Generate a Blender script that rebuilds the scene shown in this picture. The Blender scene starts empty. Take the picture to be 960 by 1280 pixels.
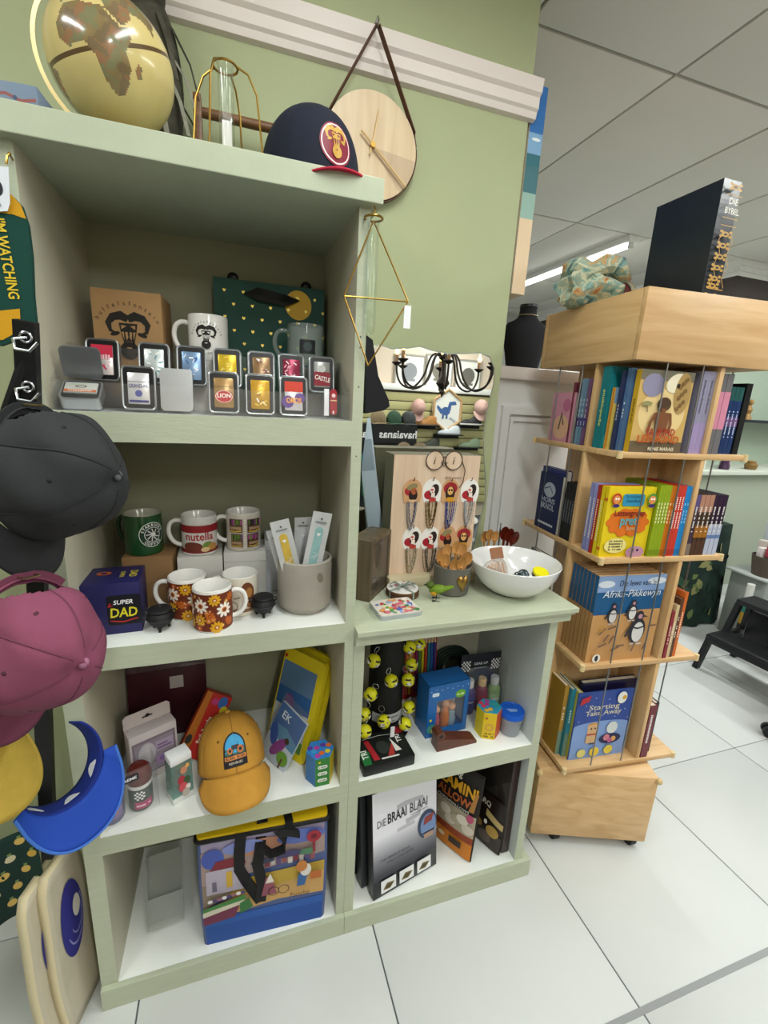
import bpy, bmesh, math, random
from math import sin, cos, pi, radians, atan2, hypot
from mathutils import Vector, Matrix
random.seed(7)
S = bpy.context.scene
COL = S.collection

# ------------------------------------------------------------------ camera
CAM = Vector((0.3022, -0.9148, 1.4466)); FPX = 563.78
_yw, _pt, _rl = 0.3234, -0.2426, 0.0527
_CF = Vector((sin(_yw)*cos(_pt), cos(_yw)*cos(_pt), sin(_pt)))
_r0 = Vector((cos(_yw), -sin(_yw), 0)); _u0 = _r0.cross(_CF)
_CR = cos(_rl)*_r0 + sin(_rl)*_u0; _CU = -sin(_rl)*_r0 + cos(_rl)*_u0
cd = bpy.data.cameras.new('camera'); cam = bpy.data.objects.new('camera', cd); COL.objects.link(cam)
cd.sensor_fit = 'HORIZONTAL'; cd.sensor_width = 36; cd.lens = FPX/960*36; cd.clip_start = 0.02
mw = Matrix.Identity(4)
for i in range(3):
    mw[i][0] = _CR[i]; mw[i][1] = _CU[i]; mw[i][2] = -_CF[i]; mw[i][3] = CAM[i]
cam.matrix_world = mw
S.camera = cam
# ------------------------------------------------------------------ view and world
S.view_settings.view_transform = 'Standard'; S.view_settings.look = 'None'
S.view_settings.exposure = 0.0; S.view_settings.gamma = 1.0; S.view_settings.use_curve_mapping = False
W = bpy.data.worlds.new('World'); S.world = W; W.use_nodes = True
W.node_tree.nodes['Background'].inputs[0].default_value = (0.9, 0.95, 1, 1)
W.node_tree.nodes['Background'].inputs[1].default_value = 0.35
# ------------------------------------------------------------------ ceiling tubes of the shop (light of the room)
TUBES = [(2.87, 2.43, 0, 42), (2.45, -0.6, 0, 36), (0.65, -0.78, 0, 15), (-0.75, -0.78, 0, 18), (0.6, -2.75, 0, 33), (2.6, -2.75, 0, 30), (4.6, 0.6, 0, 34)]
ZC = 2.6
for tx, ty, ta, tw in TUBES:
    ld = bpy.data.lights.new('tube_light', 'AREA'); ld.shape = 'RECTANGLE'; ld.size = 0.16; ld.size_y = 1.2
    ld.energy = tw; ld.color = (0.96, 1.0, 0.97)
    lo = bpy.data.objects.new('tube_light', ld); lo.location = (tx, ty, ZC-0.075); lo.rotation_euler = (0, 0, ta); COL.objects.link(lo)

# ------------------------------------------------------------------ pixel helpers (960x1280 frame)
def _ray(px, py): return (px-480)/FPX*_CR - (py-640)/FPX*_CU + _CF
def Yp(px, py, y):
    d = _ray(px, py); return CAM + d*((y-CAM.y)/d.y)
def Zp(px, py, z):
    d = _ray(px, py); return CAM + d*((z-CAM.z)/d.z)
# ------------------------------------------------------------------ materials
def lin(h):
    if isinstance(h, str):
        h = h.lstrip('#'); c = [int(h[i:i+2], 16)/255 for i in (0, 2, 4)]
    else: c = [x/255 for x in h]
    return tuple((x/12.92 if x <= .04045 else ((x+.055)/1.055)**2.4) for x in c) + (1,)
_MC = {}
def M(col, rough=.55, metal=0, bump=0, bs=60, var=0, vs=8, spec=.4, trans=0, ior=1.45, coat=0, emit=0, stretch=None, alpha=1, name=None):
    key = (str(col), rough, metal, bump, bs, var, vs, spec, trans, ior, coat, emit, str(stretch), alpha)
    if key in _MC: return _MC[key]
    m = bpy.data.materials.new(name or 'mat_%s' % str(col).strip('#()').replace(', ', '_')); m.use_nodes = True
    nt = m.node_tree; b = nt.nodes['Principled BSDF']; I = b.inputs
    c = lin(col)
    I['Base Color'].default_value = c; I['Roughness'].default_value = rough; I['Metallic'].default_value = metal
    I['Specular IOR Level'].default_value = spec; I['IOR'].default_value = ior
    if trans: I['Transmission Weight'].default_value = trans
    if coat: I['Coat Weight'].default_value = coat; I['Coat Roughness'].default_value = .1
    if emit: I['Emission Color'].default_value = c; I['Emission Strength'].default_value = emit
    if alpha < 1: I['Alpha'].default_value = alpha
    if bump or var:
        tc = nt.nodes.new('ShaderNodeTexCoord'); src = tc.outputs['Object']
        if stretch:
            mp = nt.nodes.new('ShaderNodeMapping'); mp.inputs['Scale'].default_value = stretch
            nt.links.new(src, mp.inputs['Vector']); src = mp.outputs['Vector']
        if var:
            n = nt.nodes.new('ShaderNodeTexNoise'); n.inputs['Scale'].default_value = vs; n.inputs['Detail'].default_value = 4
            nt.links.new(src, n.inputs['Vector'])
            cr = nt.nodes.new('ShaderNodeValToRGB')
            cr.color_ramp.elements[0].position = .3; cr.color_ramp.elements[1].position = .7
            cr.color_ramp.elements[0].color = tuple(x*(1-var) for x in c[:3])+(1,)
            cr.color_ramp.elements[1].color = tuple(min(1, x*(1+var*.6)) for x in c[:3])+(1,)
            nt.links.new(n.outputs['Fac'], cr.inputs['Fac']); nt.links.new(cr.outputs['Color'], I['Base Color'])
        if bump:
            n = nt.nodes.new('ShaderNodeTexNoise'); n.inputs['Scale'].default_value = bs; n.inputs['Detail'].default_value = 5
            nt.links.new(src, n.inputs['Vector'])
            bp = nt.nodes.new('ShaderNodeBump'); bp.inputs['Strength'].default_value = bump; bp.inputs['Distance'].default_value = .004
            nt.links.new(n.outputs['Fac'], bp.inputs['Height']); nt.links.new(bp.outputs['Normal'], I['Normal'])
    _MC[key] = m; return m
def clear_mat(tint='#ffffff', rough=.03, opacity=.018, name='clear_plastic'):
    """thin clear plastic or glass sheet: mostly lets light straight through, with a gloss on top"""
    k = ('clear', tint, rough, opacity)
    if k in _MC: return _MC[k]
    m = bpy.data.materials.new(name); m.use_nodes = True; nt = m.node_tree; nt.nodes.clear()
    o = nt.nodes.new('ShaderNodeOutputMaterial'); t = nt.nodes.new('ShaderNodeBsdfTransparent'); g = nt.nodes.new('ShaderNodeBsdfGlossy')
    d = nt.nodes.new('ShaderNodeBsdfDiffuse'); mx = nt.nodes.new('ShaderNodeMixShader'); m2 = nt.nodes.new('ShaderNodeMixShader')
    lw0 = nt.nodes.new('ShaderNodeLayerWeight'); lw0.inputs[0].default_value = .5
    pw = nt.nodes.new('ShaderNodeMath'); pw.operation = 'POWER'; pw.inputs[1].default_value = 3.5
    lw = nt.nodes.new('ShaderNodeMath'); lw.operation = 'MULTIPLY_ADD'; lw.inputs[1].default_value = .45; lw.inputs[2].default_value = .022
    nt.links.new(lw0.outputs['Facing'], pw.inputs[0]); nt.links.new(pw.outputs[0], lw.inputs[0])
    t.inputs[0].default_value = lin(tint); g.inputs['Roughness'].default_value = rough; d.inputs[0].default_value = lin(tint)
    m2.inputs[0].default_value = opacity
    nt.links.new(t.outputs[0], m2.inputs[1]); nt.links.new(d.outputs[0], m2.inputs[2])
    nt.links.new(lw.outputs[0], mx.inputs[0]); nt.links.new(m2.outputs[0], mx.inputs[1]); nt.links.new(g.outputs[0], mx.inputs[2])
    nt.links.new(mx.outputs[0], o.inputs[0]); _MC[k] = m; return m
def wood_mat(c1, c2, axis=0, scale=6, rough=.45, name='wood'):
    k = ('wood', c1, c2, axis, scale, rough)
    if k in _MC: return _MC[k]
    m = bpy.data.materials.new(name); m.use_nodes = True; nt = m.node_tree; b = nt.nodes['Principled BSDF']
    tc = nt.nodes.new('ShaderNodeTexCoord'); mp = nt.nodes.new('ShaderNodeMapping')
    sc = [9, 9, 9]; sc[axis] = .8; mp.inputs['Scale'].default_value = sc
    n = nt.nodes.new('ShaderNodeTexNoise'); n.inputs['Scale'].default_value = scale; n.inputs['Detail'].default_value = 6; n.inputs['Distortion'].default_value = .6
    cr = nt.nodes.new('ShaderNodeValToRGB'); cr.color_ramp.elements[0].position = .32; cr.color_ramp.elements[1].position = .68
    cr.color_ramp.elements[0].color = lin(c1); cr.color_ramp.elements[1].color = lin(c2)
    nt.links.new(tc.outputs['Object'], mp.inputs[0]); nt.links.new(mp.outputs[0], n.inputs['Vector']); nt.links.new(n.outputs['Fac'], cr.inputs[0])
    nt.links.new(cr.outputs[0], b.inputs['Base Color']); b.inputs['Roughness'].default_value = rough
    bp = nt.nodes.new('ShaderNodeBump'); bp.inputs['Strength'].default_value = .08; bp.inputs['Distance'].default_value = .002
    nt.links.new(n.outputs['Fac'], bp.inputs['Height']); nt.links.new(bp.outputs[0], b.inputs['Normal'])
    _MC[k] = m; return m
# ------------------------------------------------------------------ mesh builder
class B:
    def __init__(s): s.v = []; s.f = []; s.mi = []; s.mats = []; s.T = Matrix.Identity(4)
    def mat(s, m):
        if not isinstance(m, bpy.types.Material): m = M(m)
        if m not in s.mats: s.mats.append(m)
        return s.mats.index(m)
    def add(s, vs, fs, m):
        o = len(s.v); k = s.mat(m)
        s.v += [tuple(s.T @ Vector(p)) for p in vs]
        s.f += [tuple(i+o for i in f) for f in fs]; s.mi += [k]*len(fs); return s
    def box(s, c, d, m, bev=0, rot=None, faces=None):
        """box centred at c with size d; faces={'-y':mat} overrides"""
        x, y, z = d[0]/2, d[1]/2, d[2]/2
        if bev:
            bm = bmesh.new(); bmesh.ops.create_cube(bm, size=1)
            for v in bm.verts: v.co = Vector((v.co.x*2*x, v.co.y*2*y, v.co.z*2*z))
            bmesh.ops.bevel(bm, geom=list(bm.edges), offset=min(bev, .49*min(d)), segments=2, affect='EDGES', profile=.5)
            vs = [v.co.copy() for v in bm.verts]; bm.verts.index_update(); fs = [[v.index for v in f.verts] for f in bm.faces]; bm.free()
        else:
            vs = [Vector(p) for p in ((-x,-y,-z),(x,-y,-z),(x,y,-z),(-x,y,-z),(-x,-y,z),(x,-y,z),(x,y,z),(-x,y,z))]
            fs = [(0,3,2,1),(4,5,6,7),(0,1,5,4),(1,2,6,5),(2,3,7,6),(3,0,4,7)]
        if rot is not None:
            R = rot if isinstance(rot, Matrix) else Matrix.Rotation(rot, 3, 'Z'); vs = [R.to_3x3() @ v for v in vs]
        vs = [v+Vector(c) for v in vs]
        if faces and not bev:
            names = ['-z', '+z', '-y', '+x', '+y', '-x']
            o = len(s.v); s.v += [tuple(s.T @ v) for v in vs]
            for n, f in zip(names, fs):
                s.f.append(tuple(i+o for i in f)); s.mi.append(s.mat(faces.get(n, m)))
            return s
        return s.add(vs, fs, m)
    def bb(s, x0, x1, y0, y1, z0, z1, m, bev=0, faces=None):
        return s.box(((x0+x1)/2, (y0+y1)/2, (z0+z1)/2), (abs(x1-x0), abs(y1-y0), abs(z1-z0)), m, bev, None, faces)
    def lathe(s, prof, m, n=32, c=(0, 0, 0), caps=True, sx=1, sy=1):
        vs = []; fs = []
        for r, z in prof:
            for i in range(n):
                a = 2*pi*i/n; vs.append((c[0]+r*cos(a)*sx, c[1]+r*sin(a)*sy, c[2]+z))
        for j in range(len(prof)-1):
            for i in range(n):
                i2 = (i+1) % n; fs.append((j*n+i, j*n+i2, (j+1)*n+i2, (j+1)*n+i))
        if caps:
            if prof[0][0] > 1e-6: fs.append(tuple(range(n-1, -1, -1)))
            if prof[-1][0] > 1e-6: fs.append(tuple((len(prof)-1)*n+i for i in range(n)))
        return s.add(vs, fs, m)
    def tube(s, pts, r, m, n=8, closed=False, flat=None):
        """round tube along pts; r number or list; flat=(w,t,up) gives a ribbon section"""
        P = [Vector(p) for p in pts]; k = len(P); vs = []; fs = []
        up = Vector((0, 0, 1)); prev = None
        for i, p in enumerate(P):
            if closed: t = (P[(i+1) % k]-P[i-1])
            else: t = P[min(i+1, k-1)]-P[max(i-1, 0)]
            if t.length < 1e-9: t = Vector((0, 0, 1))
            t.normalize()
            if prev is None:
                a = up if abs(t.dot(up)) < .9 else Vector((1, 0, 0))
                if flat: a = Vector(flat[2])
                x = t.cross(a)
                if x.length < 1e-6: x = t.cross(Vector((1, 0.1, 0)))
                x.normalize()
            else:
                x = prev - t*prev.dot(t)
                if x.length < 1e-6: x = t.cross(up)
                x.normalize()
                if flat:
                    x2 = t.cross(Vector(flat[2]))
                    if x2.length > .15: x = x2.normalized()
            prev = x; y = x.cross(t)
            rr = r[i] if isinstance(r, (list, tuple)) else r
            if flat:
                for a, b in ((-1, -1), (1, -1), (1, 1), (-1, 1)): vs.append(p + x*a*flat[0]/2 + y*b*flat[1]/2)
            else:
                for q in range(n):
                    an = 2*pi*q/n; vs.append(p + (x*cos(an)+y*sin(an))*rr)
        nn = 4 if flat else n
        for i in range(k if closed else k-1):
            i2 = (i+1) % k
            for q in range(nn):
                q2 = (q+1) % nn; fs.append((i*nn+q, i*nn+q2, i2*nn+q2, i2*nn+q))
        if not closed:
            fs.append(tuple(range(nn-1, -1, -1))); fs.append(tuple((k-1)*nn+q for q in range(nn)))
        return s.add(vs, fs, m)
    def ell(s, c, r, m, nu=20, nv=12, v0=0, v1=pi, R=None):
        if not isinstance(r, (tuple, list)): r = (r, r, r)
        vs = []; fs = []
        for j in range(nv+1):
            ph = v0+(v1-v0)*j/nv
            for i in range(nu):
                a = 2*pi*i/nu; p = Vector((r[0]*sin(ph)*cos(a), r[1]*sin(ph)*sin(a), r[2]*cos(ph)))
                if R is not None: p = R @ p
                vs.append(p+Vector(c))
        for j in range(nv):
            for i in range(nu):
                i2 = (i+1) % nu; fs.append((j*nu+i, (j+1)*nu+i, (j+1)*nu+i2, j*nu+i2))
        return s.add(vs, fs, m)
    def prism(s, poly, t, m, o=(0, 0, 0), ux=(1, 0, 0), uy=(0, 0, 1), m2=None):
        """extrude 2D poly by t along -(ux x uy) backwards; front face at o"""
        ux, uy, o = Vector(ux), Vector(uy), Vector(o); n = ux.cross(uy).normalized(); k = len(poly)
        a = sum(poly[i][0]*poly[(i+1) % k][1]-poly[(i+1) % k][0]*poly[i][1] for i in range(k))
        if a < 0: poly = poly[::-1]
        F = [o+ux*p[0]+uy*p[1] for p in poly]; K = [p-n*t for p in F]
        s.add(F, [tuple(range(k))], m)
        s.add(F+K, [tuple(range(2*k-1, k-1, -1))]+[(i, k+i, k+(i+1) % k, (i+1) % k) for i in range(k)], m2 or m); return s
    def grid(s, fn, nu, nv, m, cu=False):
        vs = [fn(i/nu, j/nv) for j in range(nv+1) for i in range(nu+1)]; w = nu+1
        return s.add(vs, [(j*w+i, j*w+i+1, (j+1)*w+i+1, (j+1)*w+i) for j in range(nv) for i in range(nu)], m)
    def build(s, name, parent=None, loc=None, smooth=True, ang=38, label=None):
        me = bpy.data.meshes.new(name); me.from_pydata(s.v, [], s.f)
        for m in s.mats: me.materials.append(m)
        me.polygons.foreach_set('material_index', s.mi)
        if smooth:
            me.polygons.foreach_set('use_smooth', [True]*len(me.polygons)); me.set_sharp_from_angle(angle=radians(ang))
        me.update()
        o = bpy.data.objects.new(name, me); COL.objects.link(o)
        if parent is not None: o.parent = parent
        if loc is not None: o.location = loc
        if label: o['label'] = label
        return o
def thing(name, label, cat, loc=(0, 0, 0), rz=0, group=None, rot=None):
    o = bpy.data.objects.new(name, None); COL.objects.link(o); o.location = loc; o.empty_display_size = .02
    o.rotation_euler = rot if rot is not None else (0, 0, rz)
    o['label'] = label; o['category'] = cat
    if group: o['group'] = group
    return o
def mthing(name, label, cat, R, loc, group=None):
    """thing with a full rotation matrix R (columns = local axes in the world)"""
    o = thing(name, label, cat, loc, 0, group); o.rotation_euler = R.to_euler(); return o
def axes(x, y, z):
    m = Matrix.Identity(3)
    for i in range(3): m[i][0] = x[i]; m[i][1] = y[i]; m[i][2] = z[i]
    return m
def tag(o, label, cat, group=None):
    o['label'] = label; o['category'] = cat
    if group: o['group'] = group
    return o
def struct(o): o['kind'] = 'structure'; return o
def copy_tree(o, parent=None):
    c = o.copy(); COL.objects.link(c)
    if parent is not None: c.parent = parent
    for ch in list(o.children): copy_tree(ch, c)
    return c
# ------------------------------------------------------------------ flat print on surfaces
_TC = {}
def text_tris(t, bold=0, shear=0):
    k = (t, bold, shear)
    if k in _TC: return _TC[k]
    cu = bpy.data.curves.new('t', 'FONT'); cu.body = t; cu.resolution_u = 2; cu.offset = bold; cu.shear = shear
    ob = bpy.data.objects.new('t', cu); me = bpy.data.meshes.new_from_object(ob)
    vs = [(v.co.x, v.co.y) for v in me.vertices]; fs = [tuple(p.vertices) for p in me.polygons]
    bpy.data.objects.remove(ob); bpy.data.meshes.remove(me); bpy.data.curves.remove(cu)
    if vs:
        x0 = min(v[0] for v in vs); x1 = max(v[0] for v in vs); y1 = max(v[1] for v in vs); y0 = min(v[1] for v in vs)
    else: x0 = x1 = y0 = y1 = 0
    _TC[k] = (vs, fs, x0, x1, y0, y1); return _TC[k]
def pl(o, ux=(1, 0, 0), uy=(0, 0, 1)):
    o, ux, uy = Vector(o), Vector(ux).normalized(), Vector(uy).normalized(); n = ux.cross(uy)
    return lambda u, v, h: o+ux*u+uy*v+n*h
def cyl(r, a0=-pi/2, z0=0, taper=0):
    return lambda u, v, h: Vector(((r+h+taper*v)*cos(a0+u/r), (r+h+taper*v)*sin(a0+u/r), z0+v))
class D(B):
    """flat print: every shape is laid a hair above the one before"""
    def __init__(s, fn, eps=.00025, curved=False):
        super().__init__(); s.fn = fn; s.h = eps; s.e = eps; s.curved = curved
    def up(s): s.h += s.e
    def sh(s, pts, faces, m):
        s.add([s.fn(u, v, s.h) for u, v in pts], faces, m if isinstance(m, bpy.types.Material) else M(m, .5)); s.up(); return s
    def poly(s, pts, m):
        k = len(pts); a = sum(pts[i][0]*pts[(i+1) % k][1]-pts[(i+1) % k][0]*pts[i][1] for i in range(k))
        if a < 0: pts = pts[::-1]
        if s.curved:
            Q = []
            for i in range(k):
                a_, b_ = pts[i], pts[(i+1) % k]; n_ = min(8, max(1, int(hypot(b_[0]-a_[0], b_[1]-a_[1])/.006)))
                Q += [(a_[0]+(b_[0]-a_[0])*j/n_, a_[1]+(b_[1]-a_[1])*j/n_) for j in range(n_)]
            pts = Q; k = len(pts)
            c = (sum(p[0] for p in pts)/k, sum(p[1] for p in pts)/k); nr = 4; P = []; F = []
            for j in range(nr):
                f = 1-j/nr; P += [(c[0]+(p[0]-c[0])*f, c[1]+(p[1]-c[1])*f) for p in pts]
            P.append(c)
            for j in range(nr-1): F += [(j*k+i, j*k+(i+1) % k, (j+1)*k+(i+1) % k, (j+1)*k+i) for i in range(k)]
            F += [((nr-1)*k+i, (nr-1)*k+(i+1) % k, nr*k) for i in range(k)]
            return s.sh(P, F, m)
        return s.sh(pts, [tuple(range(k))], m)
    def rect(s, u0, v0, u1, v1, m, rot=0):
        n = max(4, int(abs(u1-u0)/.004)) if s.curved else 1
        pts = []; fs = []
        for i in range(n+1):
            u = u0+(u1-u0)*i/n; pts += [(u, v0), (u, v1)]
        if rot:
            c = ((u0+u1)/2, (v0+v1)/2); pts = [rot2(p, c, rot) for p in pts]
        fs = [(2*i, 2*i+2, 2*i+3, 2*i+1) for i in range(n)]
        return s.sh(pts, fs, m)
    def disc(s, u, v, r, m, ry=None, n=24, rot=0, a0=0, a1=2*pi):
        ry = ry or r; pts = [(u+r*cos(a0+(a1-a0)*i/n), v+ry*sin(a0+(a1-a0)*i/n)) for i in range(n+(0 if abs(a1-a0-2*pi) < .01 else 1))]
        if rot: pts = [rot2(p, (u, v), rot) for p in pts]
        return s.poly(pts, m)
    def ring(s, u, v, r0, r1, m, n=28, ry=1, a0=0, a1=2*pi):
        pts = []
        for i in range(n+1):
            a = a0+(a1-a0)*i/n; pts += [(u+r0*cos(a), v+r0*sin(a)*ry), (u+r1*cos(a), v+r1*sin(a)*ry)]
        return s.sh(pts, [(2*i, 2*i+1, 2*i+3, 2*i+2) for i in range(n)], m)
    def line(s, pts, w, m):
        P = [Vector(p) for p in pts]; o = []
        for i, p in enumerate(P):
            t = (P[min(i+1, len(P)-1)]-P[max(i-1, 0)]); t = t.normalized() if t.length else Vector((1, 0)); nn = Vector((-t.y, t.x))
            ww = w[i] if isinstance(w, (list, tuple)) else w
            o += [tuple(p-nn*ww/2), tuple(p+nn*ww/2)]
        return s.sh(o, [(2*i, 2*i+2, 2*i+3, 2*i+1) for i in range(len(P)-1)], m)
    def text(s, t, u, v, h, m, w=None, rot=0, al='c', bold=0, shear=0):
        """h = cap height, w = forced width; (u,v) = baseline centre (al c) or left (l)"""
        vs, fs, x0, x1, y0, y1 = text_tris(t, bold, shear)
        if not vs: return s
        sc = h/.69; sx = sc if w is None else w/(x1-x0)
        ox = (x0+x1)/2 if al == 'c' else x0
        pts = [((p[0]-ox)*sx+u, p[1]*sc+v) for p in vs]
        if rot: pts = [rot2(p, (u, v), rot) for p in pts]
        return s.sh(pts, fs, m)
    def bars(s, n, u, v, h, m, w, rot=0):
        """a row of small strokes for lettering too small to read; (u,v) = middle of its base"""
        n = int(n*1.7); h *= .85; rr = random.Random(n*31+int(abs(u+v)*1e4)); hh = s.h; x = -w/2; k = w/n
        for i in range(n):
            if rr.random() > .12:
                P = [(u+x+k*.12, v), (u+x+k*.8, v), (u+x+k*.8, v+h*rr.uniform(.75, 1)), (u+x+k*.12, v+h*rr.uniform(.75, 1))]
                if rot: P = [rot2(p, (u, v), rot) for p in P]
                s.h = hh; s.poly(P, m)
            x += k
        s.h = hh+s.e; return s
    def arc(s, t, u, v, r, h, m, a_mid=pi/2, da=None, bold=0, inside=False):
        """letters along an arc"""
        n = len(t); da = da or h*1.05/r
        hh = s.h
        for i, ch in enumerate(t):
            if ch == ' ': continue
            k = (i-(n-1)/2)*da
            a = a_mid-k if not inside else a_mid+k
            s.h = hh
            s.text(ch, u+r*cos(a), v+r*sin(a), h, m, rot=(a-pi/2 if not inside else a+pi/2), bold=bold)
        s.h = hh+s.e; return s
def rot2(p, c, a):
    x, y = p[0]-c[0], p[1]-c[1]; return (c[0]+x*cos(a)-y*sin(a), c[1]+x*sin(a)+y*cos(a))
def arcpts(c, r, a0, a1, n=12, ry=None):
    return [(c[0]+r*cos(a0+(a1-a0)*i/n), c[1]+(ry or r)*sin(a0+(a1-a0)*i/n)) for i in range(n+1)]
# ================================================================== the room
GREEN = M('#a9b08a', .6, bump=.05, bs=300, var=.05, vs=3, name='green_wall_paint')
WHITE = M('#e9e9e4', .5, name='white_paint')
b = B(); b.bb(-2.6, 5.6, -3.7, 4.6, -.06, -.004, M('#5f6468', .8, name='grout'))
floor = struct(b.build('floor'))
TILE = M('#c6c8c6', .5, var=.03, vs=3, spec=.3, name='white_floor_tile')
tm = B(); tm.bb(0, .5895, 0, .5965, -.012, 0, TILE, bev=.0012); t0 = tm.build('tile', floor)
xs = [.0425+.5935*k for k in range(-2, 8)]; ys = [.2215-.6*k for k in range(-5, 3)]
first = True
for x in xs:
    for y in ys:
        o = t0 if first else t0.copy()
        if not first: COL.objects.link(o); o.parent = floor
        o.location = (x+.002, y+.002, 0); first = False
b = B(); b.bb(.95, 3.2, -.386, -.372, 0, .0015, M('#8d8f90', .5, name='grey_floor_strip')); b.build('floor_strip', floor)
# ceiling of 0.6 x 1.2 boards in a grid
CEIL = M('#e6e2da', .85, var=.02, vs=2, name='ceiling_board')
b = B(); b.bb(-2.6, 5.6, -3.7, 4.6, ZC+.012, ZC+.06, M('#b9b6ae', .8)); ceiling = struct(b.build('ceiling'))
pm = B(); pm.bb(0, .588, 0, 1.186, ZC, ZC+.012, CEIL, bev=.002); p0 = pm.build('ceiling_panel', ceiling); first = True
for i in range(-6, 7):
    for j in range(-4, 4):
        o = p0 if first else p0.copy()
        if not first: COL.objects.link(o); o.parent = ceiling
        o.location = (1.2+.6*i+.004, .6+1.2*j+.004, random.uniform(-.002, .001)); first = False
# walls
b = B(); b.bb(-2.6, 1.085, .36, 1.6, 0, ZC, GREEN); struct(b.build('wall_main'))
b = B()
prof = [(0, 0), (.012, .004), (.016, .018), (.022, .024), (.022, .048), (.03, .056), (.034, .085), (0, .085)]
vs = [(x, .36-p, 2.203+h) for x in (-2.6, 1.1) for p, h in prof]; k = len(prof)
b.add(vs, [(i, (i+1) % k, k+(i+1) % k, k+i) for i in range(k)]+[tuple(range(k)), tuple(range(2*k-1, k-1, -1))], M('#e3d9d4', .45, name='trim_paint'))
struct(b.build('trim_1', smooth=False))
b = B(); b.bb(-2.6, 5.6, -3.7, -3.62, 0, ZC, M('#d9c8b4', .7, name='cream_back_wall')); struct(b.build('wall_back'))
b = B(); b.bb(5.5, 5.6, -3.7, 4.6, 0, ZC, M('#c9cbc6', .7)); struct(b.build('wall_right'))
b = B(); b.bb(1.085, 5.6, 4.5, 4.6, 0, ZC, M('#c9cbc6', .7)); struct(b.build('wall_far'))
b = B(); b.bb(-2.6, -2.5, -3.7, .36, 0, ZC, M('#c8c9bd', .7)); struct(b.build('wall_left'))
# dark bulkhead with white cornice on the far side of the shop
b = B(); b.bb(3.95, 4.05, 1.9, 4.5, 2.2, 2.5, M('#3d3330', .6, name='brown_bulkhead')); b.bb(3.95, 5.5, 1.85, 1.9, 2.2, 2.5, M('#3d3330', .6))
struct(b.build('trim_3'))
b = B()
for k, (dx, z0, z1) in enumerate(((0, 2.5, 2.53), (-.02, 2.53, 2.56), (-.045, 2.56, 2.6))):
    b.bb(3.95+dx, 4.05, 1.85+dx, 4.5, z0, z1, WHITE); b.bb(4.05, 5.5, 1.85+dx, 1.95, z0, z1, WHITE)
struct(b.build('trim_2'))
# tube fixtures
for i, (tx, ty, ta, tw) in enumerate(TUBES):
    t = thing('ceiling_light', 'glowing fluorescent tube on the ceiling behind the black bust' if i == 0 else 'long white fluorescent tube light fixed to the shop ceiling', 'light', (tx, ty, ZC), ta, 'fluorescent ceiling lights')
    b = B(); b.box((0, 0, -.02), (.09, 1.28, .04), M('#f2f2ee', .5), bev=.004); b.build('housing', t)
    b = B(); b.tube([(0, -.61, -.055), (0, .61, -.055)], .014, M('#fbfffb', .4, emit=9, name='tube_glow'), 10); b.build('tube', t)
    for s in (-1, 1):
        b = B(); b.box((0, s*.615, -.05), (.035, .02, .05), M('#e6e6e2', .5), bev=.003); b.build('end_cap', t)
# white panelled cabinet behind the wall end
t = thing('panel_cabinet', 'tall white panelled cabinet behind the end of the green wall', 'cabinet', (0, 0, 0))
CABW = M('#e6e6e5', .4, name='cabinet_white')
b = B(); b.bb(1.09, 1.95, .6, 1.02, 0, 1.545, CABW); b.build('body', t)
b = B(); b.bb(1.09, 1.98, .575, 1.05, 1.545, 1.59, M('#e2d8d4', .4), bev=.006); b.build('top', t)
b = B(); b.bb(1.09, 1.205, .585, .6, 0, 1.545, M('#dfd3cf', .45), bev=.004); b.build('stile', t)
b = B()
x0, x1, z0, z1 = 1.25, 1.80, .2, 1.45
for (a, c, d, e) in ((x0, x1, z1-.03, z1), (x0, x1, z0, z0+.03), (x0, x0+.03, z0+.03, z1-.03), (x1-.03, x1, z0+.03, z1-.03)): b.bb(a, c, .585, .6, d, e, CABW)
for (a, c, d, e) in ((x0+.04, x1-.04, z1-.055, z1-.04), (x0+.04, x0+.052, z0+.04, z1-.055), (x1-.052, x1-.04, z0+.04, z1-.055)): b.bb(a, c, .59, .6, d, e, CABW)
b.build('door_moulding', t)
# gallery-wrapped canvas on the end face of the wall
t = thing('canvas_picture', 'canvas picture of blue sky, sea and sand hung on the wall end', 'picture', (1.09, .36, 1.775))
b = B(); b.bb(.004, .048, .004, .7, 0, .52, M('#d8c9b4', .7)); b.build('stretcher', t)
d = D(pl((.004, .004, 0)))
for z0, z1, c in ((0, .20, '#dcc3a2'), (.20, .265, '#8fb0a5'), (.265, .33, '#3f6f78'), (.33, .36, '#2f6b77'), (.36, .41, '#7fa9cf'), (.41, .52, '#2f6cb0')): d.rect(0, z0, .044, z1, c)
d.disc(.024, .395, .014, '#e8eef2', .004); d.build('print', t)
d = D(pl((.048, .004, 0), (0, 1, 0), (0, 0, 1)))
for z0, z1, c in ((0, .20, '#dcc3a2'), (.20, .265, '#8fb0a5'), (.265, .36, '#3f6f78'), (.36, .41, '#7fa9cf'), (.41, .52, '#2f6cb0')): d.rect(0, z0, .696, z1, c)
d.build('print', t)

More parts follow.
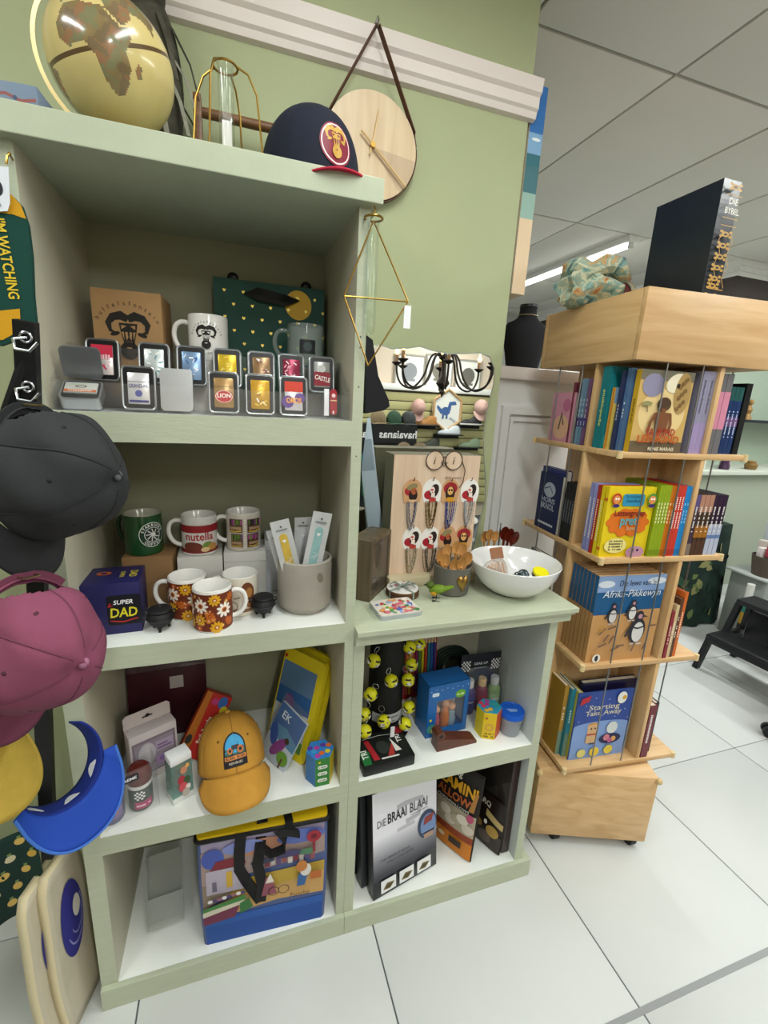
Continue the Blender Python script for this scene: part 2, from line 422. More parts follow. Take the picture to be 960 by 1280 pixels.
# ================================================================== the two green shelf units
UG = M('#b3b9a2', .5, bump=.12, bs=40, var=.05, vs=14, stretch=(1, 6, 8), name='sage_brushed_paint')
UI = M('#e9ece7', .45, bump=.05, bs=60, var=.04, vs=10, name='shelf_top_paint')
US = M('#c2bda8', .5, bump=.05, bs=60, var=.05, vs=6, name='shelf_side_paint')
ZA, ZB, ZS, ZF = 1.4018, .9473, .495, .0625
ZL = .935; YB = .345
fu = dict(faces={'-y': UG})
tall = thing('shelf_unit', 'tall sage green shelf unit with four open compartments and thick top board', 'shelf', (0, 0, 0))
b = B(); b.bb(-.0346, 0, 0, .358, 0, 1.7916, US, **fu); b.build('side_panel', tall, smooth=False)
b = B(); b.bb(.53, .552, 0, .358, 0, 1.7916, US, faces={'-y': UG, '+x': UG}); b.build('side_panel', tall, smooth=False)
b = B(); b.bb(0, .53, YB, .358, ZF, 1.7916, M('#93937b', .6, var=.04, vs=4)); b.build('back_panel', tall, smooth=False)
for z0, z1 in ((1.350, ZA), (.8985, ZB), (.4464, ZS)):
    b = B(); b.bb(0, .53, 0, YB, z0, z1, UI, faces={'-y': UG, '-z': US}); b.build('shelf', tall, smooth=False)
b = B(); b.bb(0, .53, 0, YB, .03, ZF, UI, **fu); b.build('bottom_board', tall, smooth=False)
b = B(); b.bb(-.07, .5694, -.0224, .358, 1.7916, 1.8331, M('#b4bca4', .5, bump=.18, bs=30, var=.06, vs=12, name='top_board_paint'), bev=.0015, ); b.build('top_board', tall, smooth=False)
b = B(); b.bb(-.0346, .552, -.0125, 0, 0, ZF+.001, UG, bev=.001); b.build('kick_board', tall, smooth=False)
low = thing('shelf_unit', 'low sage green shelf unit with ledge top joined to the tall unit', 'shelf', (0, 0, 0))
b = B(); b.bb(.5525, .5788, 0, .358, 0, .895, US, **fu); b.build('side_panel', low, smooth=False)
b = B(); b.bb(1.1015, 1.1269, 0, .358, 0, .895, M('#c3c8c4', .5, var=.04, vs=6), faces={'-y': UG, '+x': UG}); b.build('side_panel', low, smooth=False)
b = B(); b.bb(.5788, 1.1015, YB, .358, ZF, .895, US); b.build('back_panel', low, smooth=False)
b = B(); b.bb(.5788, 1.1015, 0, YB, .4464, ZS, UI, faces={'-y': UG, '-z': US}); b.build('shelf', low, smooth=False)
b = B(); b.bb(.5788, 1.1015, 0, YB, .03, ZF, UI, **fu); b.build('bottom_board', low, smooth=False)
b = B(); b.bb(.5525, 1.1545, -.0125, 0, 0, ZF+.001, UG, bev=.001); b.bb(1.13, 1.1545, 0, .35, 0, ZF+.001, UG); b.build('kick_board', low, smooth=False)
b = B(); b.bb(.5525, 1.165, -.028, .358, .9215, ZL, UG, bev=.0015); b.build('ledge_top', low, smooth=False)
b = B(); b.bb(.5525, 1.15, -.018, .358, .895, .9213, UG); b.bb(.556, 1.158, -.0235, .358, .9155, .9213, UG); b.build('ledge_moulding', low, smooth=False)
# small screw holes
for x, y, z in ((.541, -.0006, 1.545), (.541, -.0006, 1.565), (.541, -.0006, 1.47), (.541, -.0006, 1.33)): b = B(); b.tube([(x, y, z), (x, y+.001, z)], .0016, M('#4a4c40', .7), 8); b.build('screw_hole', tall)
# ================================================================== shared builders
GOLD = M('#b08d45', .3, 1, name='brass_wire'); BLACK = M('#141414', .5); STEEL = M('#b9bcc0', .25, 1, name='steel')
CLEAR = clear_mat(); GLASS = clear_mat('#fbfdfc', .02, .012, 'clear_glass')
def rrect(w, h, r, n=5):
    p = []
    for cx, cy, a in ((w/2-r, h/2-r, 0), (-w/2+r, h/2-r, pi/2), (-w/2+r, -h/2+r, pi), (w/2-r, -h/2+r, 1.5*pi)):
        p += [(cx+r*cos(a+pi/2*i/n), cy+r*sin(a+pi/2*i/n)) for i in range(n+1)]
    return p
def shift(p, u, v): return [(a+u, c+v) for a, c in p]
def buffalo(d, u, v, s, c, bg, beard=True):
    for k in (-1, 1):
        d.line([(u+k*s*x, v+s*y) for x, y in ((.0, .42), (.2, .52), (.42, .46), (.55, .28), (.5, .06), (.33, .0))], [s*.2, s*.26, s*.22, s*.17, s*.1, s*.02], c)
        d.disc(u+k*s*.38, v-s*.02, s*.14, c, s*.06, 12, rot=-k*.3)
    d.poly([(u+s*x, v+s*y) for x, y in ((-.26, .3), (.26, .3), (.22, .05), (.15, -.25), (.2, -.4), (0, -.5), (-.2, -.4), (-.15, -.25), (-.22, .05))], c)
    for k in (-1, 1):
        d.poly([(u+k*s*x, v+s*y) for x, y in ((.05, .22), (.2, .24), (.19, .12))], bg)
        d.poly([(u+k*s*x, v+s*y) for x, y in ((.03, .05), (.1, .04), (.07, -.2), (.02, -.12))], bg)
        d.poly([(u+k*s*x, v+s*y) for x, y in ((.13, .04), (.2, .05), (.13, -.2))], bg)
    d.disc(u, v-s*.26, s*.1, bg, s*.025, 10)
    d.disc(u, v-s*.5, s*.26, c, s*.26, 20)
    d.disc(u, v-s*.42, s*.08, bg, s*.02, 10)
def card(name, label, cat, loc, rz, size, col, rough=.55, prints=None, group=None, bev=.0012, rot=None, part='carton'):
    """upright carton: origin at the middle of its base; prints = [(face, fn(d))]"""
    w, dp, h = size; t = thing(name, label, cat, loc, rz, group, rot)
    b = B(); b.bb(-w/2, w/2, -dp/2, dp/2, 0, h, col if isinstance(col, bpy.types.Material) else M(col, rough), bev=bev); b.build(part, t)
    for face, fn in (prints or []):
        mp = {'f': pl((0, -dp/2, 0)), 'r': pl((w/2, 0, 0), (0, 1, 0)), 'l': pl((-w/2, 0, 0), (0, -1, 0)), 't': pl((0, 0, h), (1, 0, 0), (0, 1, 0))}[face]
        d = D(mp); fn(d); d.build('print', t, smooth=False)
    return t
def mug(label, loc, rz, outer, inner='#eceae6', hcol=None, ha=0, pr=None, r=.0405, h=.095, mat=None, group=None, name='mug'):
    """mug with its print facing local -y; handle at angle ha"""
    t = thing(name, label, 'mug', loc, rz, group)
    om = mat or M(outer, .16, coat=.5); im = mat or M(inner, .16, coat=.5); hm = mat or M(hcol or inner, .16, coat=.5)
    b = B(); b.lathe([(0, .0), (r-.004, 0), (r-.001, .002), (r, .005), (r, h-.004), (r-.0008, h-.001)], om, 48, caps=False)
    b.lathe([(r-.0008, h-.001), (r-.002, h), (r-.0035, h-.002), (r-.0035, .008), (0, .006)], im, 48, caps=False); b.build('cup', t)
    b = B(); hp = [(r-.002, .078), (r+.012, .081), (r+.024, .074), (r+.029, .058), (r+.027, .04), (r+.018, .026), (r+.006, .019), (r-.002, .019)]
    pts = []
    for i in range(len(hp)-1):
        for q in range(3):
            f = q/3; pts.append((hp[i][0]*(1-f)+hp[i+1][0]*f, hp[i][1]*(1-f)+hp[i+1][1]*f))
    pts.append(hp[-1])
    for _ in range(2): pts = [pts[0]]+[tuple((pts[i-1][k]+2*pts[i][k]+pts[i+1][k])/4 for k in (0, 1)) for i in range(1, len(pts)-1)]+[pts[-1]]
    b.tube([(x*cos(ha), x*sin(ha), z) for x, z in pts], .0052, hm, 10); b.build('handle', t)
    if pr:
        d = D(cyl(r), .0002, True); pr(d); d.build('print', t, smooth=True)
    return t
CAP_A, CAP_B, CAP_H = .079, .092, .125
def cap_r(t): return max(0, 1-t**2.7)**(1/2.1)
def cap_pt(th, t, off=0, crush=0, A=CAP_A, Bb=CAP_B, H=CAP_H):
    r = cap_r(t); k = 1
    for q in range(6):
        dth = (th-(pi/6+q*pi/3)+pi) % (2*pi)-pi; k -= .018*math.exp(-(dth/.06)**2)
    k += crush*(.5*sin(3*th+1+4*t)+.5*sin(5*th-7*t))*t*(1-t)*2
    return Vector(((A*r*k+off)*cos(th), (Bb*r*k+off)*sin(th), H*t+off*.3-crush*.03*t*t*sin(2*th)))
def cap(label, R, loc, col, brim=None, back=None, button=None, opening=False, patch=None, crush=.03, name='baseball_cap', under=None, strap=None, bl=.072, cup=.022, bump=.12, eyelets=True, droop=0):
    """front is local -y, crown up is local +z, origin at the crown base"""
    t = mthing(name, label, 'cap', R, loc)
    cm = M(col, .85, bump=bump, bs=900, var=.1, vs=30); km = M(back, .85) if back else cm; bm_ = M(brim, .85, bump=bump, bs=900, var=.08, vs=30) if brim else cm
    b = B(); nu, nv = (144, 40) if opening else (72, 18)
    T = [((j/nv)**.9) for j in range(nv+1)]
    vs = [cap_pt(2*pi*i/nu, T[j], 0, crush) for j in range(nv+1) for i in range(nu)]
    for j in range(nv):
        for i in range(nu):
            th = 2*pi*(i+.5)/nu; dd = abs((th-pi/2+pi) % (2*pi)-pi)
            if opening and (dd/.62)**2+((T[j]*CAP_H-.012)/.045)**2 < 1 and T[j]*CAP_H > .011: continue
            i2 = (i+1) % nu; bk = back and dd < 1.75
            b.add([vs[j*nu+i], vs[j*nu+i2], vs[(j+1)*nu+i2], vs[(j+1)*nu+i]], [(0, 1, 2, 3)], km if bk else cm)
    o = b.build('crown', t); merge(o); so = o.modifiers.new('thick', 'SOLIDIFY'); so.thickness = .002; so.offset = 0
    # brim
    b = B(); nu, nv = 28, 8; W2 = 1.12
    def bf(a, c):
        s = (a-.5)*2; th = -pi/2+s*W2; p = Vector((CAP_A*cos(th), CAP_B*sin(th), 0)); L = bl*max(0, 1-abs(s)**2.6)**.6
        q = p+Vector((s*.012*c, -L*c*cos(droop), -cup*s*s*(.35+.65*c)-.006*c-L*c*sin(droop)*(.4+.6*c)))
        return q+Vector((0, 0, .002))
    b.grid(bf, nu, nv, bm_); o = b.build('brim', t); so = o.modifiers.new('thick', 'SOLIDIFY'); so.thickness = .003; so.offset = 0
    b = B(); b.ell((0, 0, CAP_H), (.0075, .0075, .005), M(button or col, .8), 12, 8); b.build('button', t)
    if eyelets:
        for q in range(6):
            th = pi/6+q*pi/3; t0_ = .42 if opening and q == 1 else .02
            b = B(); b.tube([cap_pt(th, t0_+(.985-t0_)*(i/22), .0012, crush) for i in range(23)], .0013, M(tuple(int(x*.8) for x in hexrgb(col)), .9), 5); b.build('seam', t)
        for q in range(6):
            th = q*pi/3
            if q in (0, 1, 2, 3, 4, 5):
                p = cap_pt(th+.0, .62, .0008, crush); b = B(); n = (cap_pt(th, .62, .01, crush)-p).normalized()
                b.ell(p, (.0034, .0034, .0012), M(tuple(int(x*.6) for x in hexrgb(col)), .8), 10, 6, R=Vector((0, 0, 1)).rotation_difference(n).to_matrix()); b.build('eyelet', t)
    if strap:
        b = B(); b.tube([cap_pt(pi/2+a, .05, .002) for a in [(-.7+1.4*i/10) for i in range(11)]], 0, M(strap, .8), flat=(.016, .002, (0, 0, 1))); b.build('strap', t)
        p = cap_pt(pi/2, .05, .006); b = B()
        b.tube([p+Vector(q) for q in ((-.011, 0, -.01), (.011, 0, -.01), (.011, 0, .01), (-.011, 0, .01))], .0014, M('#a89a6a', .3, 1), 6, closed=True); b.build('buckle', t)
    if patch:
        d = D(lambda u, v, h: cap_pt(-pi/2+u/.086, v/CAP_H, .0022+h, crush), .0001, True); patch(d); d.build('patch', t)
    return t
def merge(o):
    bm = bmesh.new(); bm.from_mesh(o.data); bmesh.ops.remove_doubles(bm, verts=bm.verts, dist=1e-6); bmesh.ops.recalc_face_normals(bm, faces=bm.faces); bm.to_mesh(o.data); bm.free()
def hexrgb(h):
    if not isinstance(h, str): return h
    h = h.lstrip('#'); return tuple(int(h[i:i+2], 16) for i in (0, 2, 4))
def eul(*a):
    from mathutils import Euler
    return Euler(a).to_matrix()

# ================================================================== on the top board (z = 1.833)
ZT = 1.8331
# globe
t = thing('globe', 'antique cream desk globe with brass meridian arm on the top board', 'globe', (.117, .13, ZT), 0)
R_ = .097; gc = Vector((0, 0, .145))
AF = [(-6, 35), (10, 37), (20, 32), (32, 31), (37, 21), (43, 12), (51, 12), (48, 4), (40, -4), (40, -15), (35, -24), (32, -29), (26, -34), (18, -35), (14, -25), (12, -17), (13, -6), (9, 1), (9, 4), (3, 6), (-8, 4), (-14, 9), (-17, 15), (-16, 22), (-10, 30)]
MD = [(44, -16), (49, -12), (50, -16), (47, -25), (44, -23)]
EU = [(-9, 37), (-9, 44), (0, 46), (-4, 49), (5, 53), (8, 57), (12, 66), (25, 71), (60, 70), (110, 74), (170, 68), (140, 52), (121, 38), (121, 28), (108, 20), (105, 10), (98, 15), (90, 22), (80, 14), (77, 8), (72, 20), (60, 25), (57, 20), (45, 13), (43, 16), (35, 28), (36, 36), (27, 37), (22, 38), (14, 42), (10, 44), (3, 42)]
AU = [(114, -22), (130, -12), (142, -11), (153, -28), (147, -38), (130, -32), (116, -34)]
SA = [(-80, 8), (-60, 10), (-35, -7), (-48, -26), (-65, -50), (-74, -50), (-70, -20), (-81, -5)]
def pip(x, y, P):
    c = False; j = len(P)-1
    for i in range(len(P)):
        if (P[i][1] > y) != (P[j][1] > y) and x < (P[j][0]-P[i][0])*(y-P[i][1])/(P[j][1]-P[i][1])+P[i][0]: c = not c
        j = i
    return c
b = B(); OC = M('#d2bf80', .25, var=.06, vs=12, coat=.3, name='globe_ocean'); LM = [M(c, .2, var=.15, vs=30, coat=.6) for c in ('#8a7650', '#7f7c5a', '#95704f', '#7d6a4e')]; EQ = M('#5b4526', .3, coat=.5)
tilt = Matrix.Rotation(radians(-18), 3, 'Y') @ Matrix.Rotation(radians(14), 3, 'X') @ Matrix.Rotation(radians(-112), 3, 'Z')
nu, nv = 200, 100; vs = []
for j in range(nv+1):
    for i in range(nu):
        lo, la = 2*pi*i/nu, -pi/2+pi*j/nv; vs.append(gc+tilt @ Vector((R_*cos(la)*cos(lo), R_*cos(la)*sin(lo), R_*sin(la))))
G = {}
for j in range(nv):
    for i in range(nu):
        lo = (i+.5)*360/nu; lo = lo-360 if lo > 180 else lo; la = -90+(j+.5)*180/nv
        m = OC
        if abs(la) < .95: m = EQ
        for P in (AF, MD, EU, AU, SA):
            if pip(lo, la, P): m = LM[(int((lo+200+4*sin(la*.3))/11)*7+int((la+95+3*sin(lo*.35))/9)*5) % 4]
        G.setdefault(m, []).append((j*nu+i, j*nu+(i+1) % nu, (j+1)*nu+(i+1) % nu, (j+1)*nu+i))
o0 = 0
b.v = [tuple(v) for v in vs]
for m, fs in G.items():
    k = b.mat(m); b.f += fs; b.mi += [k]*len(fs)
ob = b.build('sphere', t, ang=60)
ax = tilt @ Vector((0, 0, 1)); sd = Vector((-cos(radians(20)), -.2, -.1)); sd = (sd-ax*sd.dot(ax)).normalized()
b = B(); b.tube([gc+(ax*cos(a)+sd*sin(a))*(R_+.012) for a in [pi*i/28 for i in range(29)]], 0, M('#c9b98a', .3, 1), flat=(.006, .003, tuple(ax.cross(sd)))); b.build('meridian_arm', t)
for s in (-1, 1): b = B(); b.tube([gc+ax*s*(R_-.003), gc+ax*s*(R_+.016)], .003, M('#5f4a33', .4, .6), 8); b.build('axis_pin', t)
b = B(); b.lathe([(0, 0), (.055, 0), (.056, .006), (.04, .012), (.012, .018), (.008, .036), (.006, .05), (0, .05)], M('#6b4a2c', .4), 32); b.build('base', t)
# mottled ornament behind
t = thing('feathered_ornament', 'dark mottled grey feathered ornament behind the globe', 'ornament', (.160, .300, ZT)); t.scale = (1.2, 1, 1.25)
b = B(); MO = M('#4a473c', .9, var=.6, vs=35, bump=.3, bs=120); b.ell((0, 0, .17), (.048, .04, .13), MO, 24, 16); b.ell((-.005, 0, .30), (.032, .03, .05), MO, 16, 12); b.lathe([(0, 0), (.05, 0), (.045, .02), (.03, .05), (0, .06)], MO, 20); b.build('body', t)
FM = M('#8b8a7c', .9, var=.3, vs=60)
for k in range(16):
    a = -1.9+k*.26; z0 = .10+.17*random.random(); l = .07+.03*random.random(); r = .038
    P = Vector((r*cos(a), r*sin(a)*.8-.004, z0)); Q = P+Vector((.028*cos(a)+.012, .016*sin(a), -l))
    b = B(); b.tube([P, P.lerp(Q, .5)+Vector((.006*cos(a), 0, .004)), Q], 0, FM if k % 3 else MO, flat=(.008, .0008, (cos(a), sin(a), .2))); b.build('feather', t, smooth=False)
# blue grey box
def _p(d):
    d.line([(-.02, .03), (.0, .034), (.02, .027), (.04, .031)], .004, '#8b4b45'); d.disc(.012, .03, .003, '#3d4a66')
card('keepsake_box', 'flat blue grey box with a red scribble beside the globe', 'box', (-.012, .075, ZT), radians(-4), (.085, .07, .05), '#6f7f94', prints=[('f', _p)])
# wire stand with glass tube
def wire_stand(label, loc, rz):
    t = thing('propagation_stand', label, 'vase', loc, rz)
    for q in range(4):
        a = pi/4+q*pi/2+.25; c, s = cos(a), sin(a)
        b = B(); b.tube([(.066*c, .066*s, .001), (.055*c, .055*s, .105), (.04*c, .04*s, .135), (.02*c, .02*s, .147)], .0017, GOLD, 8); b.build('wire_leg', t)
    b = B(); b.tube([(.02*cos(2*pi*i/24), .02*sin(2*pi*i/24), .147) for i in range(24)], .002, GOLD, 8, closed=True); b.build('ring', t)
    b = B(); b.lathe([(0, .004), (.010, .006), (.013, .014), (.013, .15), (.016, .153)], GLASS, 24, caps=False); b.lathe([(.0145, .153), (.0115, .15), (.0115, .015), (0, .008)], GLASS, 24, caps=False); b.build('glass_tube', t)
    b = B(); b.bb(-.008, .008, -.001, .001, .012, .07, M('#e0d8d6', .6)); d = b.build('paper_slip', t)
wire_stand('gold wire stand holding a clear glass test tube beside the navy cap', (.302, .055, ZT), .1)
# wooden dowel rail
t = thing('dowel_rail', 'dark wooden rail stand with round dowel behind the wire stand', 'stand', (.244, .300, ZT))
DW = wood_mat('#5a3a20', '#7a5230', 0, 8)
for x in (0, .2):
    b = B(); b.bb(-.008+x, .008+x, -.02, .02, 0, .215, DW, bev=.002); b.build('upright', t)
b = B(); b.tube([(0, 0, .19), (.2, 0, .19)], .010, DW, 14); b.build('dowel', t)
# trucker cap
def _patch(d):
    d.disc(0, .048, .030, '#7d1f33', .031, 32); d.ring(0, .048, .0255, .0275, '#f0d9dc', 36, ry=1.03)
    buffalo(d, 0, .052, .033, '#c09a45', '#7d1f33')
cap('navy trucker cap with crimson round patch and red brim on the top board', axes(Vector((.95, .3, 0)).normalized(), Vector((-.3, .95, 0)).normalized(), (0, 0, 1)), (.458, .128, ZT+.002), '#151a2b', brim='#b3243c', back='#1d2433', patch=_patch, crush=.01, bl=.05, eyelets=False).scale = (1.18, 1.18, 1.2)
# wall clock with leather strap
t = thing('wall_clock', 'round pale wood wall clock hung from a brown leather strap', 'clock', (.64, .335, 2.05))
CW = wood_mat('#cdb28d', '#dcc6a4', 2, 5); CW2 = wood_mat('#b99f80', '#c9b193', 2, 5)
b = B(); b.prism([(.116*cos(2*pi*i/64), .116*sin(2*pi*i/64)) for i in range(64)], .018, CW, (0, 0, 0), m2=M('#6b4a35', .6)); b.build('dial', t)
d = D(pl((0, 0, 0))); d.poly([(0, 0), (.116*cos(-.1), .116*sin(-.1))]+arcpts((0, 0), .1155, -.1, -.85, 10), CW2); d.build('veneer_inlay', t)
HW = M('#d8b884', .4)
b = B(); b.tube([(-.006, -.006, -.02), (.012, -.006, .075)], .0022, HW, 6); b.build('hour_hand', t)
b = B(); b.tube([(-.03, -.009, .025), (.09, -.009, -.075)], .0026, HW, 6); b.build('minute_hand', t)
b = B(); b.tube([(0, 0, 0), (0, -.012, 0)], .006, GOLD, 12); b.build('spindle', t)
hk = Vector((-.005, -.028, .225)); LT = M('#5d3d2e', .6)
a0 = radians(25); pts = [(.119*cos(a), .009, .119*sin(a)) for a in [radians(155)+i*radians(230)/36 for i in range(37)]]
b = B(); b.tube([hk+Vector((-.002, 0, 0)), (-.1085, .004, .052)]+pts+[(.1085, .004, .052), hk+Vector((.002, 0, 0))], 0, LT, flat=(.0125, .0022, (0, 0.0, 1))); b.build('strap', t, smooth=False)
b = B(); b.tube([hk+Vector((0, .022, .016)), hk+Vector((0, .0, .016)), hk+Vector((0, -.006, .008)), hk+Vector((0, 0, -.002)), hk+Vector((0, .006, .004))], .002, STEEL, 8); b.build('hook', t)
# hanging himmeli vase
t = thing('hanging_vase', 'gold wire diamond with a glass tube hanging from the top board end', 'vase', (.556, -.010, 1.7916))
def L(px, py): p = Yp(px, py, -.010); return (p.x-.556, 0, p.z-1.7916)
top, lf, rt, bt = L(467, 276), L(430, 370), L(510, 377), L(460, 457)
for p, q in ((top, lf), (top, rt), (lf, bt), (rt, bt), (lf, rt)):
    b = B(); b.tube([p, q], .0016, GOLD, 8); b.build('wire', t)
b = B(); b.tube([(top[0]+.0165*cos(2*pi*i/24), .0165*sin(2*pi*i/24), top[2]+.004) for i in range(24)], .0022, GOLD, 8, closed=True); b.build('ring', t)
b = B(); b.tube([(top[0], 0, 0), (top[0]+.003, 0, -.006), (top[0], -.002, -.012), (top[0]-.004, 0, -.016)], .0014, GOLD, 8); b.build('hook', t)
b = B(); b.lathe([(0, -.222), (.008, -.221), (.0112, -.214), (.0112, -.03), (.014, -.022)], GLASS, 24, (top[0], 0, 0), caps=False); b.lathe([(.0125, -.022), (.0097, -.03), (.0097, -.213), (0, -.219)], GLASS, 24, (top[0], 0, 0), caps=False); b.build('glass_tube', t)
b = B(); b.bb(rt[0]-.008, rt[0]+.006, -.004, -.003, rt[2]-.05, rt[2]-.008, M('#e9e9ee', .6)); b.build('price_tag', t)
# black pointed hat against the outer side of the unit
t = thing('folded_hat', 'black folded hat hanging against the outer side of the tall unit', 'hat', (.553, .12, 1.45))
pp = [Yp(*q, .12) for q in ((457, 418), (466, 425), (473, 470), (486, 500), (487, 508), (480, 513), (457, 517))]
b = B(); b.prism([(max(.0005, p.x-.553), p.z-1.45) for p in pp], .05, M('#101116', .7, bump=.1, bs=400)); b.build('felt', t)
b = B(); b.tube([(.004, -.002, .17), (.006, -.003, .185), (.001, -.003, .195)], .0015, STEEL, 6); b.build('hook', t)

# ================================================================== top compartment
KR = M('#b08a5e', .75, var=.06, vs=20, name='kraft_card')
def _p(d):
    d.arc('buffelsfontein', 0, .142, .062, .0085, '#2b2623', da=.155); buffalo(d, 0, .150, .066, '#1f1b19', '#b08a5e')
card('kraft_carton', 'kraft carton printed with a bearded buffalo in the top compartment', 'box', (.102, .245, ZA), radians(-2), (.128, .12, .232), KR, prints=[('f', _p)])
def _p(d):
    d.arc('buffelsfontein', 0, .045, .031, .0055, '#24201f', da=.19); buffalo(d, 0, .051, .034, '#1b1817', '#eceae6'); d.arc('BRANDEWYN', 0, .052, .037, .0035, '#24201f', a_mid=-pi/2, da=.12, inside=True)
card('mug_carton', 'plain white carton under the white buffalo mug', 'box', (.252, .20, ZA), 0, (.1, .1, .105), '#cfcdc8')
mug('white mug with bearded buffalo print in front of the green gift bag', (.252, .195, ZA+.105), radians(-4), '#eceae6', ha=pi, pr=_p)
t = thing('gift_bag', 'dark green paper gift bag with gold hearts and a yellow disc', 'bag', (.391, .30, ZA))
b = B(); GB = M('#1c4a40', .6, name='gift_bag_green'); hb = .3
b.add([(-.127, -.035, 0), (.127, -.035, 0), (.127, .035, 0), (-.127, .035, 0), (-.129, -.012, hb), (.129, -.012, hb), (.129, .012, hb), (-.129, .012, hb)], [(0, 3, 2, 1), (0, 1, 5, 4), (1, 2, 6, 5), (2, 3, 7, 6), (3, 0, 4, 7)], GB); b.build('bag_body', t, smooth=False)
d = D(lambda u, v, h: Vector((u, -.035+.023*v/hb-h, v)))
def heart(d, u, v, s, c): d.poly([(u+s*x, v+s*y) for x, y in ((0, -.6), (.5, 0), (.5, .3), (.25, .5), (0, .25), (-.25, .5), (-.5, .3), (-.5, 0))], c)
for r in range(7):
    for q in range(6): heart(d, -.105+q*.042+(r % 2)*.02, .1+r*.029, .007, M('#b09a45', .35, .6))
    d.h = .0003
d.h = .0006; d.disc(.065, .258, .032, '#d7a91c', .034, 32); d.build('print', t, smooth=False)
b = B(); b.tube([(-.055, -.02, .27), (-.03, -.03, .277), (.0, -.033, .272), (.035, -.032, .267), (.06, -.022, .268), (.035, -.026, .259), (0, -.03, .262), (-.03, -.026, .265)], 0, M('#0d0d0f', .4), flat=(.016, .002, (0, 1, .3)), closed=True); b.build('ribbon_handle', t)
for x in (-.085, .085):
    b = B(); b.ell((x, -.004, hb+.004), (.013, .006, .012), M('#0d0d0f', .4), 12, 8); b.build('ribbon_knot', t)
# glass mug
def _p(d): d.rect(-.018, .03, .018, .06, M('#23282b', .4)); d.disc(0, .045, .01, '#3d4a4c')
card('mug_carton', 'plain grey carton under the clear glass mug', 'box', (.462, .205, ZA), 0, (.09, .09, .108), '#9aa09a')
mug('clear glass mug with dark print beside the green gift bag', (.462, .205, ZA+.108), 0, '#ffffff', ha=pi, pr=_p, mat=clear_mat('#eef4f2', .04, .12, 'mug_glass'), r=.041)
# acrylic tray
t = thing('display_tray', 'clear acrylic two step tray full of lighter tins', 'tray', (0, 0, ZA))
AX0, AX1 = .012, .524
def cb(n, *a):
    b = B(); b.bb(*a, CLEAR); b.build(n, t, smooth=False)
cb('base', AX0, AX1, .006, .165, 0, .003); cb('front_lip', AX0, AX1, .003, .006, 0, .05); cb('step_riser', AX0, AX1, .083, .086, .003, .052)
cb('step', AX0, AX1, .086, .162, .049, .052); cb('back_wall', AX0, AX1, .162, .165, .003, .12)
for x in (AX0-.003, AX1):
    b = B(); b.prism([(.003, 0), (.165, 0), (.165, .12), (.11, .12), (.003, .05)], .003, CLEAR, (x+.003, 0, 0), (0, 1, 0), (0, 0, 1)); b.build('side_wall', t, smooth=False)
# lighter tins
TIN = M('#b8bcc0', .3, .9, name='tin'); TBK = M('#0d0d10', .35); 
def tin(x, y, z, label, kind, lean=-8, rz=0, w=.056, h=.078):
    t = thing('lighter_tin', label, 'tin', (x, y, z), 0, None, (radians(lean), 0, rz))
    b = B(); b.prism(shift(rrect(w, h, .009), 0, h/2), .019, TIN, (0, -.0095, 0))
    if kind is None:
        b.build('tin_back', t); return t
    b.build('tin_base', t)
    b = B(); b.tube([(p[0], -.0105, p[1]) for p in shift(rrect(w-.002, h-.002, .008), 0, h/2)], .0014, TIN, 6, closed=True); b.build('rim', t)
    b = B(); b.prism(shift(rrect(w-.006, h-.006, .006), 0, h/2), .001, TBK, (0, -.0104, 0)); b.build('insert', t)
    b = B(); b.box((0, -.0118, h/2-.001), (.036, .004, .056), M(kind[0], .25, .35, var=.12, vs=40), bev=.002); b.build('lighter', t)
    d = D(pl((0, -.0139, h/2))); kind[1](d)
    if d.v: d.build('print', t, smooth=False)
    return t
def stripes(cs, seed):
    def f(d):
        rr = random.Random(seed); hh = d.h
        for k in range(12):
            d.h = hh+.00002*k
            x, y = rr.uniform(-.013, .013), rr.uniform(-.022, .022); d.rect(x-.004, y-.0012, x+.004, y+.0012, rr.choice(cs), rot=rr.uniform(-1.2, 1.2))
        d.h = hh+.0004
    return f
def top_line(d): d.rect(-.018, .0105, .018, .0112, '#55585c')
def k_red(d): stripes(['#f0d7da', '#ffffff', '#d9254e'], 3)(d); d.rect(-.018, .004, .018, .027, '#cf2b49'); d.bars(4, 0, .0, .012, '#f0c9d2', .028)
def k_txt(txt, c, h=.008, bg=None):
    def f(d):
        if bg: bg(d)
        d.text(txt, 0, -.004, h, c, w=.03, bold=.01); top_line(d)
    return f
def ln(d): d.disc(0, -.008, .0165, '#b7232b', .012); d.ring(0, -.008, .0145, .0155, '#f1e7dc', ry=.72); d.text('LION', 0, -.010, .0075, '#f5f0e6', bold=.02); top_line(d)
def gp(d): d.text('GRAND-PA', 0, .0, .0065, '#2d2f6e', w=.032, bold=.02); d.disc(0, -.01, .006, '#4a4c8c'); d.rect(-.016, -.026, .016, -.022, '#2d2f6e'); top_line(d)
def orosk(d): d.rect(-.018, .008, .018, .028, '#c8402e'); d.disc(-.012, -.012, .012, '#5a3a86'); d.disc(.012, -.004, .01, '#5a3a86'); d.text('OROS', 0, -.014, .010, '#f0a31c', w=.03, bold=.03)
def cst(d): d.poly(shift(rrect(.036, .03, .003), 0, -.01), '#8d2430'); d.text('CASTLE', 0, -.014, .0095, '#f1ece6', w=.034, bold=.02, rot=-.2); d.disc(0, .012, .008, '#c8c9c6')
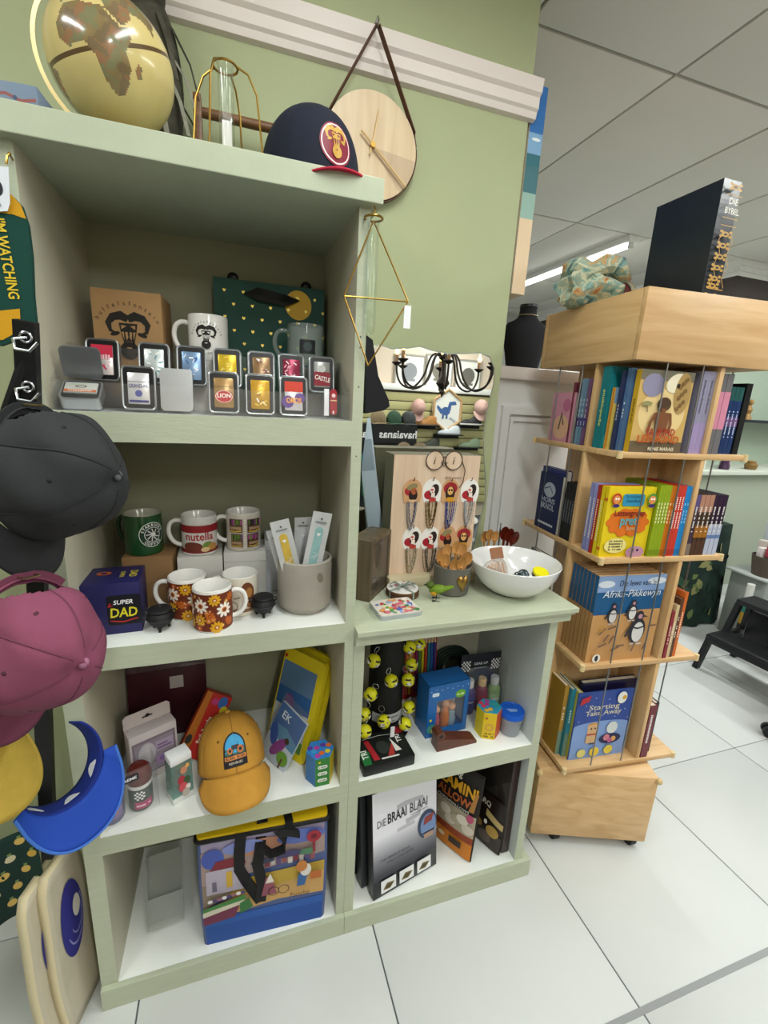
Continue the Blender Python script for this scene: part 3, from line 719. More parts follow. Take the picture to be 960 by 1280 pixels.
Bk = [(107, 152, 'lighter tin with red and pink print on the upper step', ('#e9dfe0', k_red)),
      (175, 212, 'lighter tin with pale blue and white print on the upper step', ('#d5dfe0', stripes(['#ffffff', '#9ec0cc', '#6f9aa8'], 5))),
      (222, 258, 'lighter tin with blue swirl print on the upper step', ('#7f9cc0', stripes(['#ffffff', '#2f4f8f', '#c4d4ea'], 6))),
      (267, 302, 'lighter tin with plain yellow print on the upper step', ('#d6b52e', stripes(['#e8d36a', '#c59a1e'], 7))),
      (310, 344, 'lighter tin with brown and white print on the upper step', ('#9a7a55', stripes(['#ffffff', '#e6d5c0', '#7f2f2f'], 8))),
      (347, 382, 'lighter tin with maroon and pink print on the upper step', ('#8a2a44', stripes(['#e5a9b5', '#f2dfe2'], 9))),
      (385, 420, 'lighter tin with grey and dark red crest print on the upper step', ('#9fa09e', cst))]
for a, c, lab, kd in Bk:
    p = Yp((a+c)/2, 465, .115); tin(p.x, .122, ZA+.0525, lab, kd, -9)
Fr = [(152, 198, 'lighter tin with white and navy powder print in the front row', ('#d9d7d8', gp), .047),
      (200, 243, 'plain silver lighter tin turned back to front in the front row', None, .047),
      (258, 302, 'lighter tin with gold face and red oval print in the front row', ('#a98757', ln), .047),
      (305, 345, 'lighter tin with gold leaf scribble print in the front row', ('#c79a35', stripes(['#f0dc90', '#8a5a1c', '#ffffff', '#e6bf4a'], 11)), .047),
      (349, 384, 'lighter tin with orange and purple print in the front row', ('#d8d3dc', orosk), .047)]
for a, c, lab, kd, y in Fr:
    p = Yp((a+c)/2, 490, .045); tin(p.x, .043, ZA+.0035, lab, kd, -7)
# open tin
p = Yp(106, 500, .05)
t = thing('lighter_tin', 'open silver lighter tin with raised lid and pale lighter inside', 'tin', (p.x, .046, ZA+.017), 0, None, (radians(30), 0, radians(4)))
b = B(); b.prism(rrect(.062, .06, .009), .022, TIN, (0, 0, .022), (1, 0, 0), (0, 1, 0)); b.build('tin_base', t)
b = B(); b.prism(rrect(.056, .054, .007), .001, TBK, (0, 0, .0228), (1, 0, 0), (0, 1, 0)); b.build('insert', t)
b = B(); b.box((0, 0, .0245), (.05, .034, .004), M('#cfd3cc', .3, .3), bev=.0015); b.build('lighter', t)
d = D(pl((0, 0, .0266), (1, 0, 0), (0, 1, 0))); d.rect(-.024, -.016, .024, -.008, '#b9602f'); d.ring(0, .002, .006, .009, '#7d6a58', ry=.5); d.bars(6, 0, -.0145, .005, '#e9ddcf', .036); d.build('print', t, smooth=False)
b = B(); b.prism(shift(rrect(.062, .056, .009), 0, .03), .006, M('#93979c', .35, .7), (0, .036, .022), (1, 0, 0), (0, .12, .99)); b.build('lid', t)
# penknife
p = Yp(415, 503, .03)
t = thing('pocket_knife', 'small red pocket knife in a clear sleeve at the tray end', 'knife', (p.x, .03, ZA+.0035), 0, None, (radians(-5), 0, 0))
b = B(); b.prism(shift(rrect(.014, .052, .0068), .003, .032), .008, M('#9c1c2c', .3), (0, -.004, 0)); b.build('handle', t)
d = D(pl((0, -.004, 0))); d.disc(.003, .045, .004, '#e8c9cc'); d.rect(-.004, .034, .010, .036, '#e9cf9a'); d.rect(.001, .008, .004, .014, '#e9dada'); d.build('print', t, smooth=False)
b = B(); b.bb(-.016, -.006, -.003, .003, .004, .058, M('#e5e5e8', .4), bev=.001); b.build('backing_card', t)
# ================================================================== second compartment (mugs)
card('mug_carton', 'brown carton under the dark green mug', 'box', (.105, .222, ZB), radians(-3), (.105, .1, .125), M('#8a6a45', .75, var=.06, vs=20))
card('mug_carton', 'white carton under the red hazelnut spread mug', 'box', (.213, .225, ZB), radians(2), (.1, .1, .118), '#c9c7c2')
card('mug_carton', 'white carton under the multicoloured patterned mug', 'box', (.318, .222, ZB), radians(-2), (.098, .1, .125), '#cfcecb', prints=[('f', lambda d: d.rect(-.049, .1, .049, .1012, '#a9a9a6'))])
card('mug_carton', 'tall white carton behind the concrete pot', 'box', (.412, .255, ZB), radians(-3), (.09, .095, .14), '#cdd0d6', prints=[('f', lambda d: d.rect(-.045, .112, .045, .1132, '#aeb2ba'))])
def _p(d):
    d.disc(.026, .05, .029, '#e4e6e0', n=36); d.disc(.026, .05, .0275, '#173a24', n=36); d.arc('STARBUCKS', .026, .05, .0200, .0058, '#e4e6e0', da=.30, bold=.03); d.arc('COFFEE', .026, .05, .0255, .0058, '#e4e6e0', a_mid=-pi/2, da=.29, inside=True, bold=.03)
    d.ring(.026, .05, .0165, .0178, '#e4e6e0'); d.disc(.026, .05, .0155, '#2a2d2a')
    for k in range(9): d.line([(.026+.004*cos(a), .05+.004*sin(a)) if r == 0 else (.026+.0145*cos(a), .05+.0145*sin(a)) for r in (0, 1) for a in [2*pi*k/9+.3*r]], .0022, '#d9dcd6')
    d.disc(.026, .051, .0045, '#d9dcd6')
mug('dark green coffee mug with round black and white emblem', (.092, .215, ZB+.125), radians(0), '#1d4a26', inner='#b9b8a8', hcol='#1d4a26', ha=2.6, pr=_p)
def _p(d):
    d.rect(-.062, .008, .062, .018, '#7d2b2a'); d.rect(-.062, .058, .062, .076, '#8d1f24')
    d.text('nutella', .0, .040, .0185, '#a3272c', w=.064, bold=.02)
    d.disc(-.016, .024, .022, '#6b3324', .012); d.disc(.018, .026, .012, '#6f8a3d', .010); d.disc(.030, .022, .012, '#b98a4a', .009); d.disc(.012, .017, .01, '#d9b98a', .006); d.rect(-.03, .076, .03, .08, '#cfc9c2')
mug('white mug with red hazelnut spread lettering on a carton', (.213, .215, ZB+.118), radians(4), '#d6d4cf', ha=pi-.15, pr=_p)
def _p(d):
    rr = random.Random(4)
    for r in (0, 1):
        v = .012+r*.038
        for q, u0 in enumerate((-.034, .006)):
            d.rect(u0, v, u0+.03, v+.033, '#4d3426' if q else '#5e4436')
            for k in range(7): d.rect(u0+.002+k*.004, v+.016+rr.random()*.006, u0+.0052+k*.004, v+.031, rr.choice(['#6a8a3a', '#7a3a7f', '#b05a8a', '#2a2620', '#4a6a2a']))
            d.line([(u0+.002, v+.004), (u0+.015, v+.0025), (u0+.028, v+.005)], .0035, '#c8a548'); d.rect(u0+.003, v+.008, u0+.027, v+.0145, '#a98a6a')
    for k in range(12): d.disc(.0005, .014+k*.0062, .0018, '#e9dfcf', n=8)
mug('white mug with purple and green printed panels on a carton', (.315, .212, ZB+.125), radians(2), '#cfc8bd', ha=pi-.1, pr=_p)
def floral(seed):
    def f(d):
        rr = random.Random(seed)
        d.rect(-.108, .004, .108, .088, '#6b2c14')
        hh = d.h
        def flower(u, v, r, c, n, cc, c2):
            for k in range(n):
                a = 2*pi*k/n; d.h = hh+.0004+.00003*k; d.disc(u+r*.62*cos(a), v+r*.62*sin(a), r*.42, c, r*.2, 10, rot=a)
            d.h = hh+.0008; d.disc(u, v, r*.36, cc, n=14); d.disc(u, v, r*.2, c2, n=12)
        for k in range(60):
            d.h = hh+.0002; u, v = rr.uniform(-.1, .1), rr.uniform(.01, .082); c = rr.choice(['#c9762a', '#b8541e', '#d6952e', '#8a3a1c']); d.disc(u, v, rr.uniform(.003, .0065), c, n=12)
            d.h = hh+.0003; d.disc(u, v, .0018, '#e6c9a0', n=8)
        spots = [(-.027, .062, .016, 'w'), (.022, .05, .017, 'w'), (-.03, .03, .013, 'y'), (.005, .013, .014, 'y'), (.002, .075, .013, 'y'), (.038, .075, .010, 'o'), (-.008, .04, .010, 'o'), (.034, .02, .010, 'o'), (-.06, .05, .015, 'w'), (.068, .03, .015, 'w'), (-.055, .02, .012, 'y'), (.07, .07, .013, 'y')]
        for u, v, r, k in spots:
            if k == 'w': flower(u, v, r, '#efe6da', 9, '#c86a22', '#6b3a1c')
            elif k == 'y': flower(u, v, r, '#d9a21c', 10, '#a8501c', '#e9cfa0')
            else: flower(u, v, r, '#c9661f', 8, '#8f2f14', '#d9902a')
    return f
mug('brown retro floral mug standing behind the other floral mug', (.189, .124, ZB), radians(-3), '#ece9e4', ha=pi-.1, pr=floral(1))
mug('brown retro floral mug with handle turned right at the shelf edge', (.245, .056, ZB), radians(6), '#ece9e4', ha=-.1, pr=floral(2))
def _p(d):
    d.disc(.018, .062, .015, '#6f3f22', .022, rot=.3); d.disc(.02, .058, .008, '#a8743e', .012); d.ring(-.016, .028, .009, .0105, '#5f4a36'); d.text('d', -.018, .068, .01, '#4a3a2c'); d.line([(-.03, .05), (-.01, .046), (.0, .05)], .002, '#7a5a3c'); d.rect(-.03, .012, .03, .02, '#7a5a40'); d.disc(.022, .03, .009, '#8a5a34')
mug('cream mug with brown doodle print behind the floral mugs', (.303, .118, ZB), 0, '#d9d2c2', ha=2.9, pr=_p)
def _f(d):
    d.poly(shift(rrect(.062, .066, .006), .022, .053), '#0e0c16'); d.text('SUPER', .021, .066, .009, '#e9e9ec', w=.036, bold=.02, shear=.15); d.text('DAD', .021, .038, .02, '#d6c92c', w=.05, bold=.02, shear=.1); d.line([(-.002, .07), (-.006, .062), (.002, .064)], .003, '#b3262c'); d.line([(-.004, .031), (.02, .027), (.046, .033)], .003, '#a3262c'); d.disc(-.044, .05, .008, '#b98a2a')
def _t(d):
    d.text('SUPER', .012, .0, .008, '#c9b92c', w=.034, rot=-pi/2, bold=.02); d.text('DAD', .03, .0, .014, '#d2c22e', w=.036, rot=-pi/2, bold=.02); d.disc(-.02, .01, .014, '#b9581f', .010); d.disc(-.02, .01, .006, '#2a1f4f')
card('novelty_box', 'navy mug box with yellow dad lettering behind the pink cap', 'box', (.05, .105, ZB), radians(3), (.105, .1, .112), M('#232055', .45), prints=[('f', _f), ('t', _t)])
def potjie(label, loc):
    t = thing('cast_iron_pot', label, 'pot', loc); IR = M('#17181a', .55, bump=.1, bs=300)
    b = B(); b.lathe([(0, .007), (.012, .008), (.021, .016), (.0265, .027), (.0265, .0275), (.027, .028), (.0255, .036), (.021, .041), (.0235, .044), (.0235, .0455)], IR, 32); b.lathe([(.0268, .026), (.028, .0275), (.0268, .029)], IR, 32, caps=False); b.build('belly', t)
    b = B(); b.lathe([(.0238, .0455), (.0225, .048), (.015, .051), (.005, .0525), (.0035, .055), (0, .0555)], IR, 32); b.build('lid', t)
    for k in range(3):
        a = -pi/2+k*2*pi/3; b = B(); b.tube([(.014*cos(a), .014*sin(a), .013), (.017*cos(a), .017*sin(a), 0.0005)], [.004, .003], IR, 8); b.build('foot', t)
    for s in (-1, 1):
        b = B(); b.tube([(s*.024, 0, .034), (s*.031, 0, .037), (s*.03, 0, .043), (s*.023, 0, .043)], .0018, IR, 6); b.build('lug', t)
potjie('tiny black three legged pot beside the navy box', (.140, .060, ZB)); potjie('tiny black three legged pot beside the concrete planter', (.353, .08, ZB))
# concrete planter with nail files
t = thing('planter_pot', 'light grey concrete planter holding nail file cards', 'planter', (.452, .108, ZB))
CO = M('#a39d93', .8, bump=.12, bs=150, var=.12, vs=14, name='concrete')
b = B(); b.lathe([(0, 0), (.05, 0), (.053, .006), (.062, .014), (.064, .022), (.064, .128), (.062, .13), (.058, .13), (.057, .127), (.057, .02), (0, .018)], CO, 48); b.build('pot', t)
d = D(cyl(.0641), .0002, True); d.disc(.028, .095, .008, '#7b7266', .013, rot=.3); d.build('stain', t)
def nailfile(label, P0, P1, w, colr, off):
    P0, P1 = Vector(P0), Vector(P1); up = (P1-P0).normalized(); n = Vector((0, -1, .0)); n = (n-up*n.dot(up)).normalized(); ux = up.cross(n).normalized()
    if ux.x < 0: ux = -ux
    n = ux.cross(up)
    t = mthing('nail_file_card', label, 'card', axes(ux, -n, up), P0)
    h = (P1-P0).length
    b = B(); b.bb(-w/2, w/2, -.0006, .0006, 0, h, M('#c4c6c6', .5)); b.build('backing_card', t, smooth=False)
    b = B(); b.prism(shift(rrect(w*.42, h*.72, w*.2), 0, h*.48), .0015, M(colr, .6, var=.1, vs=60), (0, -.0022, 0)); b.build('file', t, smooth=False)
    d = D(pl((0, -.0025, 0))); d.disc(0, h*.93, .0022, '#3a3c40'); d.rect(-w*.3, h*.885, w*.3, h*.9, '#7f8488'); heart(d, 0, h*.76, .008, '#eef0f0'); d.line([(-.006, h*.5), (.004, h*.53), (-.002, h*.56), (.008, h*.55), (.0, h*.48)], .0012, '#e9ecec'); d.build('print', t, smooth=False)
zb = ZB+.03
nailfile('grey card with yellow nail file leaning in the concrete planter', (.435, .088, zb), (.388, .06, ZB+.232), .042, '#d3b24a', 0)
nailfile('grey card with teal nail file leaning in the concrete planter', (.447, .075, zb), (.487, .072, ZB+.245), .044, '#8fb8b8', 0)
nailfile('grey card with pink nail file leaning in the concrete planter', (.425, .115, zb), (.383, .105, ZB+.20), .042, '#d9b0b4', 0)
nailfile('plain grey card upright at the back of the concrete planter', (.452, .137, zb), (.452, .145, ZB+.215), .04, '#c9ccd0', 0)

# ================================================================== third compartment
def leanR(n, lean=0):
    """upright sheet facing horizontal direction n, leaning back by lean"""
    n = Vector(n).normalized(); ux = Vector((-n.y, n.x, 0)); up = (Vector((0, 0, 1))*cos(lean)-n*sin(lean)); ny = -(ux.cross(up)); return axes(ux, ny, up)
t = mthing('placemat_pack', 'dark maroon flat pack leaning at the back of the third compartment', 'pack', leanR((.05, -1, 0), .12), (.105, .295, ZS))
b = B(); b.bb(-.1, .1, -.004, .004, 0, .235, M('#3a141d', .35, var=.3, vs=20), bev=.002); b.build('sheet', t)
d = D(pl((0, -.004, 0))); d.rect(.005, .14, .04, .175, '#a49c98'); d.build('label_sticker', t, smooth=False)
b = B(); b.bb(-.1, .1, -.005, -.0045, .2, .24, CLEAR); b.build('clear_header', t, smooth=False)
def _f(d):
    w, h = .11, .16
    d.rect(-.05, .02, .05, .115, '#8a7a86'); d.rect(-.045, .025, .045, .108, '#9c8f9c')
    d.disc(-.018, .075, .02, '#c9c3c9', .03); d.rect(.002, .07, .044, .098, '#b6a3bc'); d.rect(.006, .076, .04, .08, '#7f5f8f'); d.rect(.006, .085, .03, .089, '#7f5f8f'); d.rect(.0, .035, .044, .06, '#a487b0'); d.disc(.022, .048, .014, '#8a66a0', .008)
R = leanR((.45, -.9, 0), .04); t = mthing('gift_set_box', 'pale lilac hanging box with window behind the clear bottle pack', 'box', R, (.083, .165, ZS))
b = B(); b.bb(-.055, .055, -.02, .02, 0, .135, M('#d3c8ca', .5), bev=.002); b.build('carton', t)
b = B(); b.prism([(-.055, .135), (.055, .135), (.055, .165), (.048, .172), (-.048, .172), (-.055, .165)], .0015, M('#cfc3c1', .5), (0, .019, 0)); b.build('hang_tab', t)
d = D(pl((0, -.02, 0))); _f(d); d.build('window_print', t, smooth=False)
d = D(pl((0, .0175, 0))); d.rect(-.012, .151, .012, .155, '#1d1a1c'); d.disc(0, .155, .005, '#1d1a1c'); d.build('euro_slot', t, smooth=False)
def _f(d):
    d.rect(-.035, 0, .035, .17, '#b3261f'); d.poly([(-.035, 0), (-.012, 0), (-.02, .17), (-.035, .17)], '#b3671f'); d.text('Bath Bombs', .006, .075, .011, '#f2e2c8', rot=pi/2, w=.07, bold=.02); d.bars(10, .02, .075, .008, '#f2e2c8', .055, rot=pi/2)
    d.disc(.016, .152, .012, '#2f63a8', .016); d.disc(-.004, .15, .009, '#b9357a'); d.disc(.026, .132, .010, '#d6c02c', .013); d.disc(-.026, .045, .008, '#34302c', .012)
R = leanR((.15, -1, 0), .25) @ Matrix.Rotation(radians(30), 3, 'Y')
t = mthing('bath_kit_box', 'red and orange box with coloured dots leaning behind the mustard cap', 'box', R, (.165, .178, ZS+.017))
b = B(); b.bb(-.035, .035, -.012, .018, 0, .17, M('#a5391f', .45), bev=.0015); b.build('carton', t)
d = D(pl((0, -.012, 0))); _f(d); d.build('print', t, smooth=False)
# clear pack of two bottles
t = thing('bottle_pack', 'clear pack of two car bottles with chequered label at the shelf edge', 'pack', (.045, .062, ZS), radians(22))
for x, c1, c2, lab in ((.026, '#5a1c18', '#3f4a44', 1), (-.034, '#4f4f86', '#5c5a7c', 0)):
    b = B(); b.lathe([(0, .002), (.024, .002), (.0255, .006), (.0255, .06), (.024, .064)], M(c2, .35), 32, (x, 0, 0)); b.build('bottle', t)
    b = B(); b.lathe([(.0262, .062), (.0262, .07), (.024, .071)], M('#d8d6d4', .4), 32, (x, 0, 0)); b.build('collar', t)
    b = B(); b.lathe([(.0258, .071), (.0265, .075), (.0265, .088), (.024, .1), (.017, .108), (0, .111)] if lab else [(.022, .071), (.022, .085), (0, .087)], M(c1, .35, bump=.3, bs=200), 32, (x, 0, 0)); b.build('cap', t)
    mp = cyl(.0256)
    d = D(lambda u, v, h, mp=mp, x=x: mp(u, v, h)+Vector((x, 0, 0)), .0003, True)
    if lab:
        for i in range(5):
            for j in range(5):
                if (i+j) % 2: d.rect(-.018+i*.0045, .034+j*.0045, -.0135+i*.0045, .0385+j*.0045, '#e9e9e9'); d.h -= d.e
        d.up(); d.rect(-.018, .01, .02, .028, '#b03a6f'); d.bars(7, 0, .016, .006, '#f2e0ea', .03)
    else: d.rect(-.02, .015, .02, .05, '#7f6f9c'); d.disc(0, .035, .01, '#b9886a')
    d.build('label', t)
b = B()
for x0, x1, y0, y1 in ((-.065, .058, -.0305, -.030), (-.065, .058, .030, .0305), (-.0655, -.065, -.03, .03), (.058, .0585, -.03, .03)): b.bb(x0, x1, y0, y1, 0, .125, CLEAR)
b.build('clear_sleeve', t, smooth=False)
b = B(); b.bb(-.03, .02, -.0315, -.031, .098, .115, M('#23252b', .5)); b.build('brand_strip', t, smooth=False)
d = D(pl((0, -.0316, 0))); d.text('XTREME', -.005, .103, .007, '#e9e9ee', w=.042, bold=.02); d.build('print', t, smooth=False)
# small figurine box
t = thing('figurine_box', 'small white topped clear box with red printed figure beside the mustard cap', 'box', (.153, .072, ZS), radians(28))
b = B(); b.bb(-.024, .024, -.019, .019, 0, .017, M('#d9dcda', .4), bev=.001); b.build('tray', t)
b = B(); b.bb(-.024, .024, -.019, .019, .107, .125, M('#dedfe0', .4), bev=.001); b.build('lid', t)
b = B()
for a in ((-.024, -.0235, -.019, .019), (.0235, .024, -.019, .019), (-.024, .024, -.019, -.0185), (-.024, .024, .0185, .019)): b.bb(*a, .017, .107, clear_mat('#d5e8e4', .03, .1))
b.build('clear_wall', t, smooth=False)
b = B(); b.ell((.0, 0, .05), (.012, .010, .033), M('#a8746a', .5), 14, 10); b.ell((.002, 0, .088), .011, M('#c9a48a', .5), 14, 10); b.build('figure', t)
d = D(pl((0, -.019, 0))); 
for u, v, r, c in ((.004, .085, .008, '#c9886a'), (-.002, .06, .009, '#b03040'), (.01, .055, .008, '#3f5a3a'), (.0, .04, .010, '#c9505a'), (.012, .035, .006, '#e9dfd6'), (.006, .022, .009, '#b9b0a6'), (.012, .095, .005, '#d8a25a')): d.disc(u, v, r, c, r*1.3, 14)
d.build('print', t, smooth=False)
# mustard cap
def _patch(d):
    f0 = d.fn; d.fn = lambda u, v, h: f0(u*1.4, (v-.045)*1.35+.05, h)
    P = [(-.021, .022), (.021, .022), (.021, .052)]+arcpts((0, .055), .021, 0, pi, 12)+[(-.021, .052)]
    d.poly(P, '#1e1c22'); d.poly([(-.018, .045), (.018, .045), (.018, .054)]+arcpts((0, .055), .018, 0, pi, 12)+[(-.018, .054)], '#3fa2d6')
    d.poly([(-.018, .042), (.018, .042), (.018, .05), (.006, .054), (-.006, .049), (-.018, .052)], '#3f6a5a'); d.disc(-.009, .049, .005, '#c9723a'); d.disc(.01, .049, .006, '#c9723a'); d.rect(-.006, .05, .008, .057, '#33303a'); d.disc(-.009, .049, .0025, '#22222a'); d.disc(.01, .049, .003, '#22222a')
    d.rect(-.019, .034, .019, .0405, '#d98a4a'); d.text('BOERE BOER', 0, .0352, .0042, '#2a1c1c', w=.034, bold=.02); d.text('REPUBLIEK', 0, .027, .0036, '#e9dcc8', w=.024)
cap('mustard yellow cap with tractor patch hanging over the shelf edge', eul(radians(-24), 0, radians(9)), (.272, .100, ZS+.040), '#c08c36', patch=_patch, crush=.03, button='#c9953a', bl=.072, cup=.02, droop=radians(62))
t = mthing('swing_tag', 'square black swing tag standing behind the mustard cap', 'tag', leanR((.2, -1, 0), .1) @ Matrix.Rotation(radians(-32), 3, 'Y'), (.315, .138, ZS+.115))
b = B(); b.bb(-.014, .014, -.0005, .0005, 0, .028, M('#151515', .5)); b.build('card', t, smooth=False)
d = D(pl((0, -.0005, 0))); d.text('REPUBLIEK', 0, .011, .004, '#d9d9d9', w=.022); d.build('print', t, smooth=False)
b = B(); b.tube([(0, 0, 0), (.004, .001, -.02), (.0, .002, -.04)], .0008, M('#151515', .5), 6); b.build('loop', t)
# yellow packs
YL = M('#d8c41c', .45)
def pack(label, off, lean):
    n = Vector((-.80, -.60, 0)); R = leanR(n, lean)
    P = Vector((.395, .137, ZS+.001))-n*off
    t = mthing('activity_pack', label, 'pack', R, P); return t
for k, (lab, off) in enumerate((('yellow trimmed activity pack with tree picture in the third compartment', .012), ('yellow activity pack wedged against the side panel of third compartment', .042))):
    t = pack(lab, off, .30)
    b = B(); b.prism(shift(rrect(.15, .275, .015), 0, .1375), .016, YL, (0, 0, 0)); b.build('sleeve', t)
    if not k:
        d = D(pl((0, 0, 0))); d.rect(-.07, .02, .055, .21, '#c9d3dc'); d.rect(-.07, .12, .055, .21, '#2f5f96'); d.rect(-.07, .17, .055, .24, '#587a9c'); d.poly([(-.07, .02), (.055, .02), (.055, .05), (-.0, .055), (-.07, .04)], '#5a8a3a'); d.rect(.022, .035, .03, .09, '#5a3a24'); d.disc(.026, .1, .022, '#3f7a34', .02); d.disc(-.02, .12, .02, '#6a4a8a', .04); d.disc(-.066, .252, .005, '#c02a20'); d.build('print', t, smooth=False)
n = Vector((-.80, -.60, 0)); t = mthing('picture_cards', 'blue picture card pack in a clear sleeve leaning on the yellow packs', 'pack', leanR(n, .36) @ Matrix.Rotation(radians(14), 3, 'Y'), (.372, .122, ZS+.004))
b = B(); b.bb(-.05, .05, -.004, .004, 0, .15, M('#c3cfdc', .35), bev=.001); b.build('card_stack', t)
d = D(pl((0, -.004, 0))); d.rect(-.05, .06, .05, .15, '#2a5f9c'); d.poly([(-.05, .06), (.05, .06), (.05, .085), (0, .1), (-.05, .09)], '#4f8ab4'); d.text('EK', -.015, .115, .02, '#dfe9f2', bold=.01); d.disc(-.03, .065, .014, '#2a4fa0', .03, rot=.4); d.disc(.0, .045, .014, '#8a3a86', .034, rot=-.5); d.disc(.018, .075, .008, '#4a3428'); d.disc(.028, .03, .02, '#6a9a3a', .018); d.rect(.025, .004, .031, .03, '#5f3a2a'); d.build('print', t, smooth=False)
b = B(); b.bb(-.055, .055, -.0055, -.005, -.0, .175, CLEAR); b.build('clear_sleeve', t, smooth=False)
# hexagonal box
def hexbox(name, label, loc, rz, r, h, side_cols, top_cols, txt=None):
    t = thing(name, label, 'box', loc, rz)
    P = [(r*cos(k*pi/3), r*sin(k*pi/3)) for k in range(6)]
    for k in range(6): 
        b = B(); q0, q1 = P[k], P[(k+1) % 6]; b.add([(q0[0], q0[1], 0), (q1[0], q1[1], 0), (q1[0], q1[1], h), (q0[0], q0[1], h)], [(0, 1, 2, 3)], M(side_cols[k], .4)); o = b.build('side', t, smooth=False)
    b = B(); b.prism(P, h, M(top_cols[0], .4), (0, 0, h), (1, 0, 0), (0, 1, 0)); b.f = b.f[:1]; b.mi = b.mi[:1]; b.build('lid', t, smooth=False)
    d = D(pl((0, 0, h), (1, 0, 0), (0, 1, 0))); hh = d.h
    for k in range(10):
        a = k*2.4; rr = r*.75*((k+.5)/10)**.5; d.h = hh+.00005*k; d.disc(rr*cos(a), rr*sin(a), r*.2, top_cols[k % len(top_cols)], n=10)
    d.build('lid_print', t, smooth=False)
    return t, P
t, P = hexbox('crayon_box', 'green, blue and yellow six sided box beside the yellow packs', (.486, .044, ZS), radians(2), .036, .082, ['#c9b92a', '#3a8a3f', '#2f6fb0', '#2f6fb0', '#2f7a33', '#cdbb28'], ['#2f7fc8', '#b03a9a', '#d6672a', '#5a3a9c', '#3f9ad0', '#d6c02c'])
d = D(pl((0, -.036*cos(pi/6), 0)))
for v in (.012, .032, .052): d.poly(shift(rrect(.024, .010, .004), 0, v+.005), '#d9dfd2'); d.bars(5, 0, v+.0025, .005, '#4a5a4a', .018)
d.disc(-.008, .072, .003, '#d6c02c'); d.build('print', t, smooth=False)

# ================================================================== bottom compartment
t = mthing('clear_holder', 'empty clear plastic holder leaning in the bottom compartment', 'holder', leanR((.1, -1, 0), .5), (.092, .115, ZF+.001))
for x in (-.042, .042):
    b = B(); b.bb(x-.0015, x+.0015, -.035, .0, 0, .16, clear_mat('#eef2f0', .05, .2)); b.build('side_wall', t, smooth=False)
b = B(); b.bb(-.042, .042, -.002, .0, 0, .16, clear_mat('#d9dcd8', .06, .25)); b.build('back_wall', t, smooth=False)
b = B(); b.bb(-.042, .042, -.035, -.033, 0, .07, clear_mat('#e6e9e6', .04, .2)); b.build('front_wall', t, smooth=False)
b = B(); b.bb(-.042, .042, -.035, .0, 0, .003, CLEAR); b.build('base', t, smooth=False)
# picture cooler bag
BX, BY, BH = .348, .075, .335
t = thing('cooler_bag', 'zip cooler bag painted with a seaside village scene and yellow lid', 'bag', (BX, BY, ZF), radians(-3))
bw, bd = .158, .062
b = B(); 
def bagside(a, c):
    k = 1+.03*sin(pi*c); return k
n = 12; P = shift(rrect(2*bw, 2*bd, .01), 0, 0); k = len(P); vs = []
for j in range(n+1):
    f = j/n; s = 1-.02*(1-f)+.02*sin(pi*f)
    vs += [(p[0]*s, p[1]*s, f*BH) for p in P]
b.add(vs, [(j*k+i, j*k+(i+1) % k, (j+1)*k+(i+1) % k, (j+1)*k+i) for j in range(n) for i in range(k)]+[tuple(range(k-1, -1, -1))], M('#4a5a8a', .5)); b.build('bag_body', t)
b = B(); b.prism(P, .012, M('#d6b414', .45), (0, 0, BH+.012), (1, 0, 0), (0, 1, 0)); b.build('lid', t)
b = B(); b.tube([(p[0]*1.01, p[1]*1.01, BH) for p in P], .006, M('#111111', .6), 8, closed=True); b.build('zip_piping', t)
d = D(lambda u, v, h: Vector((u*(1-.02*(1-v/BH)+.02*sin(pi*v/BH)), -bd*(1-.02*(1-v/BH)+.02*sin(pi*v/BH))-h, v)), .0004, True)
w = .149
d.rect(-w, .0, w, BH-.006, '#9a90ac'); d.rect(-w, .0, w, .085, '#1a4a9a'); d.rect(-w, .06, w, .085, '#2456a8')
d.poly([(-w, .085), (-.06, .092), (.03, .105), (w, .098), (w, .175), (.02, .18), (-w, .12)], '#c49a5c')
d.poly([(-w, .15), (-.03, .2), (w, .205), (w, .17), (0, .15)], '#b99a3a'); d.poly([(-w, .12), (-.04, .19), (-.06, .215), (-w, .20)], '#8a7a6a')
d.poly([(-w, .2), (w, .235), (w, .30), (-w, .30)], '#a08a86'); d.disc(.0, .29, .07, '#b8846a', .025); d.disc(.09, .3, .06, '#5f6fb4', .022); d.disc(-.05, .30, .05, '#7a86c0', .02); d.disc(-.122, .28, .026, '#4456a8', .03)
d.rect(-w+.01, .17, -.05, .245, '#b0a8b8'); d.poly([(-.128, .245), (-.045, .25), (-.05, .275), (-.115, .272)], '#7a2432'); d.rect(-.092, .185, -.078, .235, '#c9a23a'); d.rect(-.125, .18, -.115, .21, '#6a6478')
for k in range(9): d.rect(.0+k*.014, .225+.004*(k % 2), .011+k*.014, .245+.006*(k % 3), ['#7a3040', '#b9b4b0', '#5a4a7a', '#8a4a52', '#c9c0b6'][k % 5])
d.disc(-.005, .25, .03, '#3a3a58', .008); d.disc(.06, .258, .035, '#44406a', .01); d.disc(.105, .255, .02, '#4f7a5a', .01)
d.rect(.118, .25, .124, .29, '#8a2030'); d.disc(.121, .30, .018, '#a02838'); d.disc(.121, .30, .008, '#6a1424')
d.poly([(-.01, .14), (.028, .14), (.016, .2), (.002, .2)], '#8a4a5a'); d.poly([(-.0, .18), (.022, .18), (.012, .21)], '#d9d2c6'); d.ring(.045, .15, .012, .014, '#3a2c24'); d.ring(.02, .15, .012, .014, '#3a2c24')
d.poly([(.078, .15), (.098, .15), (.105, .185), (.082, .19)], '#2f5f9a'); d.disc(.1, .2, .014, '#d6d2cc', .02); d.disc(.09, .215, .014, '#c07a3a', .018); d.rect(.112, .165, .14, .19, '#b5652a')
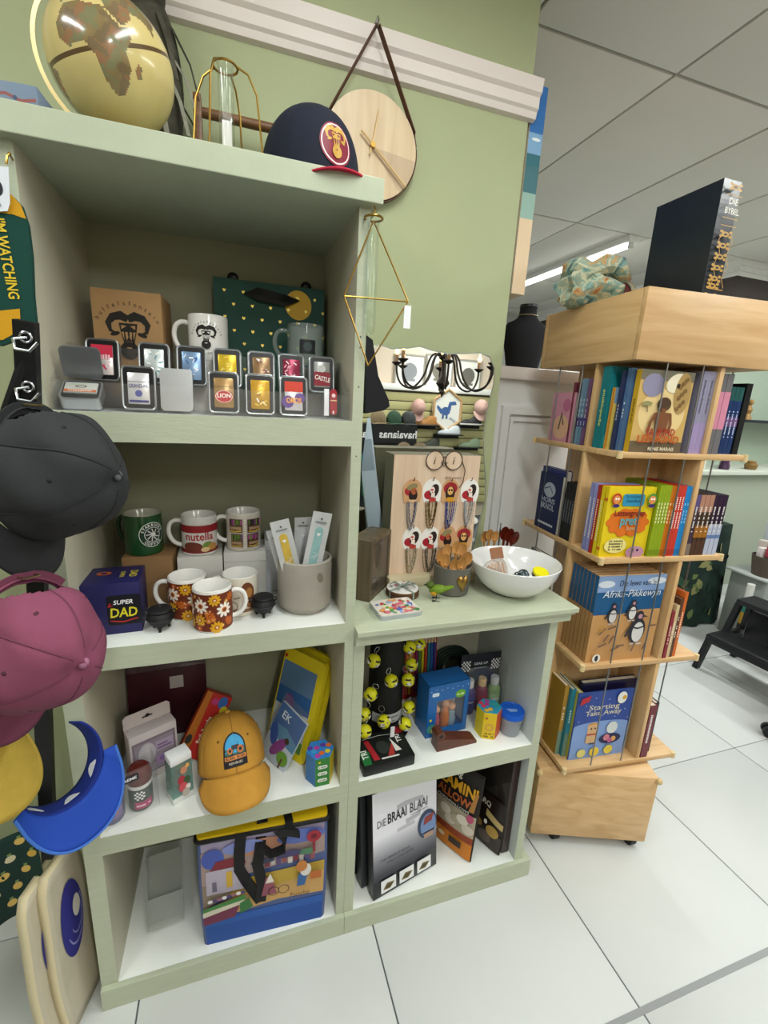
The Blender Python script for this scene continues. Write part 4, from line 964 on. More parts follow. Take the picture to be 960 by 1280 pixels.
d.poly([(-w, .088), (-.075, .098), (-.062, .135), (-w, .115)], '#6a2a44'); d.poly([(-w, .115), (-.06, .135), (-.045, .155), (-w, .13)], '#c9c4b0'); d.poly([(-w, .132), (-.045, .15), (-.05, .165), (-w, .142)], '#3f7a3a'); d.poly([(-.062, .105), (-.03, .12), (-.04, .15), (-.062, .14)], '#2f6a34')
for k in range(8): d.disc(-.13+k*.011, .165+k*.002, .006, ['#d9d2d6', '#4a3f6a', '#8a5a6a'][k % 3], n=8)
d.text('Portchie', .085, .125, .016, '#3a2418', w=.05, shear=.2); d.build('painted_scene', t)
BK = M('#111113', .7)
b = B(); b.tube([(-.055, -.066, BH+.008), (-.06, -.070, BH-.04), (-.062, -.068, BH-.1), (-.045, -.068, .19), (-.012, -.067, .115)], 0, BK, flat=(.026, .003, (0, -1, 0))); b.build('strap', t)
b = B(); b.tube([(-.012, -.068, .115), (-.008, -.073, .18), (-.018, -.074, BH-.09), (-.012, -.072, BH-.05), (-.005, -.05, BH+.016), (.0, .0, BH+.015)], 0, BK, flat=(.026, .003, (0, -1, .1))); b.build('strap', t)
b = B(); b.tube([(-.012, -.076, BH-.03), (.015, -.078, BH-.06), (.045, -.08, BH-.05), (.05, -.079, BH-.02), (.03, -.078, BH-.005), (.06, -.074, BH-.006), (.085, -.072, BH-.02)], 0, BK, flat=(.022, .003, (.3, -.2, 1))); b.build('strap_loop', t)
b = B(); b.tube([(.055, -.03, BH+.014), (.06, -.064, BH+.014), (.058, -.07, BH-.015)], 0, BK, flat=(.02, .003, (0, -.5, 1))); b.build('strap', t)
# ================================================================== ledge of the low unit
# earring display board
t = thing('display_board', 'pale wooden earring display board with glasses shaped logo on the ledge', 'display', (.705, .225, ZL))
BWD = wood_mat('#cdb096', '#dcc3ab', 2, 5, name='pale_board_wood'); BWS = M('#75705c', .6)
b = B(); b.bb(0, .262, 0, .075, 0, .372, BWS, faces={'-y': BWD}); b.build('panel', t, smooth=False)
b = B(); b.bb(-.006, .266, -.035, 0, 0, .03, M('#c9bd9c', .6), bev=.002); b.build('foot_ledge', t)
b = B(); 
for cx in (.118, .176): b.tube([(cx+.026*cos(2*pi*i/28), -.004, .358+.026*sin(2*pi*i/28)) for i in range(28)], .0013, M('#3a2a20', .5), 6, closed=True)
b.tube([(.143, -.004, .366), (.147, -.004, .369), (.151, -.004, .366)], .0013, M('#3a2a20', .5), 6); b.tube([(.202, -.004, .356), (.214, -.004, .33), (.21, -.004, .295), (.2, -.004, .28)], .0011, M('#3a2a20', .5), 6); b.build('glasses_logo', t)
for cx in (.118, .176):
    b = B(); b.tube([(cx, -.0034, .358), (cx, -.0016, .358)], .0255, BWD, 28); b.build('lens_disc', t)
d = D(pl((0, -.0036, 0))); d.text('i', .118, .347, .022, '#33251d', shear=.2); d.text('i', .176, .347, .022, '#33251d', shear=.2); d.text('for', .148, .342, .016, '#33251d', w=.022)
d.text('felis ones', .178, .306, .008, '#5a463a', w=.05, shear=.3); d.build('lettering', t, smooth=False)
def earring(label, x, z, kind, seed, bead):
    rr = random.Random(seed); t = thing('earring_card', label, 'earrings', (x, .2235, z), rr.uniform(-.05, .05))
    w = .029; P = [(-w*.8, -.033), (w*.8, -.033), (w, -.01)]+arcpts((0, .0), w, 0, pi, 12, .034)+[(-w, -.01)]
    b = B(); b.prism(P, .0012, M('#e9e6e2' if kind == 0 else '#c79a6e', .5), (0, 0, 0)); b.build('card', t, smooth=False)
    d = D(pl((0, 0, 0)))
    if kind == 0:
        d.disc(-.008, -.012, .016, '#a31f2c', .013); d.disc(.006, -.0, .013, '#2a1a18', .02, rot=-.3); d.disc(.0, .002, .0075, '#ecdcd2', .01); d.disc(-.001, .003, .005, '#b02436', .0025); d.rect(-.003, -.018, .008, -.006, '#ecdcd2'); d.rect(-.008, -.032, .012, -.02, '#b53a34'); d.disc(0, -.004, .0018, '#a31f2c')
    elif kind == 1:
        d.disc(-.012, .0, .012, '#a3222c'); d.disc(-.002, .012, .017, '#8a7f58', .009, rot=.3); d.disc(.002, -.012, .013, '#241614', .016); d.disc(.003, .0, .008, '#a85a34', .010); d.rect(-.01, -.032, .012, -.024, '#d9b48a'); d.disc(.009, .0, .0035, '#7a2a20')
    else:
        d.disc(0, .008, .022, '#96202a', .018); d.disc(0, -.006, .015, '#2a1814', .02); d.disc(0, .001, .009, '#e0b06a', .012); d.disc(-.004, .003, .0032, '#3a1a14'); d.disc(.004, .003, .0032, '#3a1a14'); d.disc(0, -.005, .0022, '#a31f2c', .001); d.poly([(-.016, -.032), (.016, -.032), (.008, -.017), (-.008, -.017)], '#c99022')
    d.build('print', t, smooth=False)
    b = B(); b.tube([(0, .0012, .03), (0, -.006, .031), (0, -.008, .04)], .0013, M('#5a2f20', .5), 6); b.build('peg', t)
    for k in range(5):
        L = rr.uniform(.055, .085); a = rr.uniform(.007, .017); o = rr.uniform(-.006, .006); n = 34; pts = []; rad = []
        for i in range(n+1):
            f = i/n; th = pi*f; pts.append((o+a*cos(th)*(1-.25*sin(th)), -.002-.0012*k, -.028-L*sin(th)**.75)); rad.append(.0016 if i % 2 else .0006)
        b = B(); b.tube(pts, rad, M(bead[k % len(bead)], .25, .4), 5); b.build('bead_strand', t)
    return t
ER = [(516, 614, 1, ['#3a3a7a', '#b9b4ae', '#8a8a94']), (540.5, 613.5, 0, ['#8a6f3e', '#5f4a2a', '#a08a5a']), (563, 614, 2, ['#34348a', '#a9b0c4', '#44449a']), (587.5, 613.5, 0, ['#d6d8da', '#9aa0a4', '#c6c9cc']),
      (515.5, 672.5, 0, ['#b3a688', '#cfc6ae', '#8f8468']), (538, 672.5, 0, ['#5f564a', '#9a8f80', '#3a342c']), (559, 671, 1, ['#a88a5a', '#c9b48a']), (579.6, 671, 2, ['#a88a5a', '#c9b48a'])]
EL = ['earring card of a woman in an olive hat with navy beads, upper peg row', 'earring card of a red hatted woman on white with bronze beads', 'earring card of a woman in a wide red hat with blue beads', 'earring card of a red hatted woman on white with silver beads',
      'earring card of a red hatted woman on white with pale straw beads', 'earring card of a red hatted woman on white with dark brown beads', 'earring card of a woman in an olive hat behind the wooden spoons, lower row', 'earring card of a woman in a wide red hat above the spoons, lower row']
for i, (px, py, kd, bd_) in enumerate(ER):
    p = Yp(px, py, .223); earring(EL[i], p.x, p.z, kd, i, bd_)
# wooden glazed box
t = thing('glazed_box', 'dark wooden box with glass front beside the display board', 'box', (.640, .190, ZL), radians(50))
WF = wood_mat('#4a3f30', '#65573f', 2, 6)
gw, gd, gh = .068, .032, .165
for a, n in (((-gw, -gw+.012, -gd, gd, 0, gh), 'upright'), ((gw-.012, gw, -gd, gd, 0, gh), 'upright'), ((-gw+.012, gw-.012, -gd, gd, gh-.012, gh), 'top_rail'), ((-gw+.012, gw-.012, -gd, gd, 0, .01), 'bottom_rail'), ((-gw+.012, gw-.012, gd-.004, gd, .01, gh-.012), 'back')):
    b = B(); b.bb(*a, WF, bev=.0015); b.build(n, t)
b = B(); b.bb(-gw+.012, gw-.012, -gd+.003, -gd+.005, .01, gh-.012, clear_mat('#d8d2c8', .03, .06)); b.build('glass_pane', t, smooth=False)
for k in range(5):
    b = B(); b.tube([(-.04+k*.018, .0, .012), (-.035+k*.016, .005, .07), (-.038+k*.018, .0, .13)], [.007, .009, .004], M('#8a6f60', .6, var=.3, vs=60), 8); b.build('dried_stem', t)
# pale card behind
t = mthing('folded_carton', 'tall pale blue grey carton leaning behind the display board', 'carton', leanR((-.3, -1, 0), .02) @ Matrix.Rotation(radians(-9), 3, 'Y'), (.716, .328, ZL+.004))
b = B(); b.bb(-.022, .022, -.008, .008, 0, .46, M('#a9b9c6', .45), bev=.001); b.build('carton', t)
d = D(pl((0, -.008, 0))); d.rect(-.022, .31, .018, .40, '#8796a4'); d.disc(.0, .43, .004, '#5a6874'); d.build('print', t, smooth=False)
# mirror on the wall
MI = bpy.data.materials.new('mirror_silver'); MI.use_nodes = True; _b = MI.node_tree.nodes['Principled BSDF']; _b.inputs['Metallic'].default_value = 1; _b.inputs['Roughness'].default_value = .01; _b.inputs['Base Color'].default_value = (.9, .92, .9, 1)
pts = [(448, 445), (460, 436), (475, 431), (490, 436), (510, 435), (525, 433), (540, 438), (560, 442), (580, 442), (600, 441), (612, 446), (618, 460), (617, 480), (612, 500), (607, 525), (604, 550), (605, 575), (607, 600), (606, 625), (600, 650), (590, 690), (540, 690), (470, 690), (448, 690)]
P = [Yp(*q, .346) for q in pts]
t = thing('wall_mirror', 'frameless wavy edged mirror on the green wall above the ledge', 'mirror', (.85, .346, ZL+.02))
b = B(); b.prism([(p.x-.85, max(p.z-ZL-.02, .0)) for p in P], .008, MI, (0, 0, 0), m2=M('#8fa398', .2)); b.build('glass', t, smooth=False)
b = B(); b.tube([(p.x-.85, .001, max(p.z-ZL-.02, 0)) for p in P], .0022, M('#c9d2c6', .15, .7), 6, closed=True); b.build('bevelled_edge', t)
# coaster stack
t = thing('coaster_stack', 'round bark edged coaster stack tied with grey ribbon', 'coasters', (.724, .150, ZL))
for k in range(2):
    b = B(); b.lathe([(0, 0), (.044, 0), (.0455, .003), (.045, .008), (.043, .0098)], M('#5f4028', .7, var=.2, vs=40), 40, (0, 0, .0002+.0102*k)); b.build('coaster', t)
b = B(); b.lathe([(0, .0012), (.043, .0010), (.0435, 0)], M('#d9d6d2', .4), 40, (0, 0, .0202), caps=False); b.build('top_face', t)
d = D(pl((0, 0, .0215), (1, 0, 0), (0, 1, 0))); rr = random.Random(5)
for k in range(22): a = rr.uniform(0, 6.3); r = .038*rr.random()**.5; d.h = .0002+.00003*k; d.disc(r*cos(a), r*sin(a), rr.uniform(.003, .007), rr.choice(['#c9a9b4', '#7f9080', '#b9c0bc', '#a86a7a', '#e4e0de']), n=9)
d.build('print', t, smooth=False)
RB = M('#7f8a80', .6)
for a in (.4, 1.9):
    b = B(); b.tube([(.0465*cos(a), .0465*sin(a), .002), (.046*cos(a), .046*sin(a), .022), (0, 0, .0235), (-.046*cos(a), -.046*sin(a), .022), (-.0465*cos(a), -.0465*sin(a), .002)], 0, RB, flat=(.006, .0008, (sin(a)*.01, cos(a)*.01, 1))); b.build('ribbon', t)
for a in (.2, 2.7, 4.0, 5.6):
    b = B(); b.tube([(0, 0, .024), (.02*cos(a), .02*sin(a), .034), (.036*cos(a), .036*sin(a), .026)], 0, RB, flat=(.007, .0007, (0, 0, 1))); b.build('bow_loop', t)
# floral tin
t = thing('floral_tin', 'flat rectangular floral printed tin at the ledge corner', 'tin', (.672, .060, ZL), radians(4))
b = B(); b.prism(rrect(.112, .088, .01), .011, M('#b7bcc4', .3, .6), (0, 0, .011), (1, 0, 0), (0, 1, 0)); b.build('tin_body', t)
b = B(); b.prism(rrect(.109, .085, .009), .002, M('#cfc9be', .35), (0, 0, .0128), (1, 0, 0), (0, 1, 0)); b.build('lid', t)
d = D(pl((0, 0, .0128), (1, 0, 0), (0, 1, 0))); rr = random.Random(9)
for k in range(70): d.h = .0002+.00002*k; d.disc(rr.uniform(-.046, .046), rr.uniform(-.034, .034), rr.uniform(.004, .009), rr.choice(['#4a5fa8', '#b8434a', '#d9924a', '#3f7a44', '#e6ddd0', '#8aa4d6', '#c96a7a', '#6a9a4a', '#e0c9a0']), rr.uniform(.003, .008), 9, rot=rr.uniform(0, 3))
d.build('print', t, smooth=False)
# beaded bird
t = thing('beaded_bird', 'small green and yellow beaded bird on wire feet', 'ornament', (.803, .098, ZL), radians(-25))
GBm = M('#6f8f1e', .35, bump=.6, bs=500, var=.4, vs=150)
b = B(); b.ell((0, 0, .03), (.023, .014, .013), GBm, 20, 12, R=Matrix.Rotation(-.25, 3, 'Y')); b.build('body', t)
b = B(); b.ell((-.02, 0, .041), (.011, .010, .010), M('#4a5f1c', .35, bump=.6, bs=500), 16, 10); b.build('head', t)
b = B(); b.ell((-.008, -.006, .022), (.010, .008, .008), M('#c9901c', .4, bump=.5, bs=400), 14, 10); b.build('breast', t)
b = B(); b.tube([(-.029, 0, .041), (-.038, 0, .039)], [.003, .0006], M('#2a2a22', .5), 6); b.build('beak', t)
b = B(); b.tube([(.018, 0, .033), (.034, 0, .04), (.044, 0, .042)], [.008, .006, .002], GBm, 8); b.build('tail', t)
for s in (-1, 1):
    b = B(); b.tube([(.0, s*.008, .02), (-.002, s*.011, .001)], .001, BLACK, 6)
    for a in (-.6, 0, .6, pi): b.tube([(-.002, s*.011, .001), (-.002-.011*cos(a), s*.011+.011*sin(a), .0008)], .0009, BLACK, 5)
    b.build('wire_foot', t)
# grey heart pot with spoons
HP = Vector((.868, .146, ZL))
t = thing('heart_pot', 'matt grey pot with raised gold heart holding wooden spoons', 'pot', HP)
b = B(); b.lathe([(0, 0), (.043, 0), (.048, .005), (.053, .075), (.0545, .082), (.052, .0825), (.0495, .079), (.045, .01), (0, .008)], M('#6a6862', .75, bump=.05, bs=200), 44); b.build('pot', t)
d = D(lambda u, v, h: cyl(.0505)(u, v, h+.0004*(v-.04)/.04*10), .0004, True)
b = B(); n = 26; C_ = [(0.017*(16*sin(2*pi*i/n)**3)/16, .0165*(13*cos(2*pi*i/n)-5*cos(4*pi*i/n)-2*cos(6*pi*i/n)-cos(8*pi*i/n))/13) for i in range(n)]
mp = cyl(.0515, -pi/2+.12)
rings = [(1, 0), (1, .003), (.8, .0065), (.45, .008), (.05, .0085)]
vs = [mp(x*f, .046+y*f*1.25, hh) for f, hh in rings for x, y in C_]
b.add(vs, [(j*n+i, j*n+(i+1) % n, (j+1)*n+(i+1) % n, (j+1)*n+i) for j in range(len(rings)-1) for i in range(n)]+[tuple((len(rings)-1)*n+i for i in range(n))], M('#a8864a', .3, 1)); b.build('gold_heart', t)
def spoon(label, base, top, col, tilt=0, big=.0125, group=None, mat=None):
    base, top = Vector(base), Vector(top); up = (top-base).normalized(); h = (top-base).length
    n = Vector((sin(tilt), -cos(tilt), 0)); n = (n-up*n.dot(up)).normalized(); ux = n.cross(up)*-1
    ux = up.cross(n) if up.cross(n).x > 0 else n.cross(up); n = ux.cross(up)
    t = mthing('wooden_spoon', label, 'spoon', axes(ux, -n, up), base, group); m = mat or wood_mat('#b07a3e', '#c9985a', 2, 9)
    b = B(); b.tube([(0, 0, 0), (0, 0, h-big*2.2)], [.0042, .0035], m, 8); b.build('handle', t)
    b = B(); nu, nv = 18, 6; vs = []; fs = []
    for sgn, dep in ((0, .007), (1, .0045)):
        for j in range(nv+1):
            f = j/nv
            for i in range(nu):
                a = 2*pi*i/nu; vs.append((big*(1-f)*cos(a), dep*(1-(1-f)**2), h-big*1.35+big*1.4*(1-f)*sin(a)))
    k = (nv+1)*nu
    for sgn in (0, 1):
        for j in range(nv):
            for i in range(nu):
                q = (sgn*k+j*nu+i, sgn*k+j*nu+(i+1) % nu, sgn*k+(j+1)*nu+(i+1) % nu, sgn*k+(j+1)*nu+i); fs.append(q if sgn == 0 else q[::-1])
    b.add(vs, fs, m); b.build('bowl', t)
SP = [(-.022, -.012, -.036, -.018, .118, .0), (-.004, -.02, -.014, -.032, .108, .1), (.012, -.02, .01, -.034, .112, -.1), (.026, -.006, .034, -.02, .12, -.3), (-.012, .012, -.018, .012, .135, .2), (.01, .014, .014, .012, .142, 0), (-.028, .01, -.044, .002, .124, .5), (.028, .014, .03, .01, .135, -.2)]
for k, (a, c, e, g, h, tl) in enumerate(SP):
    spoon('small honey coloured wooden spoon standing in the grey heart pot', (HP.x+a, HP.y+c, ZL+.012), (HP.x+e, HP.y+g, ZL+h), None, tl, .015, 'wooden spoons in the heart pot')
# white bowl
BC = Vector((1.044, .113, ZL))
t = thing('serving_bowl', 'large white glazed bowl of small goods on the ledge', 'bowl', BC)
b = B(); b.lathe([(0, .004), (.045, .004), (.05, 0), (.056, .002), (.075, .012), (.1, .034), (.118, .062), (.1265, .092), (.1255, .094), (.1235, .0925), (.113, .062), (.095, .036), (.07, .016), (0, .010)], M('#e6e6e6', .1, coat=.6), 64, caps=False); b.build('bowl', t)
t = mthing('sweet_packet', 'clear packet with brown card header in the white bowl', 'packet', leanR((.1, -1, 0), .45), (1.016, .125, ZL+.028))
b = B(); b.bb(-.022, .022, -.001, .001, .062, .095, M('#8f6044', .7)); b.build('card_header', t, smooth=False)
b = B(); b.ell((0, 0, .032), (.028, .014, .036), clear_mat('#e8e2dc', .05, .15), 18, 12); b.build('clear_bag', t)
for k in range(6):
    b = B(); b.tube([(-.016+k*.006, -.004+.002*(k % 3), .006), (-.014+k*.006, .004, .05)], .0035, M(['#c99a7a', '#d9c4b0', '#b98a6a'][k % 3], .5), 8); b.build('sweet', t)
t = thing('sweet_packet', 'crinkled clear packet of tan pieces at the bowl rim', 'packet', (.970, .108, ZL+.056), .3)
b = B(); b.ell((0, 0, .018), (.03, .02, .024), clear_mat('#f0ece8', .08, .15), 14, 9); b.build('clear_bag', t)
for k in range(5):
    b = B(); b.ell((-.016+k*.008, .004*(k % 2), .014+.006*(k % 3)), (.007, .005, .009), M(['#c9a98a', '#b08a6a'][k % 2], .5), 10, 7); b.build('sweet', t)
for x, y, z, c, lb in ((1.041, .086, .032, '#4f6468', 'silver teal wire ball beside the brown packet in the bowl'), (1.074, .106, .03, '#5f6c72', 'grey wire ball in the middle of the white bowl')):
    t = thing('wire_ball', lb, 'ornament', (x, y, ZL+z)); rr = random.Random(int(x*1000))
    b = B(); b.ell((0, 0, .017), .0115, M(c, .4, .6, bump=.6, bs=200), 14, 10); b.build('core', t)
    for k in range(7):
        A = Matrix.Rotation(rr.uniform(0, 3), 3, 'X') @ Matrix.Rotation(rr.uniform(0, 3), 3, 'Y'); b = B(); b.tube([A @ Vector((.0165*cos(2*pi*i/20), .0165*sin(2*pi*i/20), rr.uniform(-.001, .001)))+Vector((0, 0, .017)) for i in range(20)], .0012, M(c, .25, .9), 5, closed=True); b.build('wire_loop', t)
t = thing('balm_tin', 'small round tin with bright yellow lid in the white bowl', 'tin', (1.110, .083, ZL+.05), 0, None, (radians(18), 0, 0))
b = B(); b.lathe([(0, 0), (.021, 0), (.022, .002), (.022, .012)], M('#4a4636', .4), 32); b.build('base', t)
b = B(); b.lathe([(.0225, .010), (.023, .011), (.023, .017), (.0215, .0185), (0, .0185)], M('#ded414', .35), 32, caps=False); b.build('lid', t)
t = thing('paper_scrap', 'crumpled white paper in front of the wire balls', 'paper', (1.076, .070, ZL+.036))
b = B(); rr = random.Random(3); b.ell((0, 0, .008), (.018, .012, .009), M('#ececec', .7), 9, 6); b.v = [(x+rr.uniform(-.002, .002), y+rr.uniform(-.002, .002), z+rr.uniform(-.002, .002)) for x, y, z in b.v]; b.build('crumple', t, smooth=False)
# spoon rack behind the bowl
t = thing('spoon_rack', 'wire rack with blue label holding spoons behind the white bowl', 'rack', (1.11, .29, ZL))
b = B(); b.bb(-.075, .035, -.02, .02, 0, .06, M('#c8ccd2', .4), bev=.002); b.build('holder', t)
d = D(pl((0, -.02, 0))); d.rect(-.074, .03, .034, .056, '#3a5f9c'); d.bars(10, -.02, .038, .008, '#d9e2ee', .07); d.build('label', t, smooth=False)
b = B(); b.tube([(-.008, 0, .05), (-.008, 0, .15)], .0025, STEEL, 8); b.build('post', t)
for k, (dx, dz) in enumerate(((-.064, .128), (-.052, .136), (-.036, .132))):
    spoon('honey wooden spoon in the wire rack beside the steel post', (1.11+dx, .285-.006*k, ZL+.062), (1.11+dx-.004, .28-.008*k, ZL+dz), None, 0, .014, 'honey spoons in the wire rack')
RW = wood_mat('#4a160c', '#6b2314', 2, 7, .25)
for k, (dx, ex, dz) in enumerate(((.006, .004, .14), (.014, .022, .135), (.022, .042, .125))):
    spoon('dark red wooden spoon in the wire rack behind the bowl', (1.11+dx, .285-.005*k, ZL+.062), (1.11+ex, .28-.006*k, ZL+dz), None, 0, .017, 'dark red spoons in the wire rack', RW)

# ================================================================== upper compartment of the low unit
# black spindle with ball keyrings
t = thing('keyring_stand', 'black cylindrical stand hung with ball keyrings', 'stand', (.702, .178, ZS))
b = B(); b.lathe([(0, 0), (.075, 0), (.076, .006), (.055, .012), (.052, .02), (.050, .385), (.046, .392), (0, .392)], M('#0b0c0d', .5), 40); b.build('column', t)
d = D(cyl(.0525), .0004, True); d.rect(-.055, .052, .055, .082, '#b3b5b8'); d.bars(14, 0, .069, .006, '#44474c', .07); d.bars(6, 0, .057, .006, '#44474c', .03); d.build('label_band', t)
def ball(px, py, y):
    p = Yp(px, py, y); rr = random.Random(int(px*7+py))
    t = thing('ball_keyring', 'yellow, black and white ball keyring hanging on the black stand', 'keyring', p, rr.uniform(-.6, .6), 'ball keyrings on the black stand', (rr.uniform(-.3, .3), rr.uniform(-.4, .4), rr.uniform(-.8, .8)))
    r = .019
    b = B(); b.ell((0, 0, 0), r, M('#d2cf1e', .3), 22, 14); b.build('ball', t)
    d = D(lambda u, v, h: Vector((cos(-pi/2+u)*cos(v), sin(-pi/2+u)*cos(v), sin(v)))*(r+h), .0001, True)
    for k in range(3): d.disc(-1.7+k*1.7, .15*(-1)**k, .42, '#e6e6e0', .3, 14); d.rect(-2.3+k*1.7, -.55, -1.3+k*1.7, -.3, '#1c1c18', rot=.3); d.rect(-2.2+k*1.7, .35, -1.2+k*1.7, .6, '#1c1c18', rot=-.25)
    d.bars(5, 0, -.12, .22, '#22221c', .8); d.disc(.85, 0, .12, '#7a5f8a', n=10); d.build('print', t)
    b = B(); b.tube([(.001, 0, r), (.002, 0, r+.008)], .0008, STEEL, 5); b.tube([(.002+.0085*cos(2*pi*i/18), .002, r+.016+.0085*sin(2*pi*i/18)) for i in range(18)], .0008, STEEL, 5, closed=True); b.build('split_ring', t)
for px, py, y in ((467, 826, .105), (463, 868, .10), (456, 914, .095), (489, 851, .115), (510, 850, .125), (514, 831, .15), (480, 902, .105), (506, 905, .11), (511, 884, .14), (512, 809, .14), (524, 805, .165), (455, 893, .12)): ball(px, py, y)
b = B(); p = Yp(489, 910, .1); b.bb(p.x-.006, p.x+.006, p.y-.012, p.y-.0115, p.z-.02, p.z+.014, M('#e6e8ea', .5)); tag(b.build('price_tag', smooth=False), 'blank white price tag hanging among the ball keyrings', 'tag')
# black game box
def _t(d):
    d.rect(-.071, -.054, .071, .054, '#141816'); d.poly([(-.071, -.054), (-.05, -.054), (-.045, -.01), (-.071, .0)], '#1f6a34'); d.poly([(-.04, -.045), (-.024, -.045), (-.034, .028), (-.048, .028)], '#a3242c'); d.poly([(.0, -.04), (.02, -.04), (.03, .01)], '#a3302c'); d.poly([(.026, -.03), (.044, -.03), (.026, .02)], '#d9d6d0')
    d.text('TRI', -.052, -.02, .016, '#e6e6e2', rot=pi/2, w=.03, bold=.02); d.text('TRI', .056, .012, .014, '#e6e6e2', rot=pi/2, w=.03, bold=.02); d.rect(-.02, -.048, .03, -.043, '#cfcfca'); d.rect(.05, .03, .071, .054, '#a3242c'); d.disc(-.004, -.008, .018, '#2a302e', .024); d.line([(-.05, .032), (.0, .036), (.045, .03)], .0015, '#e0e0da')
card('game_box', 'flat black game box with red and green lid in front of keyring stand', 'box', (.664, .068, ZS), radians(3), (.146, .112, .034), M('#111312', .35), prints=[('t', _t)], bev=.004)
# pencil pack
t = mthing('pencil_pack', 'red card pack of coloured pencils behind the blue box', 'pack', leanR((.05, -1, 0), .08), (.855, .285, ZS))
b = B(); b.bb(-.065, .065, -.001, .001, 0, .30, M('#a8222c', .45)); b.build('backing_card', t, smooth=False)
d = D(pl((0, -.001, 0))); d.rect(-.06, .19, .06, .235, '#c9b0a4'); d.rect(-.03, .25, .03, .28, '#8a1a24'); d.build('print', t, smooth=False)
for k in range(11):
    x = -.055+k*.011; c = ['#b03a4a', '#c9682a', '#d6a82a', '#a83a2a', '#7a2a5a', '#4a7a3a', '#c9b92a', '#b5452a', '#2a7a8a', '#2a5a9c', '#3a3a7a'][k]
    b = B(); b.tube([(x, -.006, .02), (x, -.006, .19)], .0045, M(c, .4), 6); b.build('pencil', t); b = B(); b.tube([(x, -.006, .19), (x, -.006, .205)], [.0045, .0008], M('#d9b98a', .5), 6); b.build('pencil_tip', t)
# dark coil
t = thing('rubber_coil', 'dark green coiled rubber ring at the back of the compartment', 'ring', (.985, .312, ZS+.075))
b = B()
for k in range(5): 
    b = B(); b.tube([(.075*(1-.13*k)*cos(2*pi*i/36), .005-.0015*k, .075*(1-.13*k)*sin(2*pi*i/36)) for i in range(36)], .005, M('#1f2a22', .5), 8, closed=True); b.build('coil', t)
# blue window box
t = thing('toy_box', 'blue window box of figures behind the brown doorstop', 'box', (.87, .137, ZS), radians(4))
BL = M('#1f62a8', .35)
w_, d_, h_ = .068, .035, .172
for a, n in (((-w_, w_, d_-.002, d_, 0, h_), 'back'), ((-w_, -w_+.0015, -d_, d_, 0, h_), 'side'), ((w_-.0015, w_, -d_, d_, 0, h_), 'side'), ((-w_, w_, -d_, d_, 0, .002), 'bottom'), ((-w_, w_, -d_, d_, h_-.002, h_), 'top'), ((-w_, w_, -d_, -d_+.0015, .118, h_), 'front_top'), ((-w_, -w_+.03, -d_, -d_+.0015, 0, .118), 'front_left'), ((w_-.014, w_, -d_, -d_+.0015, 0, .118), 'front_right'), ((-w_+.03, w_-.014, -d_, -d_+.0015, 0, .024), 'front_bottom')):
    b = B(); b.bb(*a, BL); b.build(n, t, smooth=False)
b = B(); b.bb(-w_+.004, w_-.004, d_-.006, d_-.003, .004, h_-.004, M('#c9c0c4', .5)); b.build('insert', t, smooth=False)
b = B(); b.bb(-w_+.028, w_-.012, -d_+.002, -d_+.0025, .02, .12, CLEAR); b.build('window', t, smooth=False)
for x, z0, z1, c in ((-.02, .0, .05, '#b05a6a'), (.012, 0, .065, '#c9743a'), (.034, 0, .05, '#8aa4b4')):
    b = B(); b.lathe([(0, .003), (.013, .003), (.015, z1*.5), (.010, z1), (0, z1+.002)], M(c, .4), 16, (x, 0, 0)); b.ell((x, 0, z1+.014), .013, M('#d9a27a', .4), 14, 10); b.build('figure', t)
d = D(pl((0, -d_, 0))); d.poly(shift(rrect(.022, .012, .003), -.045, .142), '#cfdfe9'); d.disc(.038, .13, .017, '#6aa82a', .013); d.bars(4, .038, .126, .007, '#e9f2dc', .022); d.disc(-.05, .03, .015, '#4f9a8a'); d.disc(-.044, .024, .009, '#c9b93a'); d.disc(-.056, .06, .004, '#e9d23a')
for k in range(8): d.disc(-.06+.017*k, .155+.004*(k % 2), .0014, '#dfe9f2', n=6)
d.build('print', t, smooth=False)
# three bottle set
t = thing('bottle_set', 'three small bottles with chequered header in a clear box', 'pack', (1.028, .178, ZS), radians(-2)); t.scale = (1.16, 1.16, 1.22)
for k, (x, c, cc, lb) in enumerate(((-.038, '#4a3f7a', '#d9d6d8', '#3f4f9c'), (0, '#7a2a4a', '#d9b98a', '#9c2a44'), (.038, '#7fa06a', '#cfd2d2', '#9ab88a'))):
    b = B(); b.lathe([(0, .001), (.0165, .001), (.0175, .004), (.0175, .062), (.012, .07), (.009, .074)], M(c, .3), 24, (x, 0, 0)); b.build('bottle', t)
    b = B(); b.lathe([(.0105, .073), (.0115, .074), (.0115, .092), (.010, .094), (0, .094)], M(cc, .4), 20, (x, 0, 0), caps=False); b.build('cap', t)
    mp = cyl(.0176); d = D(lambda u, v, h, x=x, mp=mp: mp(u, v, h)+Vector((x, 0, 0)), .0003, True); d.rect(-.016, .015, .016, .052, lb); d.bars(4, 0, .034, .007, '#d9dcf0', .02); d.build('label', t)
b = B(); b.bb(-.06, .06, .0185, .0195, 0, .155, M('#23252c', .5)); b.build('header_card', t, smooth=False)
d = D(pl((0, .0185, 0)))
for x0 in (-.058, .032):
    d.rect(x0, .105, x0+.027, .135, '#e9e9e9'); hh = d.h
    for i in range(6):
        for j in range(6):
            if (i+j) % 2: d.h = hh; d.rect(x0+i*.0045, .105+j*.005, x0+i*.0045+.0045, .105+j*.005+.005, '#16171a')
    d.h = hh
d.text('GEAR UP', .0, .122, .007, '#d9dce0', w=.042, bold=.02); d.rect(-.02, .112, .02, .115, '#7a8088'); d.build('print', t, smooth=False)
b = B()
for a in ((-.061, .061, -.0205, -.020, 0, .14), (-.0615, -.061, -.02, .02, 0, .14), (.061, .0615, -.02, .02, 0, .14)): b.bb(*a, CLEAR)
